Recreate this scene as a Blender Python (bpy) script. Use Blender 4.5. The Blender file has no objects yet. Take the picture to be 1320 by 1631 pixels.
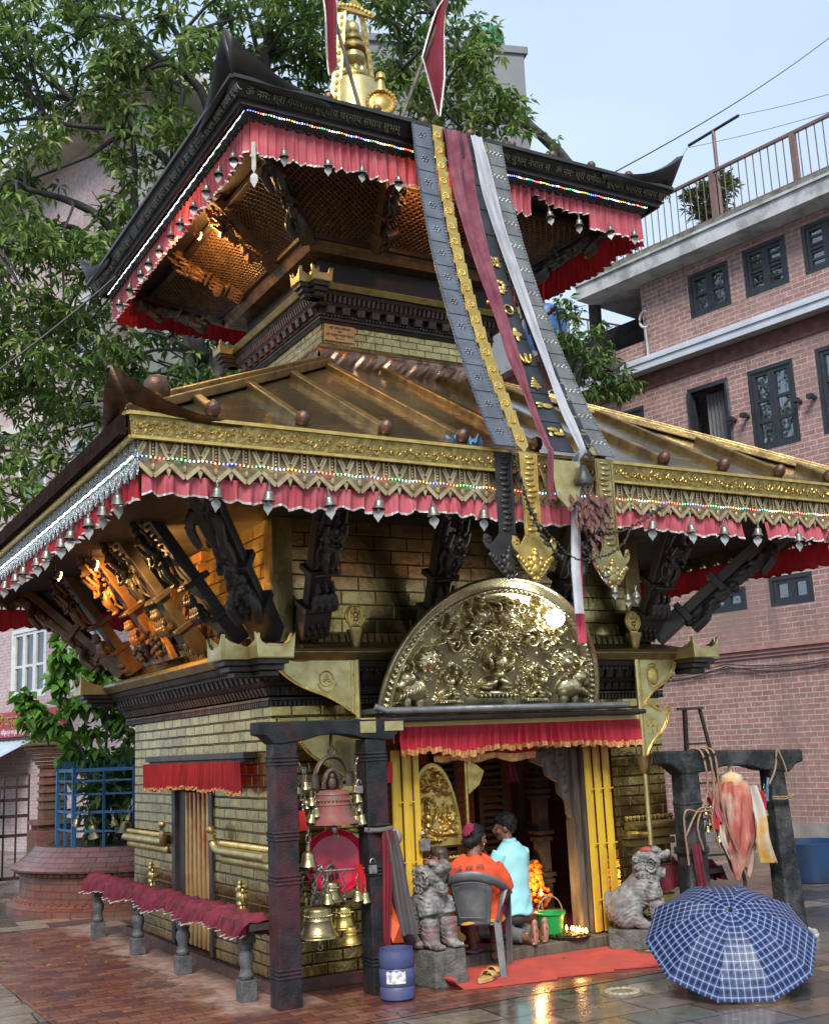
import bpy, math, random
import numpy as np
from mathutils import Vector, Matrix, noise
R_ = math.radians
S = bpy.context.scene
COL = S.collection
# ---------------------------------------------------------------- camera
YAW, PITCH, ROLL = 0.5212, 0.2021, -0.0448
CAM = Vector((-5.8011, -11.0789, 1.85))
_f = Vector((math.sin(YAW)*math.cos(PITCH), math.cos(YAW)*math.cos(PITCH), math.sin(PITCH)))
_r = Vector((math.cos(YAW), -math.sin(YAW), 0)); _u = _r.cross(_f)
_R = math.cos(ROLL)*_r + math.sin(ROLL)*_u
_U = -math.sin(ROLL)*_r + math.cos(ROLL)*_u
cd = bpy.data.cameras.new("camera"); cam = bpy.data.objects.new("camera", cd); COL.objects.link(cam)
cam.matrix_world = Matrix(((_R.x, _U.x, -_f.x, CAM.x), (_R.y, _U.y, -_f.y, CAM.y), (_R.z, _U.z, -_f.z, CAM.z), (0, 0, 0, 1)))
cd.sensor_fit = 'VERTICAL'; cd.sensor_height = 36; cd.lens = 40.535
cd.clip_start = .1; cd.clip_end = 500
S.camera = cam
# ---------------------------------------------------------------- sky and light (bright overcast)
SUN_EL, SUN_AZ = R_(44), R_(212)          # azimuth clockwise from +Y
W = bpy.data.worlds.new("World"); S.world = W; W.use_nodes = True
nt = W.node_tree; bg = nt.nodes['Background']; bg.inputs[1].default_value = 0.15
sky = nt.nodes.new('ShaderNodeTexSky'); sky.sky_type = 'NISHITA'; sky.sun_disc = False
sky.sun_elevation = SUN_EL; sky.sun_rotation = SUN_AZ
sky.air_density = 1.0; sky.dust_density = 1.5; sky.ozone_density = 1.0; sky.altitude = 1300
tc = nt.nodes.new('ShaderNodeTexCoord')
cl = nt.nodes.new('ShaderNodeTexNoise'); cl.inputs['Scale'].default_value = 1.6; cl.inputs['Detail'].default_value = 5
mp = nt.nodes.new('ShaderNodeMapping'); mp.inputs['Scale'].default_value = (1, 1, 2.2)
nt.links.new(tc.outputs['Generated'], mp.inputs[0]); nt.links.new(mp.outputs[0], cl.inputs[0])
rp = nt.nodes.new('ShaderNodeMapRange'); rp.inputs[1].default_value = .32; rp.inputs[2].default_value = .72
rp.inputs[3].default_value = .60; rp.inputs[4].default_value = 1.0
nt.links.new(cl.outputs[0], rp.inputs[0])
mx = nt.nodes.new('ShaderNodeMix'); mx.data_type = 'RGBA'
nt.links.new(rp.outputs[0], mx.inputs[0]); nt.links.new(sky.outputs[0], mx.inputs[6])
mx.inputs[7].default_value = (3.05, 3.75, 4.75, 1)      # thin cloud cover
nt.links.new(mx.outputs[2], bg.inputs[0])
sd = bpy.data.lights.new("sun", 'SUN'); sun = bpy.data.objects.new("sun", sd); COL.objects.link(sun)
sd.energy = 2.8; sd.angle = R_(22); sd.color = (1, .96, .9)
sun.rotation_euler = Vector((math.sin(SUN_AZ)*math.cos(SUN_EL), math.cos(SUN_AZ)*math.cos(SUN_EL), math.sin(SUN_EL))).to_track_quat('Z', 'Y').to_euler()
S.view_settings.view_transform = 'Standard'; S.view_settings.look = 'None'
S.view_settings.exposure = 0.72; S.view_settings.gamma = 1
S.render.engine = 'CYCLES'
S.cycles.max_bounces = 6; S.cycles.diffuse_bounces = 3; S.cycles.glossy_bounces = 3
S.cycles.transmission_bounces = 3; S.cycles.transparent_max_bounces = 6
S.cycles.use_denoising = True; S.cycles.caustics_reflective = False; S.cycles.caustics_refractive = False
S.cycles.sample_clamp_indirect = 4
# ---------------------------------------------------------------- helpers
ROOT = {}
def tag(o, label, cat, group=None, kind=None):
    if label: o['label'] = label
    if cat: o['category'] = cat
    if group: o['group'] = group
    if kind: o['kind'] = kind
    return o
def thing(name, label, cat, loc=(0, 0, 0), rz=0, group=None):
    o = bpy.data.objects.new(name, None); COL.objects.link(o); o.empty_display_size = .1
    o.location = loc; o.rotation_euler = (0, 0, rz); ROOT[o.name] = Vector(loc)
    return tag(o, label, cat, group)
def copy_tree(o, parent=None):
    c = o.copy(); COL.objects.link(c)
    if parent is not None: c.parent = parent
    for ch in o.children: copy_tree(ch, c)
    return c
def V(*a): return Vector(a)
def frame(d, up=(0, 0, 1)):
    d = Vector(d).normalized(); up = Vector(up)
    if abs(d.dot(up)) > .98: up = Vector((0, 1, 0))
    x = up.cross(d).normalized(); y = d.cross(x)
    return x, y, d
def lerp(a, b, t): return a+(b-a)*t
def catm(pts, n):
    "smooth curve through points"
    P = [Vector(p) for p in pts]; out = []
    P = [2*P[0]-P[1]]+P+[2*P[-1]-P[-2]]
    for i in range(1, len(P)-2):
        for k in range(n):
            t = k/n; a, b, c, d = P[i-1], P[i], P[i+1], P[i+2]
            out.append(.5*((2*b)+(c-a)*t+(2*a-5*b+4*c-d)*t*t+(3*b-a-3*c+d)*t**3))
    out.append(P[-2]); return out
SPLIT = set('roof_seam seam_knob corner_pilaster crowned_beam_end beam_end_bracket hip_ridge hip_knob upper_horn corner_horn upper_beam_end upper_beam_bracket brass_moulding side_door_frame door_jamb upper_seam upper_knob inner_shutter inner_post wall_relief_figure bracket railing_post handrail lamp_cups flames sash pane wall_relief end_bracket spire_rib brass_plate'.split())
class MB:
    def __init__(s): s.v = []; s.f = []; s.m = []; s.cm = 0; s.M = None
    def add(s, vs, fs):
        n = len(s.v)
        if s.M is not None: vs = [s.M @ Vector(p) for p in vs]
        s.v.extend([tuple(p) for p in vs]); s.f.extend([tuple(i+n for i in f) for f in fs]); s.m.extend([s.cm]*len(fs)); return s
    def box(s, x0, y0, z0, x1, y1, z1):
        return s.add([(x0, y0, z0), (x1, y0, z0), (x1, y1, z0), (x0, y1, z0), (x0, y0, z1), (x1, y0, z1), (x1, y1, z1), (x0, y1, z1)],
                     [(0, 3, 2, 1), (4, 5, 6, 7), (0, 1, 5, 4), (1, 2, 6, 5), (2, 3, 7, 6), (3, 0, 4, 7)])
    def frus(s, h0, z0, h1, z1, c=(0, 0)):
        x, y = c
        return s.add([(x-h0, y-h0, z0), (x+h0, y-h0, z0), (x+h0, y+h0, z0), (x-h0, y+h0, z0), (x-h1, y-h1, z1), (x+h1, y-h1, z1), (x+h1, y+h1, z1), (x-h1, y+h1, z1)],
                     [(0, 3, 2, 1), (4, 5, 6, 7), (0, 1, 5, 4), (1, 2, 6, 5), (2, 3, 7, 6), (3, 0, 4, 7)])
    def beam(s, p0, p1, w, h, up=(0, 0, 1), w1=None, h1=None):
        p0, p1 = Vector(p0), Vector(p1); x, y, d = frame(p1-p0, up); w1 = w if w1 is None else w1; h1 = h if h1 is None else h1
        vs = [p+x*a*ww/2+y*b*hh/2 for p, ww, hh in ((p0, w, h), (p1, w1, h1)) for a, b in ((-1, -1), (1, -1), (1, 1), (-1, 1))]
        return s.add(vs, [(0, 3, 2, 1), (4, 5, 6, 7), (0, 1, 5, 4), (1, 2, 6, 5), (2, 3, 7, 6), (3, 0, 4, 7)])
    def tube(s, pts, r, seg=8, caps=True, flat=1.0, up=(0, 0, 1)):
        pts = [Vector(p) for p in pts]; n = len(pts); rr = r if isinstance(r, (list, tuple)) else [r]*n
        vs = []; fs = []
        for i, p in enumerate(pts):
            d = pts[min(i+1, n-1)]-pts[max(i-1, 0)]
            x, y, _ = frame(d, up)
            for k in range(seg):
                a = 2*math.pi*k/seg; vs.append(p+(x*math.cos(a)+y*math.sin(a)*flat)*rr[i])
        for i in range(n-1):
            for k in range(seg):
                k2 = (k+1) % seg; fs.append((i*seg+k, i*seg+k2, (i+1)*seg+k2, (i+1)*seg+k))
        if caps: fs.append(tuple(reversed(range(seg)))); fs.append(tuple((n-1)*seg+k for k in range(seg)))
        return s.add(vs, fs)
    def lathe(s, prof, seg=16, c=(0, 0, 0), axis=(0, 0, 1), sq=None):
        c = Vector(c); x, y, d = frame(axis); vs = []; fs = []; n = len(prof)
        for r, z in prof:
            for k in range(seg):
                a = 2*math.pi*(k+(.5 if sq else 0))/seg; q = r*(sq or 1); vs.append(c+d*z+(x*math.cos(a)+y*math.sin(a))*q)
        for i in range(n-1):
            for k in range(seg):
                k2 = (k+1) % seg; fs.append((i*seg+k, i*seg+k2, (i+1)*seg+k2, (i+1)*seg+k))
        if prof[0][0] > 1e-4: fs.append(tuple(reversed(range(seg))))
        if prof[-1][0] > 1e-4: fs.append(tuple((n-1)*seg+k for k in range(seg)))
        return s.add(vs, fs)
    def ball(s, c, r, seg=10, rings=7, rot=None):
        if not isinstance(r, (tuple, list)): r = (r, r, r)
        c = Vector(c); vs = []; fs = []
        for i in range(rings+1):
            t = math.pi*i/rings
            for k in range(seg):
                a = 2*math.pi*k/seg; p = Vector((r[0]*math.sin(t)*math.cos(a), r[1]*math.sin(t)*math.sin(a), r[2]*math.cos(t)))
                vs.append(c+(rot @ p if rot else p))
        for i in range(rings):
            for k in range(seg):
                k2 = (k+1) % seg; fs.append((i*seg+k, (i+1)*seg+k, (i+1)*seg+k2, i*seg+k2))
        return s.add(vs, fs)
    def prism(s, pts, O, U, Vv, th):
        "outline pts (u,v) in plane O+uU+vV, thickness th along U x V, centred"
        O, U, Vv = Vector(O), Vector(U), Vector(Vv); N = U.cross(Vv).normalized(); n = len(pts)
        vs = [O+U*a+Vv*b-N*th/2 for a, b in pts]+[O+U*a+Vv*b+N*th/2 for a, b in pts]
        fs = [tuple(reversed(range(n))), tuple(range(n, 2*n))]+[(i, (i+1) % n, n+(i+1) % n, n+i) for i in range(n)]
        return s.add(vs, fs)
    def grid(s, fn, nu, nv, wrap=False, flip=False):
        vs = [fn(i/nu, j/nv) for j in range(nv+1) for i in range(nu+(0 if wrap else 1))]
        w = nu+(0 if wrap else 1); fs = []
        for j in range(nv):
            for i in range(nu):
                i2 = (i+1) % w if wrap else i+1; q = (j*w+i, j*w+i2, (j+1)*w+i2, (j+1)*w+i); fs.append(q[::-1] if flip else q)
        return s.add(vs, fs)
    def pieces(s, tol=.006):
        "the loose islands, those whose boxes touch kept together"
        n = len(s.v); up = list(range(n))
        def fd(i):
            while up[i] != i: up[i] = up[up[i]]; i = up[i]
            return i
        for f in s.f:
            a = fd(f[0])
            for i in f[1:]: up[fd(i)] = a
        g = {}
        for i in range(n): g.setdefault(fd(i), []).append(i)
        A = np.array(s.v); bx = [(A[q].min(0)-tol/2, A[q].max(0)+tol/2, q) for q in g.values()]; k = len(bx); u2 = list(range(k))
        def f2(i):
            while u2[i] != i: i = u2[i]
            return i
        lo = np.array([b[0] for b in bx]); hi = np.array([b[1] for b in bx])
        for i in range(k):
            for j in np.nonzero(((lo[i] <= hi) & (hi[i] >= lo)).all(1))[0]: u2[f2(int(j))] = f2(i)
        out = {}
        for i in range(k): out.setdefault(f2(i), []).extend(bx[i][2])
        own = {}
        for c, q in out.items():
            for i in q: own[i] = c
        res = []
        for c, q in out.items():
            q = sorted(q); ix = {v: i for i, v in enumerate(q)}; m = MB(); m.v = [s.v[i] for i in q]
            for f, mi in zip(s.f, s.m):
                if own[f[0]] == c: m.f.append(tuple(ix[i] for i in f)); m.m.append(mi)
            res.append(m)
        return res
    def build(s, name, mats, parent=None, smooth=None, bevel=0, local=False, at=None, solid=0, sub=0):
        if parent is not None and name in SPLIT:
            return [m._build(name, mats, parent, smooth, bevel, local, at, solid, sub) for m in s.pieces(.0008 if name in ('sash', 'pane') else .006)][0]
        return s._build(name, mats, parent, smooth, bevel, local, at, solid, sub)
    def _build(s, name, mats, parent=None, smooth=None, bevel=0, local=False, at=None, solid=0, sub=0):
        me = bpy.data.meshes.new(name); a = np.array(s.v, dtype=float).reshape(-1, 3)
        o = bpy.data.objects.new(name, me)
        if local: off = np.zeros(3)
        elif parent is not None:
            off = np.array(ROOT.get(parent.name, Vector()))
            ROOT[o.name] = Vector(off)
        else:
            if at is None: mn, mxx = a.min(0), a.max(0); at = ((mn[0]+mxx[0])/2, (mn[1]+mxx[1])/2, mn[2])
            off = np.array(at, dtype=float); o.location = at; ROOT[o.name] = Vector(at)
        me.from_pydata([tuple(p) for p in (a-off)], [], s.f)
        if not isinstance(mats, (list, tuple)): mats = [mats]
        for m in mats: me.materials.append(m)
        if len(mats) > 1: me.polygons.foreach_set('material_index', s.m)
        uv = me.uv_layers.new(name='UVMap'); n = len(me.loops)
        vi = np.zeros(n, dtype=np.int32); me.loops.foreach_get('vertex_index', vi)
        nf = len(me.polygons); nor = np.zeros(nf*3); me.polygons.foreach_get('normal', nor); nor = np.abs(nor.reshape(-1, 3))
        lt = np.zeros(nf, dtype=np.int32); me.polygons.foreach_get('loop_total', lt)
        ax = np.repeat(nor.argmax(1), lt); p = a[vi]
        u = np.where(ax == 0, p[:, 1], p[:, 0]); w = np.where(ax == 2, p[:, 1], p[:, 2])
        uv.data.foreach_set('uv', np.stack([u, w], 1).ravel())
        if smooth is not None:
            if smooth >= 180: me.polygons.foreach_set('use_smooth', [True]*nf)
            else:
                me.polygons.foreach_set('use_smooth', [True]*nf); me.set_sharp_from_angle(angle=R_(smooth))
        me.update(); COL.objects.link(o)
        if parent is not None: o.parent = parent
        if solid: md = o.modifiers.new('solid', 'SOLIDIFY'); md.thickness = solid; md.offset = 0
        if bevel: md = o.modifiers.new('bevel', 'BEVEL'); md.width = bevel; md.segments = 2; md.limit_method = 'ANGLE'; md.angle_limit = R_(40)
        if sub: md = o.modifiers.new('sub', 'SUBSURF'); md.levels = md.render_levels = sub
        return o
def text_mesh(txt, size, M, mat, name, parent=None, depth=.004):
    cu = bpy.data.curves.new(name, 'FONT'); cu.body = txt; cu.size = size; cu.extrude = depth; cu.align_x = 'CENTER'; cu.align_y = 'CENTER'; cu.resolution_u = 2
    to = bpy.data.objects.new(name, cu); COL.objects.link(to)
    dg = bpy.context.evaluated_depsgraph_get(); me = bpy.data.meshes.new_from_object(to.evaluated_get(dg))
    bpy.data.objects.remove(to)
    mb = MB(); mb.add([M @ v.co for v in me.vertices], [tuple(p.vertices) for p in me.polygons]); bpy.data.meshes.remove(me)
    return mb.build(name, mat, parent)
def plane_M(o, x, y):
    x = Vector(x).normalized(); y = Vector(y).normalized(); z = x.cross(y); o = Vector(o)
    return Matrix(((x.x, y.x, z.x, o.x), (x.y, y.y, z.y, o.y), (x.z, y.z, z.z, o.z), (0, 0, 0, 1)))
# ---------------------------------------------------------------- materials
def nodes(name):
    m = bpy.data.materials.new(name); m.use_nodes = True; t = m.node_tree
    return m, t, t.nodes['Principled BSDF']
def N(t, ty, **k):
    n = t.nodes.new(ty)
    for a, b in k.items():
        if a.startswith('i'): n.inputs[int(a[1:])].default_value = b
        else: setattr(n, a, b)
    return n
def L(t, a, b): t.links.new(a, b)
def c4(c): return (c[0], c[1], c[2], 1)
def noise_n(t, coord, scale, detail=4, rough=.55):
    n = N(t, 'ShaderNodeTexNoise'); n.inputs['Scale'].default_value = scale; n.inputs['Detail'].default_value = detail; n.inputs['Roughness'].default_value = rough
    L(t, coord, n.inputs['Vector']); return n.outputs['Fac']
def rng(t, src, a, b, c=0., d=1.):
    n = N(t, 'ShaderNodeMapRange', i1=a, i2=b, i3=c, i4=d); L(t, src, n.inputs[0]); return n.outputs[0]
def mixc(t, fac, a, b):
    n = N(t, 'ShaderNodeMix', data_type='RGBA')
    for s, i in ((fac, 0), (a, 6), (b, 7)):
        if isinstance(s, (tuple, float, int)): n.inputs[i].default_value = c4(s) if i else s
        else: L(t, s, n.inputs[i])
    return n.outputs[2]
def coords(t, kind='pos'):
    if kind == 'pos': return N(t, 'ShaderNodeNewGeometry').outputs['Position']
    if kind == 'uv': return N(t, 'ShaderNodeUVMap').outputs[0]
    return N(t, 'ShaderNodeTexCoord').outputs['Object']
def bump(t, bs, h, dist, strength=1.0):
    b = N(t, 'ShaderNodeBump'); b.inputs['Distance'].default_value = dist; b.inputs['Strength'].default_value = strength
    L(t, h, b.inputs['Height']); L(t, b.outputs[0], bs.inputs['Normal']); return b
def mk(name, c1, c2=None, rough=.5, metal=0., ns=6., bs=40., bd=.002, rv=.15, lo=.35, hi=.65, coord='pos', c3=None, s3=1.5, trans=0, stretch=None, spec=None):
    "mottled material: c1/c2 mixed by noise, optional broad stain c3, fine bump"
    m, t, p = nodes(name); co = coords(t, coord); co0 = co
    if stretch:
        mp_ = N(t, 'ShaderNodeMapping'); mp_.inputs['Scale'].default_value = stretch; L(t, co, mp_.inputs[0]); co = mp_.outputs[0]
    if c2 is None: c2 = tuple(x*.6 for x in c1)
    n1 = noise_n(t, co, ns, 6, .6); col = mixc(t, rng(t, n1, lo, hi), c1, c2)
    if c3 is not None: col = mixc(t, rng(t, noise_n(t, co0, s3, 5, .6), .48, .68), col, c3)
    L(t, col, p.inputs['Base Color']); p.inputs['Metallic'].default_value = metal
    L(t, rng(t, n1, .3, .7, max(.03, rough-rv), min(1, rough+rv)), p.inputs['Roughness'])
    if spec is not None: p.inputs['Specular IOR Level'].default_value = spec
    if bd: bump(t, p, noise_n(t, co, bs, 4, .6), bd)
    if trans:
        out = t.nodes['Material Output']; tr = N(t, 'ShaderNodeBsdfTranslucent'); L(t, col, tr.inputs[0]); ms = N(t, 'ShaderNodeMixShader', i0=trans)
        L(t, p.outputs[0], ms.inputs[1]); L(t, tr.outputs[0], ms.inputs[2]); L(t, ms.outputs[0], out.inputs[0])
    return m
def brickmat(name, c1, c2, mortar, bw, bh, ms, rough=.6, metal=0., bd=.01, uneven=0., stain=None, ss=2., sharp=.1, pillow=0, rv=.12, off=.5, coord='uv', rl=None, nb=1.2, streak=None):
    m, t, p = nodes(name); uv = coords(t, coord)
    b = N(t, 'ShaderNodeTexBrick'); b.offset = off
    for k, v in (('Color1', c4(c1)), ('Color2', c4(c2)), ('Mortar', c4(mortar)), ('Scale', 1.), ('Mortar Size', ms), ('Mortar Smooth', sharp), ('Bias', 0.), ('Brick Width', bw), ('Row Height', bh)): b.inputs[k].default_value = v
    # slight wobble of the joints
    nz = N(t, 'ShaderNodeTexNoise'); nz.inputs['Scale'].default_value = 5; L(t, uv, nz.inputs['Vector'])
    va = N(t, 'ShaderNodeVectorMath', operation='SCALE'); va.inputs['Scale'].default_value = .012 if bh > .04 else .004; L(t, nz.outputs['Color'], va.inputs[0])
    vb = N(t, 'ShaderNodeVectorMath', operation='ADD'); L(t, uv, vb.inputs[0]); L(t, va.outputs[0], vb.inputs[1]); L(t, vb.outputs[0], b.inputs['Vector'])
    pos = coords(t); n1 = noise_n(t, pos, 9, 6, .65)
    dark = N(t, 'ShaderNodeMix', data_type='RGBA', blend_type='MULTIPLY'); dark.inputs[0].default_value = 1
    L(t, b.outputs[0], dark.inputs[6])
    g = N(t, 'ShaderNodeCombineColor'); r0 = rng(t, n1, .25, .75, .62, 1.2)
    for i in range(3): L(t, r0, g.inputs[i])
    L(t, g.outputs[0], dark.inputs[7]); col = dark.outputs[2]
    if stain: col = mixc(t, rng(t, noise_n(t, pos, ss, 6, .65), .46, .7, 0, .85), col, stain)
    if streak:
        q = N(t, 'ShaderNodeMapping'); q.inputs['Scale'].default_value = (3.2, 3.2, .22); L(t, pos, q.inputs[0]); col = mixc(t, rng(t, noise_n(t, q.outputs[0], 1, 6, .7), .52, .72, 0, .7), col, streak)
    L(t, col, p.inputs['Base Color']); p.inputs['Metallic'].default_value = metal
    n2 = noise_n(t, pos, 3.5, 5, .6)
    L(t, rng(t, n2, .3, .7, *(rl or (max(.04, rough-rv), min(1, rough+rv)))), p.inputs['Roughness'])
    h = N(t, 'ShaderNodeMath', operation='MULTIPLY'); h.inputs[1].default_value = -1; L(t, b.outputs['Fac'], h.inputs[0])
    h2 = N(t, 'ShaderNodeMath', operation='MULTIPLY_ADD'); L(t, noise_n(t, pos, 16 if metal else 60, 4), h2.inputs[0]); h2.inputs[1].default_value = nb if metal else .35; L(t, h.outputs[0], h2.inputs[2])
    bump(t, p, h2.outputs[0], bd)
    return m
def emis(name, c, s):
    m, t, p = nodes(name); p.inputs['Base Color'].default_value = c4(c); p.inputs['Emission Color'].default_value = c4(c); p.inputs['Emission Strength'].default_value = s; return m
def weave(name, c, rough=.8, trans=.25, c2=None, ns=3):
    return mk(name, c, c2 or tuple(x*.72 for x in c), rough, 0, ns, 220, .0012, .05, trans=trans)
BRASS_BR = brickmat('brass_bricks', (.52, .385, .135), (.39, .285, .095), (.16, .115, .045), .27, .094, .011, .24, .95, .012, stain=(.17, .12, .055), ss=2.6, rv=.1, sharp=.9, nb=.4)
BRASS_UP = brickmat('upper_brass_bricks', (.62, .48, .20), (.48, .36, .14), (.08, .06, .025), .34, .125, .008, .22, .95, .008, stain=(.26, .20, .08), ss=1.2, rv=.07, sharp=.5, nb=.3)
BRASS = mk('old_brass', (.50, .385, .16), (.27, .20, .085), .36, .92, 7, 30, .003, .1)
GOLD = mk('gilded_copper', (.72, .51, .16), (.46, .30, .08), .40, .95, 9, 60, .003, .08)
GOLDP = mk('pale_gilt', (.64, .53, .25), (.42, .34, .14), .42, .85, 6, 60, .002, .08)
RELIEF = mk('tarnished_relief_brass', (.60, .51, .29), (.27, .225, .125), .27, .93, 5, 60, .002, .1)
FRINGE = mk('carved_brass_fringe', (.62, .48, .26), (.34, .25, .13), .40, .8, 9, 80, .002, .1)
FRINGE_B = mk('fringe_backing', (.30, .22, .115), (.12, .09, .05), .5, .6, 9, 80, .002, .1)  # darker copy of the brass: recess shade behind the ribs, as colour
FRINGE_D = mk('blackened_fringe', (.075, .075, .075), (.03, .03, .03), .45, .5, 12, 80, .002, .1)
ROOFM = mk('weathered_copper_roof', (.40, .325, .185), (.15, .125, .085), .19, .9, 2.6, 9, .003, .13, c3=(.48, .38, .18), s3=1.3, stretch=(.55, 4.5, 4.5))
for k_, v_ in (('Coat Weight', .55), ('Coat Roughness', .10)): ROOFM.node_tree.nodes['Principled BSDF'].inputs[k_].default_value = v_
RIDGE = mk('gilt_roof_ridge', (.42, .29, .10), (.14, .095, .05), .38, .85, 6, 40, .004, .1)
COPPER = mk('brown_copper', (.20, .105, .065), (.075, .045, .035), .45, .75, 9, 40, .006, .1)
HORN_U = mk('black_iron_sheet', (.028, .029, .031), (.05, .047, .042), .42, .45, 4, 50, .002, .1)
BLACKM = mk('black_metal', (.03, .03, .032), (.055, .05, .045), .45, .4, 5, 60, .002, .12)
BANDU = mk('blackened_band', (.034, .031, .028), (.014, .013, .013), .45, .45, 8, 90, .003, .1)
WOOD = mk('dark_carved_wood', (.052, .032, .022), (.022, .015, .012), .5, 0, 8, 60, .004, .12, stretch=(1, 1, .5))
WOODB = mk('black_carved_wood', (.022, .019, .018), (.042, .033, .028), .48, 0, 8, 60, .004, .12)
WOODLIT = mk('lamplit_wood', (.20, .095, .035), (.085, .04, .018), .42, 0, 7, 60, .004, .12)  # orange lamplight put into the colour of carved wood near the eave lamps
WOODJ = mk('worn_jamb_wood', (.15, .12, .085), (.06, .045, .035), .65, 0, 8, 60, .004, .1, stretch=(3, 3, .4))
SOFFIT = mk('soffit_boards', (.03, .018, .012), (.014, .01, .008), .7, 0, 3, 40, .003)
STONEB = mk('black_oiled_stone', (.026, .028, .031), (.011, .012, .013), .45, 0, 9, 60, .007, .14, c3=(.085, .022, .026), s3=1.7, spec=.18)
def carved(m, sc=22, d=.012):
    t = m.node_tree; p = t.nodes['Principled BSDF']; co = coords(t, 'obj'); v = N(t, 'ShaderNodeTexVoronoi', feature='SMOOTH_F1'); v.inputs['Scale'].default_value = sc; w = N(t, 'ShaderNodeTexWave', wave_type='RINGS'); w.inputs['Scale'].default_value = sc*.35; w.inputs['Distortion'].default_value = 9; w.inputs['Detail'].default_value = 2
    L(t, co, v.inputs['Vector']); L(t, co, w.inputs['Vector']); a = N(t, 'ShaderNodeMath', operation='MULTIPLY_ADD'); L(t, w.outputs['Fac'], a.inputs[0]); a.inputs[1].default_value = .5; L(t, v.outputs[0], a.inputs[2]); b = N(t, 'ShaderNodeMath', operation='MULTIPLY_ADD'); L(t, noise_n(t, co, 70), b.inputs[0]); b.inputs[1].default_value = .5; L(t, a.outputs[0], b.inputs[2]); bump(t, p, b.outputs[0], d, .55); return m
STONEG = carved(mk('grey_carved_stone', (.29, .285, .265), (.085, .083, .08), .7, 0, 14, 70, .005, .12, c3=(.14, .10, .095), s3=4.))
STONEP = mk('worn_pedestal_stone', (.15, .14, .122), (.055, .052, .047), .75, 0, 11, 50, .012, c3=(.10, .10, .07), s3=4)
LEGST = mk('dark_grey_stone', (.115, .115, .118), (.05, .05, .052), .6, 0, 12, 60, .008)
RED = weave('red_valance_cloth', (.56, .03, .04), .75, .35)
PINK = weave('faded_pink_valance', (.66, .17, .20), .75, .3, (.44, .055, .08), 2.2)
MAROON = weave('maroon_cloth', (.22, .02, .04), .8, .2, (.10, .012, .022), 9)
DOORRED = weave('crimson_curtain', (.68, .03, .055), .7, .25)
WHITEC = weave('grey_white_cloth', (.52, .54, .58), .75, .25)
TRIM = mk('silver_tinsel_trim', (.62, .58, .54), (.36, .30, .26), .35, .35, 60, 150, .003)
GTRIM = mk('gold_braid_trim', (.75, .48, .15), (.55, .16, .08), .4, .5, 40, 150, .003)
BELLM = mk('bell_bronze', (.42, .34, .17), (.20, .16, .085), .34, .9, 10, 60, .002, coord='obj')
BELLG = mk('grey_bell_metal', (.26, .255, .22), (.12, .115, .095), .45, .75, 12, 60, .002, coord='obj')
LEAFM = mk('tin_leaf', (.36, .36, .34), (.22, .22, .20), .55, .4, 12, 60, .001, coord='obj')
IRON = mk('rusty_iron', (.10, .065, .05), (.05, .04, .035), .6, .4, 12, 80, .003)
STEEL = mk('steel_chain', (.42, .41, .39), (.18, .17, .16), .4, .85, 20, 80, .002)
GLASS_ = None
# crowns as clumps (x, y, z, radius) and limbs as polylines, metres
CL_A = [(-1.21,9.25,17.06,0.44), (0.34,8.65,17.09,0.58), (1.43,7.61,16.91,0.58), (-3.19,9.43,15.94,0.41), (-2.45,10.7,17.31,0.61), (-1.83,10.27,17.11,0.53), (-1.4,8.45,15.78,0.46), (-1.27,6.92,15.03,0.41), (-0.79,6.14,14.85,0.46), (0,7.48,15.74,0.44), (0.76,6.78,15.7,0.41), (1.1,6.36,15.49,0.52), (-3.28,7.73,14.48,0.39), (-2.7,8.18,14.69,0.42), (-2.52,7.26,14.25,0.48), (-1.16,9.39,15.72,0.61), (-0.76,10.04,16.6,0.59), (-0.31,8.44,15.39,0.56), (0.01,7.46,15.26,0.39), (0.48,6.81,14.62,0.36), (1.45,8.04,16.07,0.47), (2.42,8.3,16.57,0.5), (-2.7,10.07,15.42,0.42), (-2.4,8.17,14.22,0.56), (-1.43,9.8,15.43,0.48), (-0.98,7.34,14.13,0.44), (-0.8,7.26,14.16,0.54), (-0.21,6.04,13.57,0.39), (0.32,6.54,14.15,0.53), (1.71,8.61,15.88,0.53), (-2.82,10.81,14.89,0.56), (-2.76,8.31,13.77,0.53), (-1.97,8.46,13.68,0.5), (-1.07,9.92,14.86,0.51), (-1.04,7.64,13.57,0.55), (0.33,9.72,15.43,0.63), (0.73,9.19,15.25,0.43), (1.34,7.77,14.54,0.51), (-2.15,10.86,14.75,0.42), (-1.57,10.62,14.37,0.53), (-0.43,9.99,14.55,0.58), (-0.79,6.6,12.55,0.34), (0.71,9.25,14.36,0.54), (-2.93,10.05,13.43,0.46), (-2.57,8.57,12.65,0.45), (-2.06,7.76,12.46,0.47), (0.21,7.28,12.71,0.53), (-2.31,10.63,12.8,0.38), (-1.99,9.46,12.5,0.53)]
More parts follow.
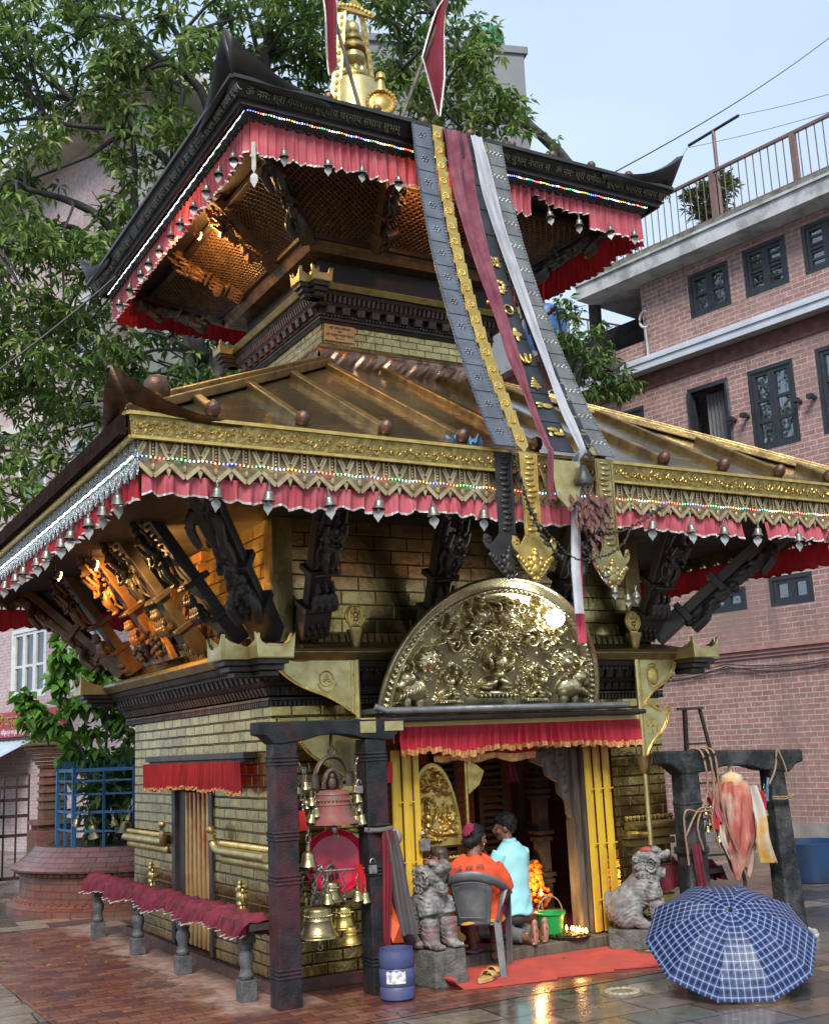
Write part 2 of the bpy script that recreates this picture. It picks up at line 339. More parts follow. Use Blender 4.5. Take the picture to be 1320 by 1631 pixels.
CL_A2 = [(-2.87,10.3,12.38,0.46), (-2.57,9.25,11.88,0.38), (-2.35,7.78,11.01,0.47), (-2.81,10.61,11.67,0.41), (-2.55,9.22,11.26,0.56), (-2.24,7.62,10.44,0.46), (-1.51,8.8,11.17,0.54), (-1.28,8.01,10.8,0.47), (-2.41,10.64,11.26,0.58), (-1.97,9.79,11.09,0.43), (-1.85,7.65,10.39,0.44), (-1.15,7.89,10.38,0.54), (-0.94,6.77,10.14,0.52), (-2.82,9.74,10.16,0.42), (-2.83,8.45,9.93,0.53), (-2.13,7.87,9.62,0.38), (-1.85,7.77,9.56,0.49), (-0.71,9.68,10.64,0.43), (-0.92,6.96,9.72,0.34), (-2.76,8.81,9.27,0.52), (-1.88,9.48,9.74,0.57), (-1.38,8.89,9.61,0.5), (-0.99,8.47,9.59,0.38), (-2.43,9,9.16,0.49), (-1.95,8.73,9.11,0.43), (-1.96,7.58,8.51,0.52), (-0.93,9.64,9.64,0.55), (-0.66,8.31,9.06,0.5), (-2.07,10.7,9.03,0.58), (-1.83,10.29,8.87,0.5), (-1.37,10.27,9.02,0.44), (-0.88,8.99,8.57,0.36), (-0.2,9.4,9.05,0.52), (-2.23,10.59,8.58,0.57), (-1.71,9.77,8.18,0.51), (-1.11,10.49,8.6,0.46), (-1.11,8.89,8.06,0.47), (-2.2,10.29,7.72,0.39), (-1.74,9.4,7.57,0.35), (-1.23,9.47,7.72,0.36), (-0.89,8.75,7.8,0.38), (-2.86,9.44,6.97,0.42), (-2.39,9.49,7.33,0.55), (-1.91,8.91,6.91,0.48), (-1.34,9.04,7.05,0.38), (-0.77,10.39,7.34,0.44), (-2.86,9.63,6.5,0.47), (-2.66,8.51,6.4,0.38), (-2.13,8.59,6.3,0.48), (-1.71,8.48,6.28,0.35), (-2.12,11.55,6.58,0.41)]
CL_A3 = [(-0.35,8.8,13.19,0.35), (0.12,7.22,12.88,0.42), (-0.44,9.82,13.5,0.42), (-0.57,7.45,11.92,0.3), (0.11,8.43,12.72,0.37), (-1.05,7.63,11.35,0.29), (-0.37,8.9,12.32,0.32), (0.18,7.93,11.94,0.39), (-0.63,7.93,11.32,0.4)]
CL_B = [(-0.01,11.34,10.14,0.35), (-0.11,9.18,9.32,0.32), (0.55,9.89,9.86,0.39), (1.08,9.24,9.76,0.46), (2.23,10.93,10.15,0.41), (2.18,9.41,9.82,0.41), (2.75,8.79,9.83,0.36), (3.97,10.11,10.27,0.39), (3.06,7.05,9.12,0.46), (-0.23,12.37,10.11,0.53), (-0.38,9.9,9.11,0.33), (0,9.5,8.91,0.41), (1.15,11.72,9.82,0.55), (0.64,8.31,8.79,0.41), (1.35,8.21,8.69,0.39), (2.57,10.72,9.8,0.42), (3.25,10.02,9.44,0.39), (4.04,10.27,9.62,0.36), (3.52,8.65,9.32,0.42), (0.49,11.16,9.08,0.36), (0.36,8.94,8.57,0.46), (0.97,9.28,8.67,0.44), (1.14,8.42,8.31,0.49), (2.49,8.54,8.59,0.39)]
CL_C = [(4.84,6.92,17.57,0.42), (4.43,6.47,16.67,0.37), (5.84,7.41,17.82,0.48), (5.22,5.7,16.28,0.31), (4.05,6.63,16.24,0.47), (4.72,6.86,16.58,0.44), (5.64,7.4,17.28,0.34), (6.34,7.62,17.68,0.41), (4.94,7.02,16.07,0.48), (5.17,6.6,15.82,0.32), (5.06,5.49,15.32,0.34), (6.51,6.89,16.5,0.46), (5.29,8.18,16.16,0.51), (5.38,6.72,15.43,0.44), (6.14,6.86,15.78,0.48), (5.51,5.38,14.82,0.44), (4.76,7.1,15.07,0.46), (4.59,5.97,14.2,0.41), (6.31,7.25,15.54,0.37), (5.85,6.01,14.76,0.43), (4.89,6.95,14.36,0.39), (6.09,8.01,15.22,0.47), (6.12,7.07,14.94,0.35), (5.65,5.44,13.95,0.45), (6.2,5.23,13.93,0.43), (5.21,7.11,14.28,0.44), (6.41,7.58,14.75,0.33), (5.65,5.51,13.49,0.32), (6.16,5.26,13.46,0.37)]
CL_Ct = [(2.89,9.15,18.39,0.49), (2.83,8.67,17.52,0.6), (2.73,7.3,16.66,0.48), (4.04,8.38,17.88,0.55), (2.91,8.88,16.66,0.59), (3.56,8.75,17.01,0.62), (3.15,6.95,15.92,0.47), (3.07,9.3,16.41,0.49), (3.33,8.46,16.14,0.45), (3.62,8.08,15.91,0.59), (3.63,8.86,15.79,0.62)]
CL_D = [(7.29,5.46,9.95,0.29), (7.41,6.32,9.8,0.26), (6.87,5.02,9.17,0.32), (8.02,5.54,9.59,0.29), (6.92,5.14,9,0.35), (7.23,4.82,8.78,0.27), (8.43,5.66,9.22,0.33), (7.76,6.11,8.78,0.33), (7.84,5.7,8.87,0.37), (8.21,5.21,8.5,0.33), (7.45,5.91,8.34,0.35), (7.25,5.09,8.08,0.3), (8.19,5.54,8.38,0.32)]
CL_C2 = [(7.17,5.44,13.37,0.15), (7.1,5.35,13,0.17)]
BR_l1 = [(1.36,9.13,8.5), (1.08,8.84,9.37), (0.79,8.52,10.34), (-0.02,8.61,10.86), (-0.4,8.52,11.09), (-0.88,8.44,11.53), (-1.44,8.46,11.75), (-2.18,8.6,11.9)]
BR_l2 = [(0.16,9.2,11.13), (-0.68,9.22,11.24), (-1.23,9.02,11.52), (-1.87,8.99,11.33), (-2.71,9.1,11.06)]
BR_l3 = [(0.92,8.91,10.51), (0.59,8.45,12.04), (0.35,8.14,12.65), (-0.13,8.05,12.96), (-0.63,8.01,13.11), (-1.45,8.19,13.09), (-1.94,8.17,13.12)]
BR_l3b = [(-0.06,8.28,13.09), (-0.57,8.28,13.13), (-1.09,8.41,12.7), (-1.59,8.5,12.39)]
BR_l4 = [(1.36,8.53,11.07), (1,7.87,13.72), (0.48,7.77,14.42), (-0.04,7.78,14.63), (-0.64,7.76,15.18), (-0.8,7.51,15.65)]
BR_l4b = [(0.45,7.69,14.36), (0.28,7.46,14.91), (-0.08,7.38,15.28), (-0.23,7.16,15.73)]
BR_l4c = [(0.28,7.85,14.54), (0.06,7.71,14.45), (-0.53,7.83,14.13), (-1.45,8.19,13.59), (-1.75,8.18,13.13)]
BR_t2 = [(-0.15,8.68,11.61), (-0.24,8.49,12.27), (-0.29,8.31,12.84), (-0.46,8.15,13.57)]
BR_t3 = [(0.5,8.41,12.65), (0.49,8.15,13.29), (0.49,7.83,14.15)]
BR_tB = [(2.81,10.52,9.06), (2.63,9.6,13.41), (2.64,9.2,15.06), (2.65,8.95,16.08), (2.66,8.68,17.23), (2.7,8.47,17.99)]
BR_tBb = [(2.64,9.05,15.7), (2.34,8.87,16.38), (2.14,8.69,16.78), (1.89,8.54,17.19)]
BR_c1 = [(9.23,7.09,7.97), (8.53,6.27,12.68), (7.59,6.34,14.13), (6.84,6.59,14.43), (6.17,6.85,14.47), (5.59,6.96,14.88)]
BR_c2 = [(7.7,6.49,14.23), (6.76,6.62,15.14), (6.07,6.69,15.71), (5.38,6.7,16.51)]
BR_c3 = [(6.89,6.66,14.48), (6.36,6.84,14.02), (5.56,6.94,14.57), (4.75,7.01,15.24)]
BR_d1 = [(7.45,6.04,6.79), (7.47,5.73,8.07), (7.57,5.45,9), (8.05,5.23,8.74)]
BR_d2 = [(7.47,5.73,8.07), (7.25,5.6,9.14), (7.04,5.53,9.96)]
# ================================================================ ground
def groundmat(name, cols, bw, bh, ms, mort, lo, hi, off=.5, rot=0., bd=.006, ws=.9):
    m, t, p = nodes(name); pos = coords(t)
    mp_ = N(t, 'ShaderNodeMapping'); mp_.inputs['Rotation'].default_value = (0, 0, rot); L(t, pos, mp_.inputs[0])
    b = N(t, 'ShaderNodeTexBrick'); b.offset = off
    for k, v in (('Color1', (0, 0, 0, 1)), ('Color2', (1, 1, 1, 1)), ('Mortar', (.5, .5, .5, 1)), ('Scale', 1.), ('Mortar Size', ms), ('Mortar Smooth', .2), ('Brick Width', bw), ('Row Height', bh)): b.inputs[k].default_value = v
    nz = N(t, 'ShaderNodeTexNoise'); nz.inputs['Scale'].default_value = 2; L(t, mp_.outputs[0], nz.inputs['Vector'])
    va = N(t, 'ShaderNodeVectorMath', operation='SCALE'); va.inputs['Scale'].default_value = .03; L(t, nz.outputs['Color'], va.inputs[0])
    vb = N(t, 'ShaderNodeVectorMath', operation='ADD'); L(t, mp_.outputs[0], vb.inputs[0]); L(t, va.outputs[0], vb.inputs[1]); L(t, vb.outputs[0], b.inputs['Vector'])
    cr = N(t, 'ShaderNodeValToRGB'); cr.color_ramp.interpolation = 'CONSTANT'
    e = cr.color_ramp.elements; e[0].color = c4(cols[0]); e[1].position = 1/len(cols); e[1].color = c4(cols[1])
    for i, c in enumerate(cols[2:]): x = e.new((i+2)/len(cols)); x.color = c4(c)
    L(t, b.outputs[0], cr.inputs[0])
    n1 = noise_n(t, pos, 7, 7, .65); g = N(t, 'ShaderNodeMix', data_type='RGBA', blend_type='MULTIPLY'); g.inputs[0].default_value = 1
    cc = N(t, 'ShaderNodeCombineColor'); r0 = rng(t, n1, .3, .7, .55, 1.2)
    for i in range(3): L(t, r0, cc.inputs[i])
    L(t, cr.outputs[0], g.inputs[6]); L(t, cc.outputs[0], g.inputs[7])
    col = mixc(t, b.outputs['Fac'], g.outputs[2], mort)
    L(t, col, p.inputs['Base Color'])
    wet = rng(t, noise_n(t, pos, ws, 5, .6), .42, .60)
    r = N(t, 'ShaderNodeMix', data_type='FLOAT'); L(t, wet, r.inputs[0]); r.inputs[2].default_value = hi; r.inputs[3].default_value = lo
    L(t, r.outputs[0], p.inputs['Roughness'])
    h = N(t, 'ShaderNodeMath', operation='MULTIPLY'); h.inputs[1].default_value = -1; L(t, b.outputs['Fac'], h.inputs[0])
    h2 = N(t, 'ShaderNodeMath', operation='MULTIPLY_ADD'); L(t, noise_n(t, pos, 18, 5), h2.inputs[0]); h2.inputs[1].default_value = .5; L(t, h.outputs[0], h2.inputs[2])
    bump(t, p, h2.outputs[0], bd, .6); p.inputs['Specular IOR Level'].default_value = .5
    return m
SLATE = groundmat('wet_slate_paving', [(.085, .075, .065), (.13, .10, .075), (.055, .055, .055), (.20, .16, .115), (.09, .07, .05), (.15, .12, .10), (.065, .06, .058), (.28, .235, .17), (.11, .115, .095)], .62, .40, .011, (.03, .025, .02), .05, .28, rot=R_(3))
REDPAVE = groundmat('wet_red_brick_paving', [(.20, .062, .038), (.16, .05, .034), (.24, .085, .05), (.11, .042, .034), (.22, .095, .06), (.16, .062, .045)], .24, .12, .008, (.06, .028, .02), .08, .40, rot=R_(0), ws=1.4, bd=.008)
def dusty(m):
    "irregular cement and dust apron along the bench, with a shape of its own"
    t = m.node_tree; p = t.nodes['Principled BSDF']; src = p.inputs['Base Color'].links[0].from_socket; rs = p.inputs['Roughness'].links[0].from_socket
    pos = coords(t); sx = N(t, 'ShaderNodeSeparateXYZ'); L(t, pos, sx.inputs[0]); n1 = noise_n(t, pos, 1.7, 7, .7)
    a = N(t, 'ShaderNodeMath', operation='MULTIPLY_ADD'); L(t, n1, a.inputs[0]); a.inputs[1].default_value = -1.5; L(t, sx.outputs[0], a.inputs[2])
    f = rng(t, a.outputs[0], -3.42, -3.22); y = rng(t, sx.outputs[1], -2.75, -2.45); mm = N(t, 'ShaderNodeMath', operation='MULTIPLY'); L(t, f, mm.inputs[0]); L(t, y, mm.inputs[1])
    r = rng(t, sx.outputs[0], -1.9, -1.88, 1, 0); m2 = N(t, 'ShaderNodeMath', operation='MULTIPLY'); L(t, mm.outputs[0], m2.inputs[0]); L(t, r, m2.inputs[1])
    pale = mixc(t, rng(t, noise_n(t, pos, 6, 6, .7), .38, .62), (.34, .24, .19), (.21, .10, .07)); L(t, mixc(t, m2.outputs[0], src, pale), p.inputs['Base Color'])
    q = N(t, 'ShaderNodeMix', data_type='FLOAT'); L(t, m2.outputs[0], q.inputs[0]); L(t, rs, q.inputs[2]); q.inputs[3].default_value = .6; L(t, q.outputs[0], p.inputs['Roughness'])
dusty(REDPAVE)
g = MB(); g.add([(-180, -60, 0), (180, -60, 0), (180, 300, 0), (-180, 300, 0)], [(0, 1, 2, 3)])
tag(g.build('ground', SLATE), None, None, kind='structure')
g = MB(); g.add([(-3.78, -3.45, .004), (2.4, -3.45, .004), (2.4, 3.2, .004), (-3.78, 3.2, .004)], [(0, 1, 2, 3)])
tag(g.build('pavement', REDPAVE), None, None, kind='structure')
random.seed(3)
# ================================================================ right-hand brick house
PINKBR = brickmat('pink_painted_brick', (.40, .215, .19), (.29, .155, .138), (.50, .42, .395), .24, .092, .010, .75, 0, .006, stain=(.25, .165, .15), ss=.6, sharp=.2, streak=(.17, .115, .105))
CONC = mk('pale_concrete', (.50, .51, .53), (.36, .37, .38), .75, 0, 2.5, 30, .004, c3=(.24, .25, .24), s3=2.5)
CONCG = mk('grey_concrete_wall', (.185, .195, .205), (.13, .138, .145), .85, 0, .6, 12, .006, c3=(.17, .175, .18), s3=.35, stretch=(1, 1, .35))
CEMD = mk('mossy_cement', (.22, .22, .19), (.09, .10, .07), .85, 0, 6, 40, .01)
NAVY = mk('black_blue_window_paint', (.018, .021, .026), (.03, .034, .04), .38, 0, 6, 60, .001)
RAILP = mk('brown_rail_paint', (.20, .115, .095), (.13, .085, .075), .5, 0, 8, 60, .001)
DARKROOM = mk('dark_room', (.012, .012, .014), None, .9, bd=0)  # near-black colour stands in for the shade inside rooms and behind openings
CURT = weave('net_curtain', (.46, .45, .44), .85, .2, (.33, .32, .32))
GCURT = weave('mauve_curtain', (.20, .18, .20), .85, .1, (.12, .11, .12))
def glassmat():
    m, t, p = nodes('window_glass'); p.inputs['Base Color'].default_value = (.02, .022, .024, 1); p.inputs['Roughness'].default_value = .03
    out = t.nodes['Material Output']; tr = N(t, 'ShaderNodeBsdfTransparent'); tr.inputs[0].default_value = (.75, .78, .8, 1)
    gl = N(t, 'ShaderNodeBsdfGlossy'); gl.inputs['Roughness'].default_value = .03; ms = N(t, 'ShaderNodeMixShader', i0=.2)
    bump(t, gl, noise_n(t, coords(t), 3, 2), .02); L(t, tr.outputs[0], ms.inputs[1]); L(t, gl.outputs[0], ms.inputs[2]); L(t, ms.outputs[0], out.inputs[0]); return m
GLASS = glassmat()
class Face:
    "vertical facade: s along it, z up, d outwards"
    def __init__(q, o, d, n): q.o, q.d, q.n = Vector(o), Vector(d).normalized(), Vector(n).normalized()
    def p(q, s, z, d=0): return q.o+q.d*s+q.n*d+Vector((0, 0, z))
    def box(q, mb, s0, s1, z0, z1, d0, d1):
        vs = [q.p(s, z, d) for z in (z0, z1) for s, d in ((s0, d0), (s1, d0), (s1, d1), (s0, d1))]
        return mb.add(vs, [(0, 3, 2, 1), (4, 5, 6, 7), (0, 1, 5, 4), (1, 2, 6, 5), (2, 3, 7, 6), (3, 0, 4, 7)])
    def wall(q, mb, s0, s1, z0, z1, holes, depth=.22):
        ss = sorted({s0, s1, *[h[0] for h in holes], *[h[1] for h in holes]}); zs = sorted({z0, z1, *[h[2] for h in holes], *[h[3] for h in holes]})
        for a, b in zip(ss, ss[1:]):
            for c, d in zip(zs, zs[1:]):
                if any(h[0] <= a and b <= h[1] and h[2] <= c and d <= h[3] for h in holes): continue
                mb.add([q.p(a, c), q.p(b, c), q.p(b, d), q.p(a, d)], [(0, 1, 2, 3)])
        for a, b, c, d in holes:
            for A, B in (((a, c), (b, c)), ((b, c), (b, d)), ((b, d), (a, d)), ((a, d), (a, c))):
                mb.add([q.p(*A), q.p(*B), q.p(*B, -depth), q.p(*A, -depth)], [(0, 1, 2, 3)])
        mb.add([q.p(s0, z0, -depth-.9), q.p(s1, z0, -depth-.9), q.p(s1, z1, -depth-.9), q.p(s0, z1, -depth-.9)], [(0, 1, 2, 3)])
    def window(q, parent, s0, s1, z0, z1, fm, d=-.06, fw=.07, nleaf=2, bars=(.5,), curtain=None, name='window', shut=0):
        f = MB(); q.box(f, s0, s0+fw, z0, z1, d-.06, d+.06); q.box(f, s1-fw, s1, z0, z1, d-.06, d+.06)
        q.box(f, s0+fw, s1-fw, z1-fw, z1, d-.06, d+.06); q.box(f, s0+fw, s1-fw, z0, z0+fw, d-.06, d+.06)
        w = f.build(name, fm, parent); lw = (s1-s0-2*fw)/nleaf
        sh = MB(); gl = MB()
        for i in range(nleaf):
            a = s0+fw+i*lw; b = a+lw; e = .07
            q.box(sh, a, a+e, z0+fw, z1-fw, d-.03, d+.04); q.box(sh, b-e, b-.002, z0+fw, z1-fw, d-.03, d+.04)
            q.box(sh, a+e, b-e, z1-fw-e, z1-fw, d-.03, d+.035); q.box(sh, a+e, b-e, z0+fw, z0+fw+e, d-.03, d+.035)
            for br in bars: zz = lerp(z0+fw, z1-fw, br); q.box(sh, a+e, b-e, zz-.028, zz+.028, d-.025, d+.03)
            q.box(gl, a+e*.5, b-e*.5, z0+fw+.01, z1-fw-.01, d-.01, d-.002)
            for k in range(shut): zz = lerp(z0+fw+.1, z1-fw-.1, (k+.5)/shut); q.box(sh, a+e, b-e, zz-.02, zz+.02, d-.02, d+.022)
        sh.build('sash', fm, w); gl.build('pane', GLASS, w)
        if curtain:
            c = MB(); c.grid(lambda u, v: q.p(lerp(s0+.1, s1-.1, u), lerp(z0+.1, z1-.08, v), d-.14+.03*math.sin(u*38+math.sin(v*5))), 46, 3); c.build('curtain', curtain, w, smooth=180)
        return w
H = thing('brick_house', 'pink brick house with black windows and a railed roof terrace', 'building', (9.45, 3.35, 0))
FR = Face((9.45, 3.35, 0), (-.174, .985, 0), (-.985, -.174, 0))
wins = [(.04, .96, 9.62, 10.5, 2, (.5,), CURT, 0), (-1.18, -.28, 9.62, 10.54, 2, (.5,), None, 4), (-2.4, -1.5, 9.63, 10.54, 2, (.5,), None, 4),
        (-1.05, -.12, 6.75, 8.26, 2, (.33, .62), CURT, 0), (-2.4, -1.49, 6.75, 8.28, 2, (.33, .62), CURT, 0), (2.27, 2.95, 7.3, 8.27, 1, (.5,), None, 0),
        (.37, 1.23, 4.0, 4.42, 2, (), GCURT, 0), (-.96, -.11, 3.98, 4.5, 2, (), GCURT, 0)]
holes = [w[:4] for w in wins]+[(.3, 1.2, 6.3, 8.28)]
w = MB(); FR.wall(w, -9, 2.1, 9.13, 10.7, [h for h in holes if h[2] > 9]); FR.wall(w, -9, 5.2, .36, 8.85, [h for h in holes if h[2] < 9])
w.add([FR.p(2.1, 9.13), FR.p(2.1, 9.13, -3), FR.p(2.1, 10.7, -3), FR.p(2.1, 10.7)], [(0, 1, 2, 3)])
w.add([FR.p(5.2, 0), FR.p(5.2, 0, -6), FR.p(5.2, 8.85, -6), FR.p(5.2, 8.85)], [(0, 1, 2, 3)])
FR.box(w, 2.105, 3.6, 9.13, 9.55, -.12, -.001); w.build('wall', PINKBR, H)
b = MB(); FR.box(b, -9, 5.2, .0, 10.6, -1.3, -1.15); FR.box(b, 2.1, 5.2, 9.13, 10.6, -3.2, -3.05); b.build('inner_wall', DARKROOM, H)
b = MB(); FR.box(b, -9, 3.35, 10.70, 10.98, -3, .5); FR.box(b, -9, 3.37, 10.98, 11.03, -3, .54); b.build('terrace_slab', CONC, H)
b = MB(); FR.box(b, -9, 3.3, 11.03, 11.13, .36, .5); b.build('terrace_kerb', CEMD, H)
b = MB(); FR.box(b, -9, 5.3, 8.86, 9.00, -.2, .28); FR.box(b, -9, 5.3, 9.0, 9.06, -.2, .31); FR.box(b, -9, 5.3, 9.06, 9.12, -.2, .28); b.build('floor_band', mk('painted_band', (.56, .60, .66), (.44, .47, .52), .6, 0, 2, 30, .002), H)
b = MB(); FR.box(b, -9, 5.2, 8.55, 8.855, .004, .03); b.build('band_course', mk('brown_course', (.15, .06, .05), None, .8), H)
b = MB(); FR.box(b, -9, 5.2, 3.2, 3.27, .0, .06); FR.box(b, -9, 5.2, 3.27, 3.33, .0, .10); FR.box(b, -9, 5.2, 3.14, 3.2, .0, .03); b.build('string_course', mk('pink_plaster', (.40, .21, .19), (.30, .16, .15), .8), H)
b = MB(); FR.box(b, -9, 5.2, 0, .37, .0, .05); b.build('plinth', mk('cement_plinth', (.30, .27, .25), (.17, .16, .15), .85, 0, 3, 30, .008), H)
for a in wins: FR.window(H, *a[:4], NAVY, nleaf=a[4], bars=a[5], curtain=a[6], shut=a[7])
dr = MB(); FR.box(dr, .3, .37, 6.3, 8.28, -.12, .02); FR.box(dr, 1.13, 1.2, 6.3, 8.28, -.12, .02); FR.box(dr, .37, 1.13, 8.2, 8.28, -.12, .02); D = dr.build('balcony_door', NAVY, H)
for s, a in ((.3, 62), (1.2, -80)):
    F2 = Face(FR.p(s, 0, .03), Matrix.Rotation(R_(a if s > 1 else -180+a+60), 3, 'Z') @ FR.d, (0, 0, 1)); F2.n = F2.d.cross(Vector((0, 0, 1)))
    l = MB(); F2.box(l, 0, .42, 6.35, 8.2, -.02, .02)
    for z0, z1 in ((6.45, 6.9), (7.0, 7.5), (7.6, 8.1)): F2.box(l, .07, .35, z0, z1, -.026, .026)
    l.build('shutter', NAVY, D)
c = MB(); c.grid(lambda u, v: FR.p(lerp(.42, .95, u), lerp(6.35, 8.15, v), -.25+.03*math.sin(u*40)), 40, 2); c.build('curtain', weave('grey_curtain', (.2, .19, .2)), D, smooth=180)
br = MB()
for s in (-1.4, -.06, 1.3, .22, -1.12): FR.box(br, s-.04, s+.04, 7.42, 7.46, 0, .16); FR.box(br, s-.05, s+.05, 7.40, 7.48, .10, .2)
br.build('bracket', NAVY, H)
rl = MB()
for s in (-5.2, -3.5, -1.8, -.1, 1.95): FR.box(rl, s-.05, s+.05, 11.12, 12.05, .38, .47)
rl.build('railing_post', RAILP, H)
rl = MB(); FR.box(rl, -9, 3.25, 12.05, 12.1, .39, .46); FR.box(rl, -9, 3.25, 11.16, 11.19, .40, .44); rl.build('handrail', RAILP, H)
rl = MB(); k = 3.2
while k > -7: rl.tube([FR.p(k, 11.12, .42), FR.p(k, 12.06, .42)], .011, 5); k -= .155
ba = rl.build('baluster', RAILP, H); ba['kind'] = 'stuff'
rl = MB()
for k in range(8): rl.tube([FR.p(3.27, 11.1, .4-.16*k), FR.p(3.27, 11.75, .4-.16*k)], .02, 5)
rl.tube([FR.p(3.27, 11.76, .42), FR.p(3.27, 11.76, -1)], .025, 5); rl.build('side_railing', RAILP, H)
ps = MB(); ps.tube([FR.p(1.95, 9.12, .12), FR.p(1.95, 9.75, .12)]+[FR.p(1.95+.16*math.cos(a)-.02, 9.92+.17*math.sin(a), .12) for a in np.linspace(-2.2, 1.6, 9)], .028, 6); ps.build('vent_pipe', CONC, H, smooth=60)
# terrace clothes-line pole, plant, lines
t = thing('clothes_pole', 'brown steel T-shaped washing line pole on the roof terrace', 'pole', FR.p(-.15, 11.1, .3))
m_ = MB(); m_.tube([FR.p(-.15, 11.1, .3), FR.p(-.15, 12.95, .3)], .035, 8); m_.build('pole', RAILP, t, smooth=60)
m_ = MB(); m_.tube([FR.p(.42, 12.9, .3), FR.p(-.72, 12.98, .3)], .03, 8); m_.build('crossbar', NAVY, t, smooth=60)
def wire(name, label, pts, r=.006, sag=0, mat=None, cat='cable', group=None):
    m = MB(); P = []
    for a, b in zip(pts, pts[1:]):
        for i in range(13): q = Vector(a).lerp(Vector(b), i/12); q.z -= sag*4*(i/12)*(1-i/12); P.append(q)
    m.tube(P, r, 5); return tag(m.build(name, mat or BLACKM), label, cat, group)
wire('washing_line', 'thin line from the long end of the terrace pole to beyond the picture', [FR.p(-.72, 12.98, .3), FR.p(-5, 12.1, .3)], .005, .1)
wire('washing_line', 'thin line from the near end of the terrace pole slanting down to the rail', [FR.p(.42, 12.9, .3), FR.p(1.3, 12.0, .4)], .005)
wire('washing_line', 'thin line sagging behind the terrace rail from the short end of the pole', [FR.p(.42, 12.86, .3), FR.p(-4.5, 11.9, .3)], .005, .1)
wire('overhead_cable', 'long thin cable from the open sky down to the upper temple eave', [(9.85, .71, 13.72), (1.47, -2.3, 7.55)], .008, .12)
wire('overhead_cable', 'twin cable sagging from the side upper eave toward the leafy tree', [(-2.5, 1.28, 7.29), (-3.86, .94, 5.84)], .012, .03)
wire('overhead_cable', 'thin cable running from the brown eave board to the open air above the planter', [(-3.27, -2.13, 4.19), (-4.1, -.40, 4.84)], .007, .02)
for i_, (z_, sg) in enumerate(((3.06, .10), (3.02, .16), (2.98, .05))): wire('wall_cable', ('upper of the slack black cables strung under the pink string course', 'most slack of the black cables strung under the pink string course', 'lowest tight black cable strung under the pink string course')[i_], [FR.p(3.4, z_, .06), FR.p(.9, z_+.02, .06), FR.p(-1.6, z_, .06), FR.p(-4.5, z_+.03, .06)], .010, sg)
# ---------------------------------------------------------------- leaves
def leafmat(name, c1, c2, c3, tr=.3):
    m, t, p = nodes(name); ge = N(t, 'ShaderNodeNewGeometry'); cr = N(t, 'ShaderNodeValToRGB'); e = cr.color_ramp.elements
    e[0].color = c4(c1); e[0].position = .1; e[1].color = c4(c3); e[1].position = .95; x = e.new(.6); x.color = c4(c2)
    L(t, ge.outputs['Random Per Island'], cr.inputs[0]); big = noise_n(t, ge.outputs['Position'], .9, 3)
    mm = mixc(t, rng(t, big, .4, .62, 0, .45), cr.outputs[0], c1)
    L(t, mm, p.inputs['Base Color']); p.inputs['Roughness'].default_value = .5; p.inputs['Specular IOR Level'].default_value = .35
    tl = N(t, 'ShaderNodeBsdfTranslucent'); L(t, mm, tl.inputs[0]); ms = N(t, 'ShaderNodeMixShader', i0=tr)
    L(t, p.outputs[0], ms.inputs[1]); L(t, tl.outputs[0], ms.inputs[2]); L(t, ms.outputs[0], t.nodes['Material Output'].inputs[0]); return m
LEAF_A = leafmat('mango_leaf', (.07, .135, .03), (.17, .27, .06), (.37, .44, .14), .45)
LEAF_B = leafmat('dark_leaf', (.05, .105, .026), (.115, .21, .05), (.27, .35, .10), .42)
LEAF_C = leafmat('bright_leaf', (.055, .14, .02), (.10, .24, .03), (.17, .34, .05), .4)
BARK = mk('tree_bark', (.055, .05, .045), (.028, .026, .024), .85, 0, 7, 30, .02, coord='pos')
def leaf_obj(name, cl, dens, L_, ratio, mat, parent, seed=1, droop=.45, whorl=7, local=False):
    "lens-shaped folded leaves in whorls spread through ellipsoid clumps"
    rs = np.random.RandomState(seed); C_ = []
    for c in cl:
        x, y, z, r = c[:4]; n = max(3, int(dens*r*r*r+dens*.35*r*r)); p = rs.normal(size=(n, 3)); p /= np.linalg.norm(p, axis=1)[:, None]
        C_.append(np.array([x, y, z])+p*(rs.rand(n, 1)**.45)*r*np.array([1.15, 1.15, .85]))
    ctr = np.concatenate(C_); ctr = np.repeat(ctr, whorl, 0); n = len(ctr)
    az = rs.rand(n)*2*np.pi; el = rs.normal(-droop, .5, n); d = np.stack([np.cos(az)*np.cos(el), np.sin(az)*np.cos(el), np.sin(el)], 1)
    ln = L_*rs.uniform(.65, 1.25, n)[:, None]; side = np.cross(d, [0, 0, 1.]); side /= np.linalg.norm(side, axis=1)[:, None]+1e-6
    up = np.cross(side, d); tw = rs.normal(0, .5, n)[:, None]; sd_ = side*np.cos(tw)+up*np.sin(tw); nr = np.cross(sd_, d)
    w = ln*ratio; base = ctr+d*ln*.12; fold = nr*w*.25
    vs = np.stack([base, base+d*ln*.45+sd_*w*.5+fold, base+d*ln-np.array([0, 0, 1.])*ln*.18, base+d*ln*.45-sd_*w*.5+fold], 1).reshape(-1, 3)
    off = np.array(ROOT.get(parent.name, Vector())) if not local else 0
    me = bpy.data.meshes.new(name); me.vertices.add(4*n); me.vertices.foreach_set('co', (vs-off).ravel()); me.loops.add(6*n); me.polygons.add(2*n)
    q = np.arange(n)[:, None]*4+np.array([0, 1, 2, 0, 2, 3]); me.loops.foreach_set('vertex_index', q.ravel().astype(np.int32))
    me.polygons.foreach_set('loop_start', (np.arange(2*n)*3).astype(np.int32)); me.polygons.foreach_set('loop_total', np.full(2*n, 3, np.int32))
    me.materials.append(mat); me.update(calc_edges=True); me.validate()
    o = bpy.data.objects.new(name, me); COL.objects.link(o); o.parent = parent; return o
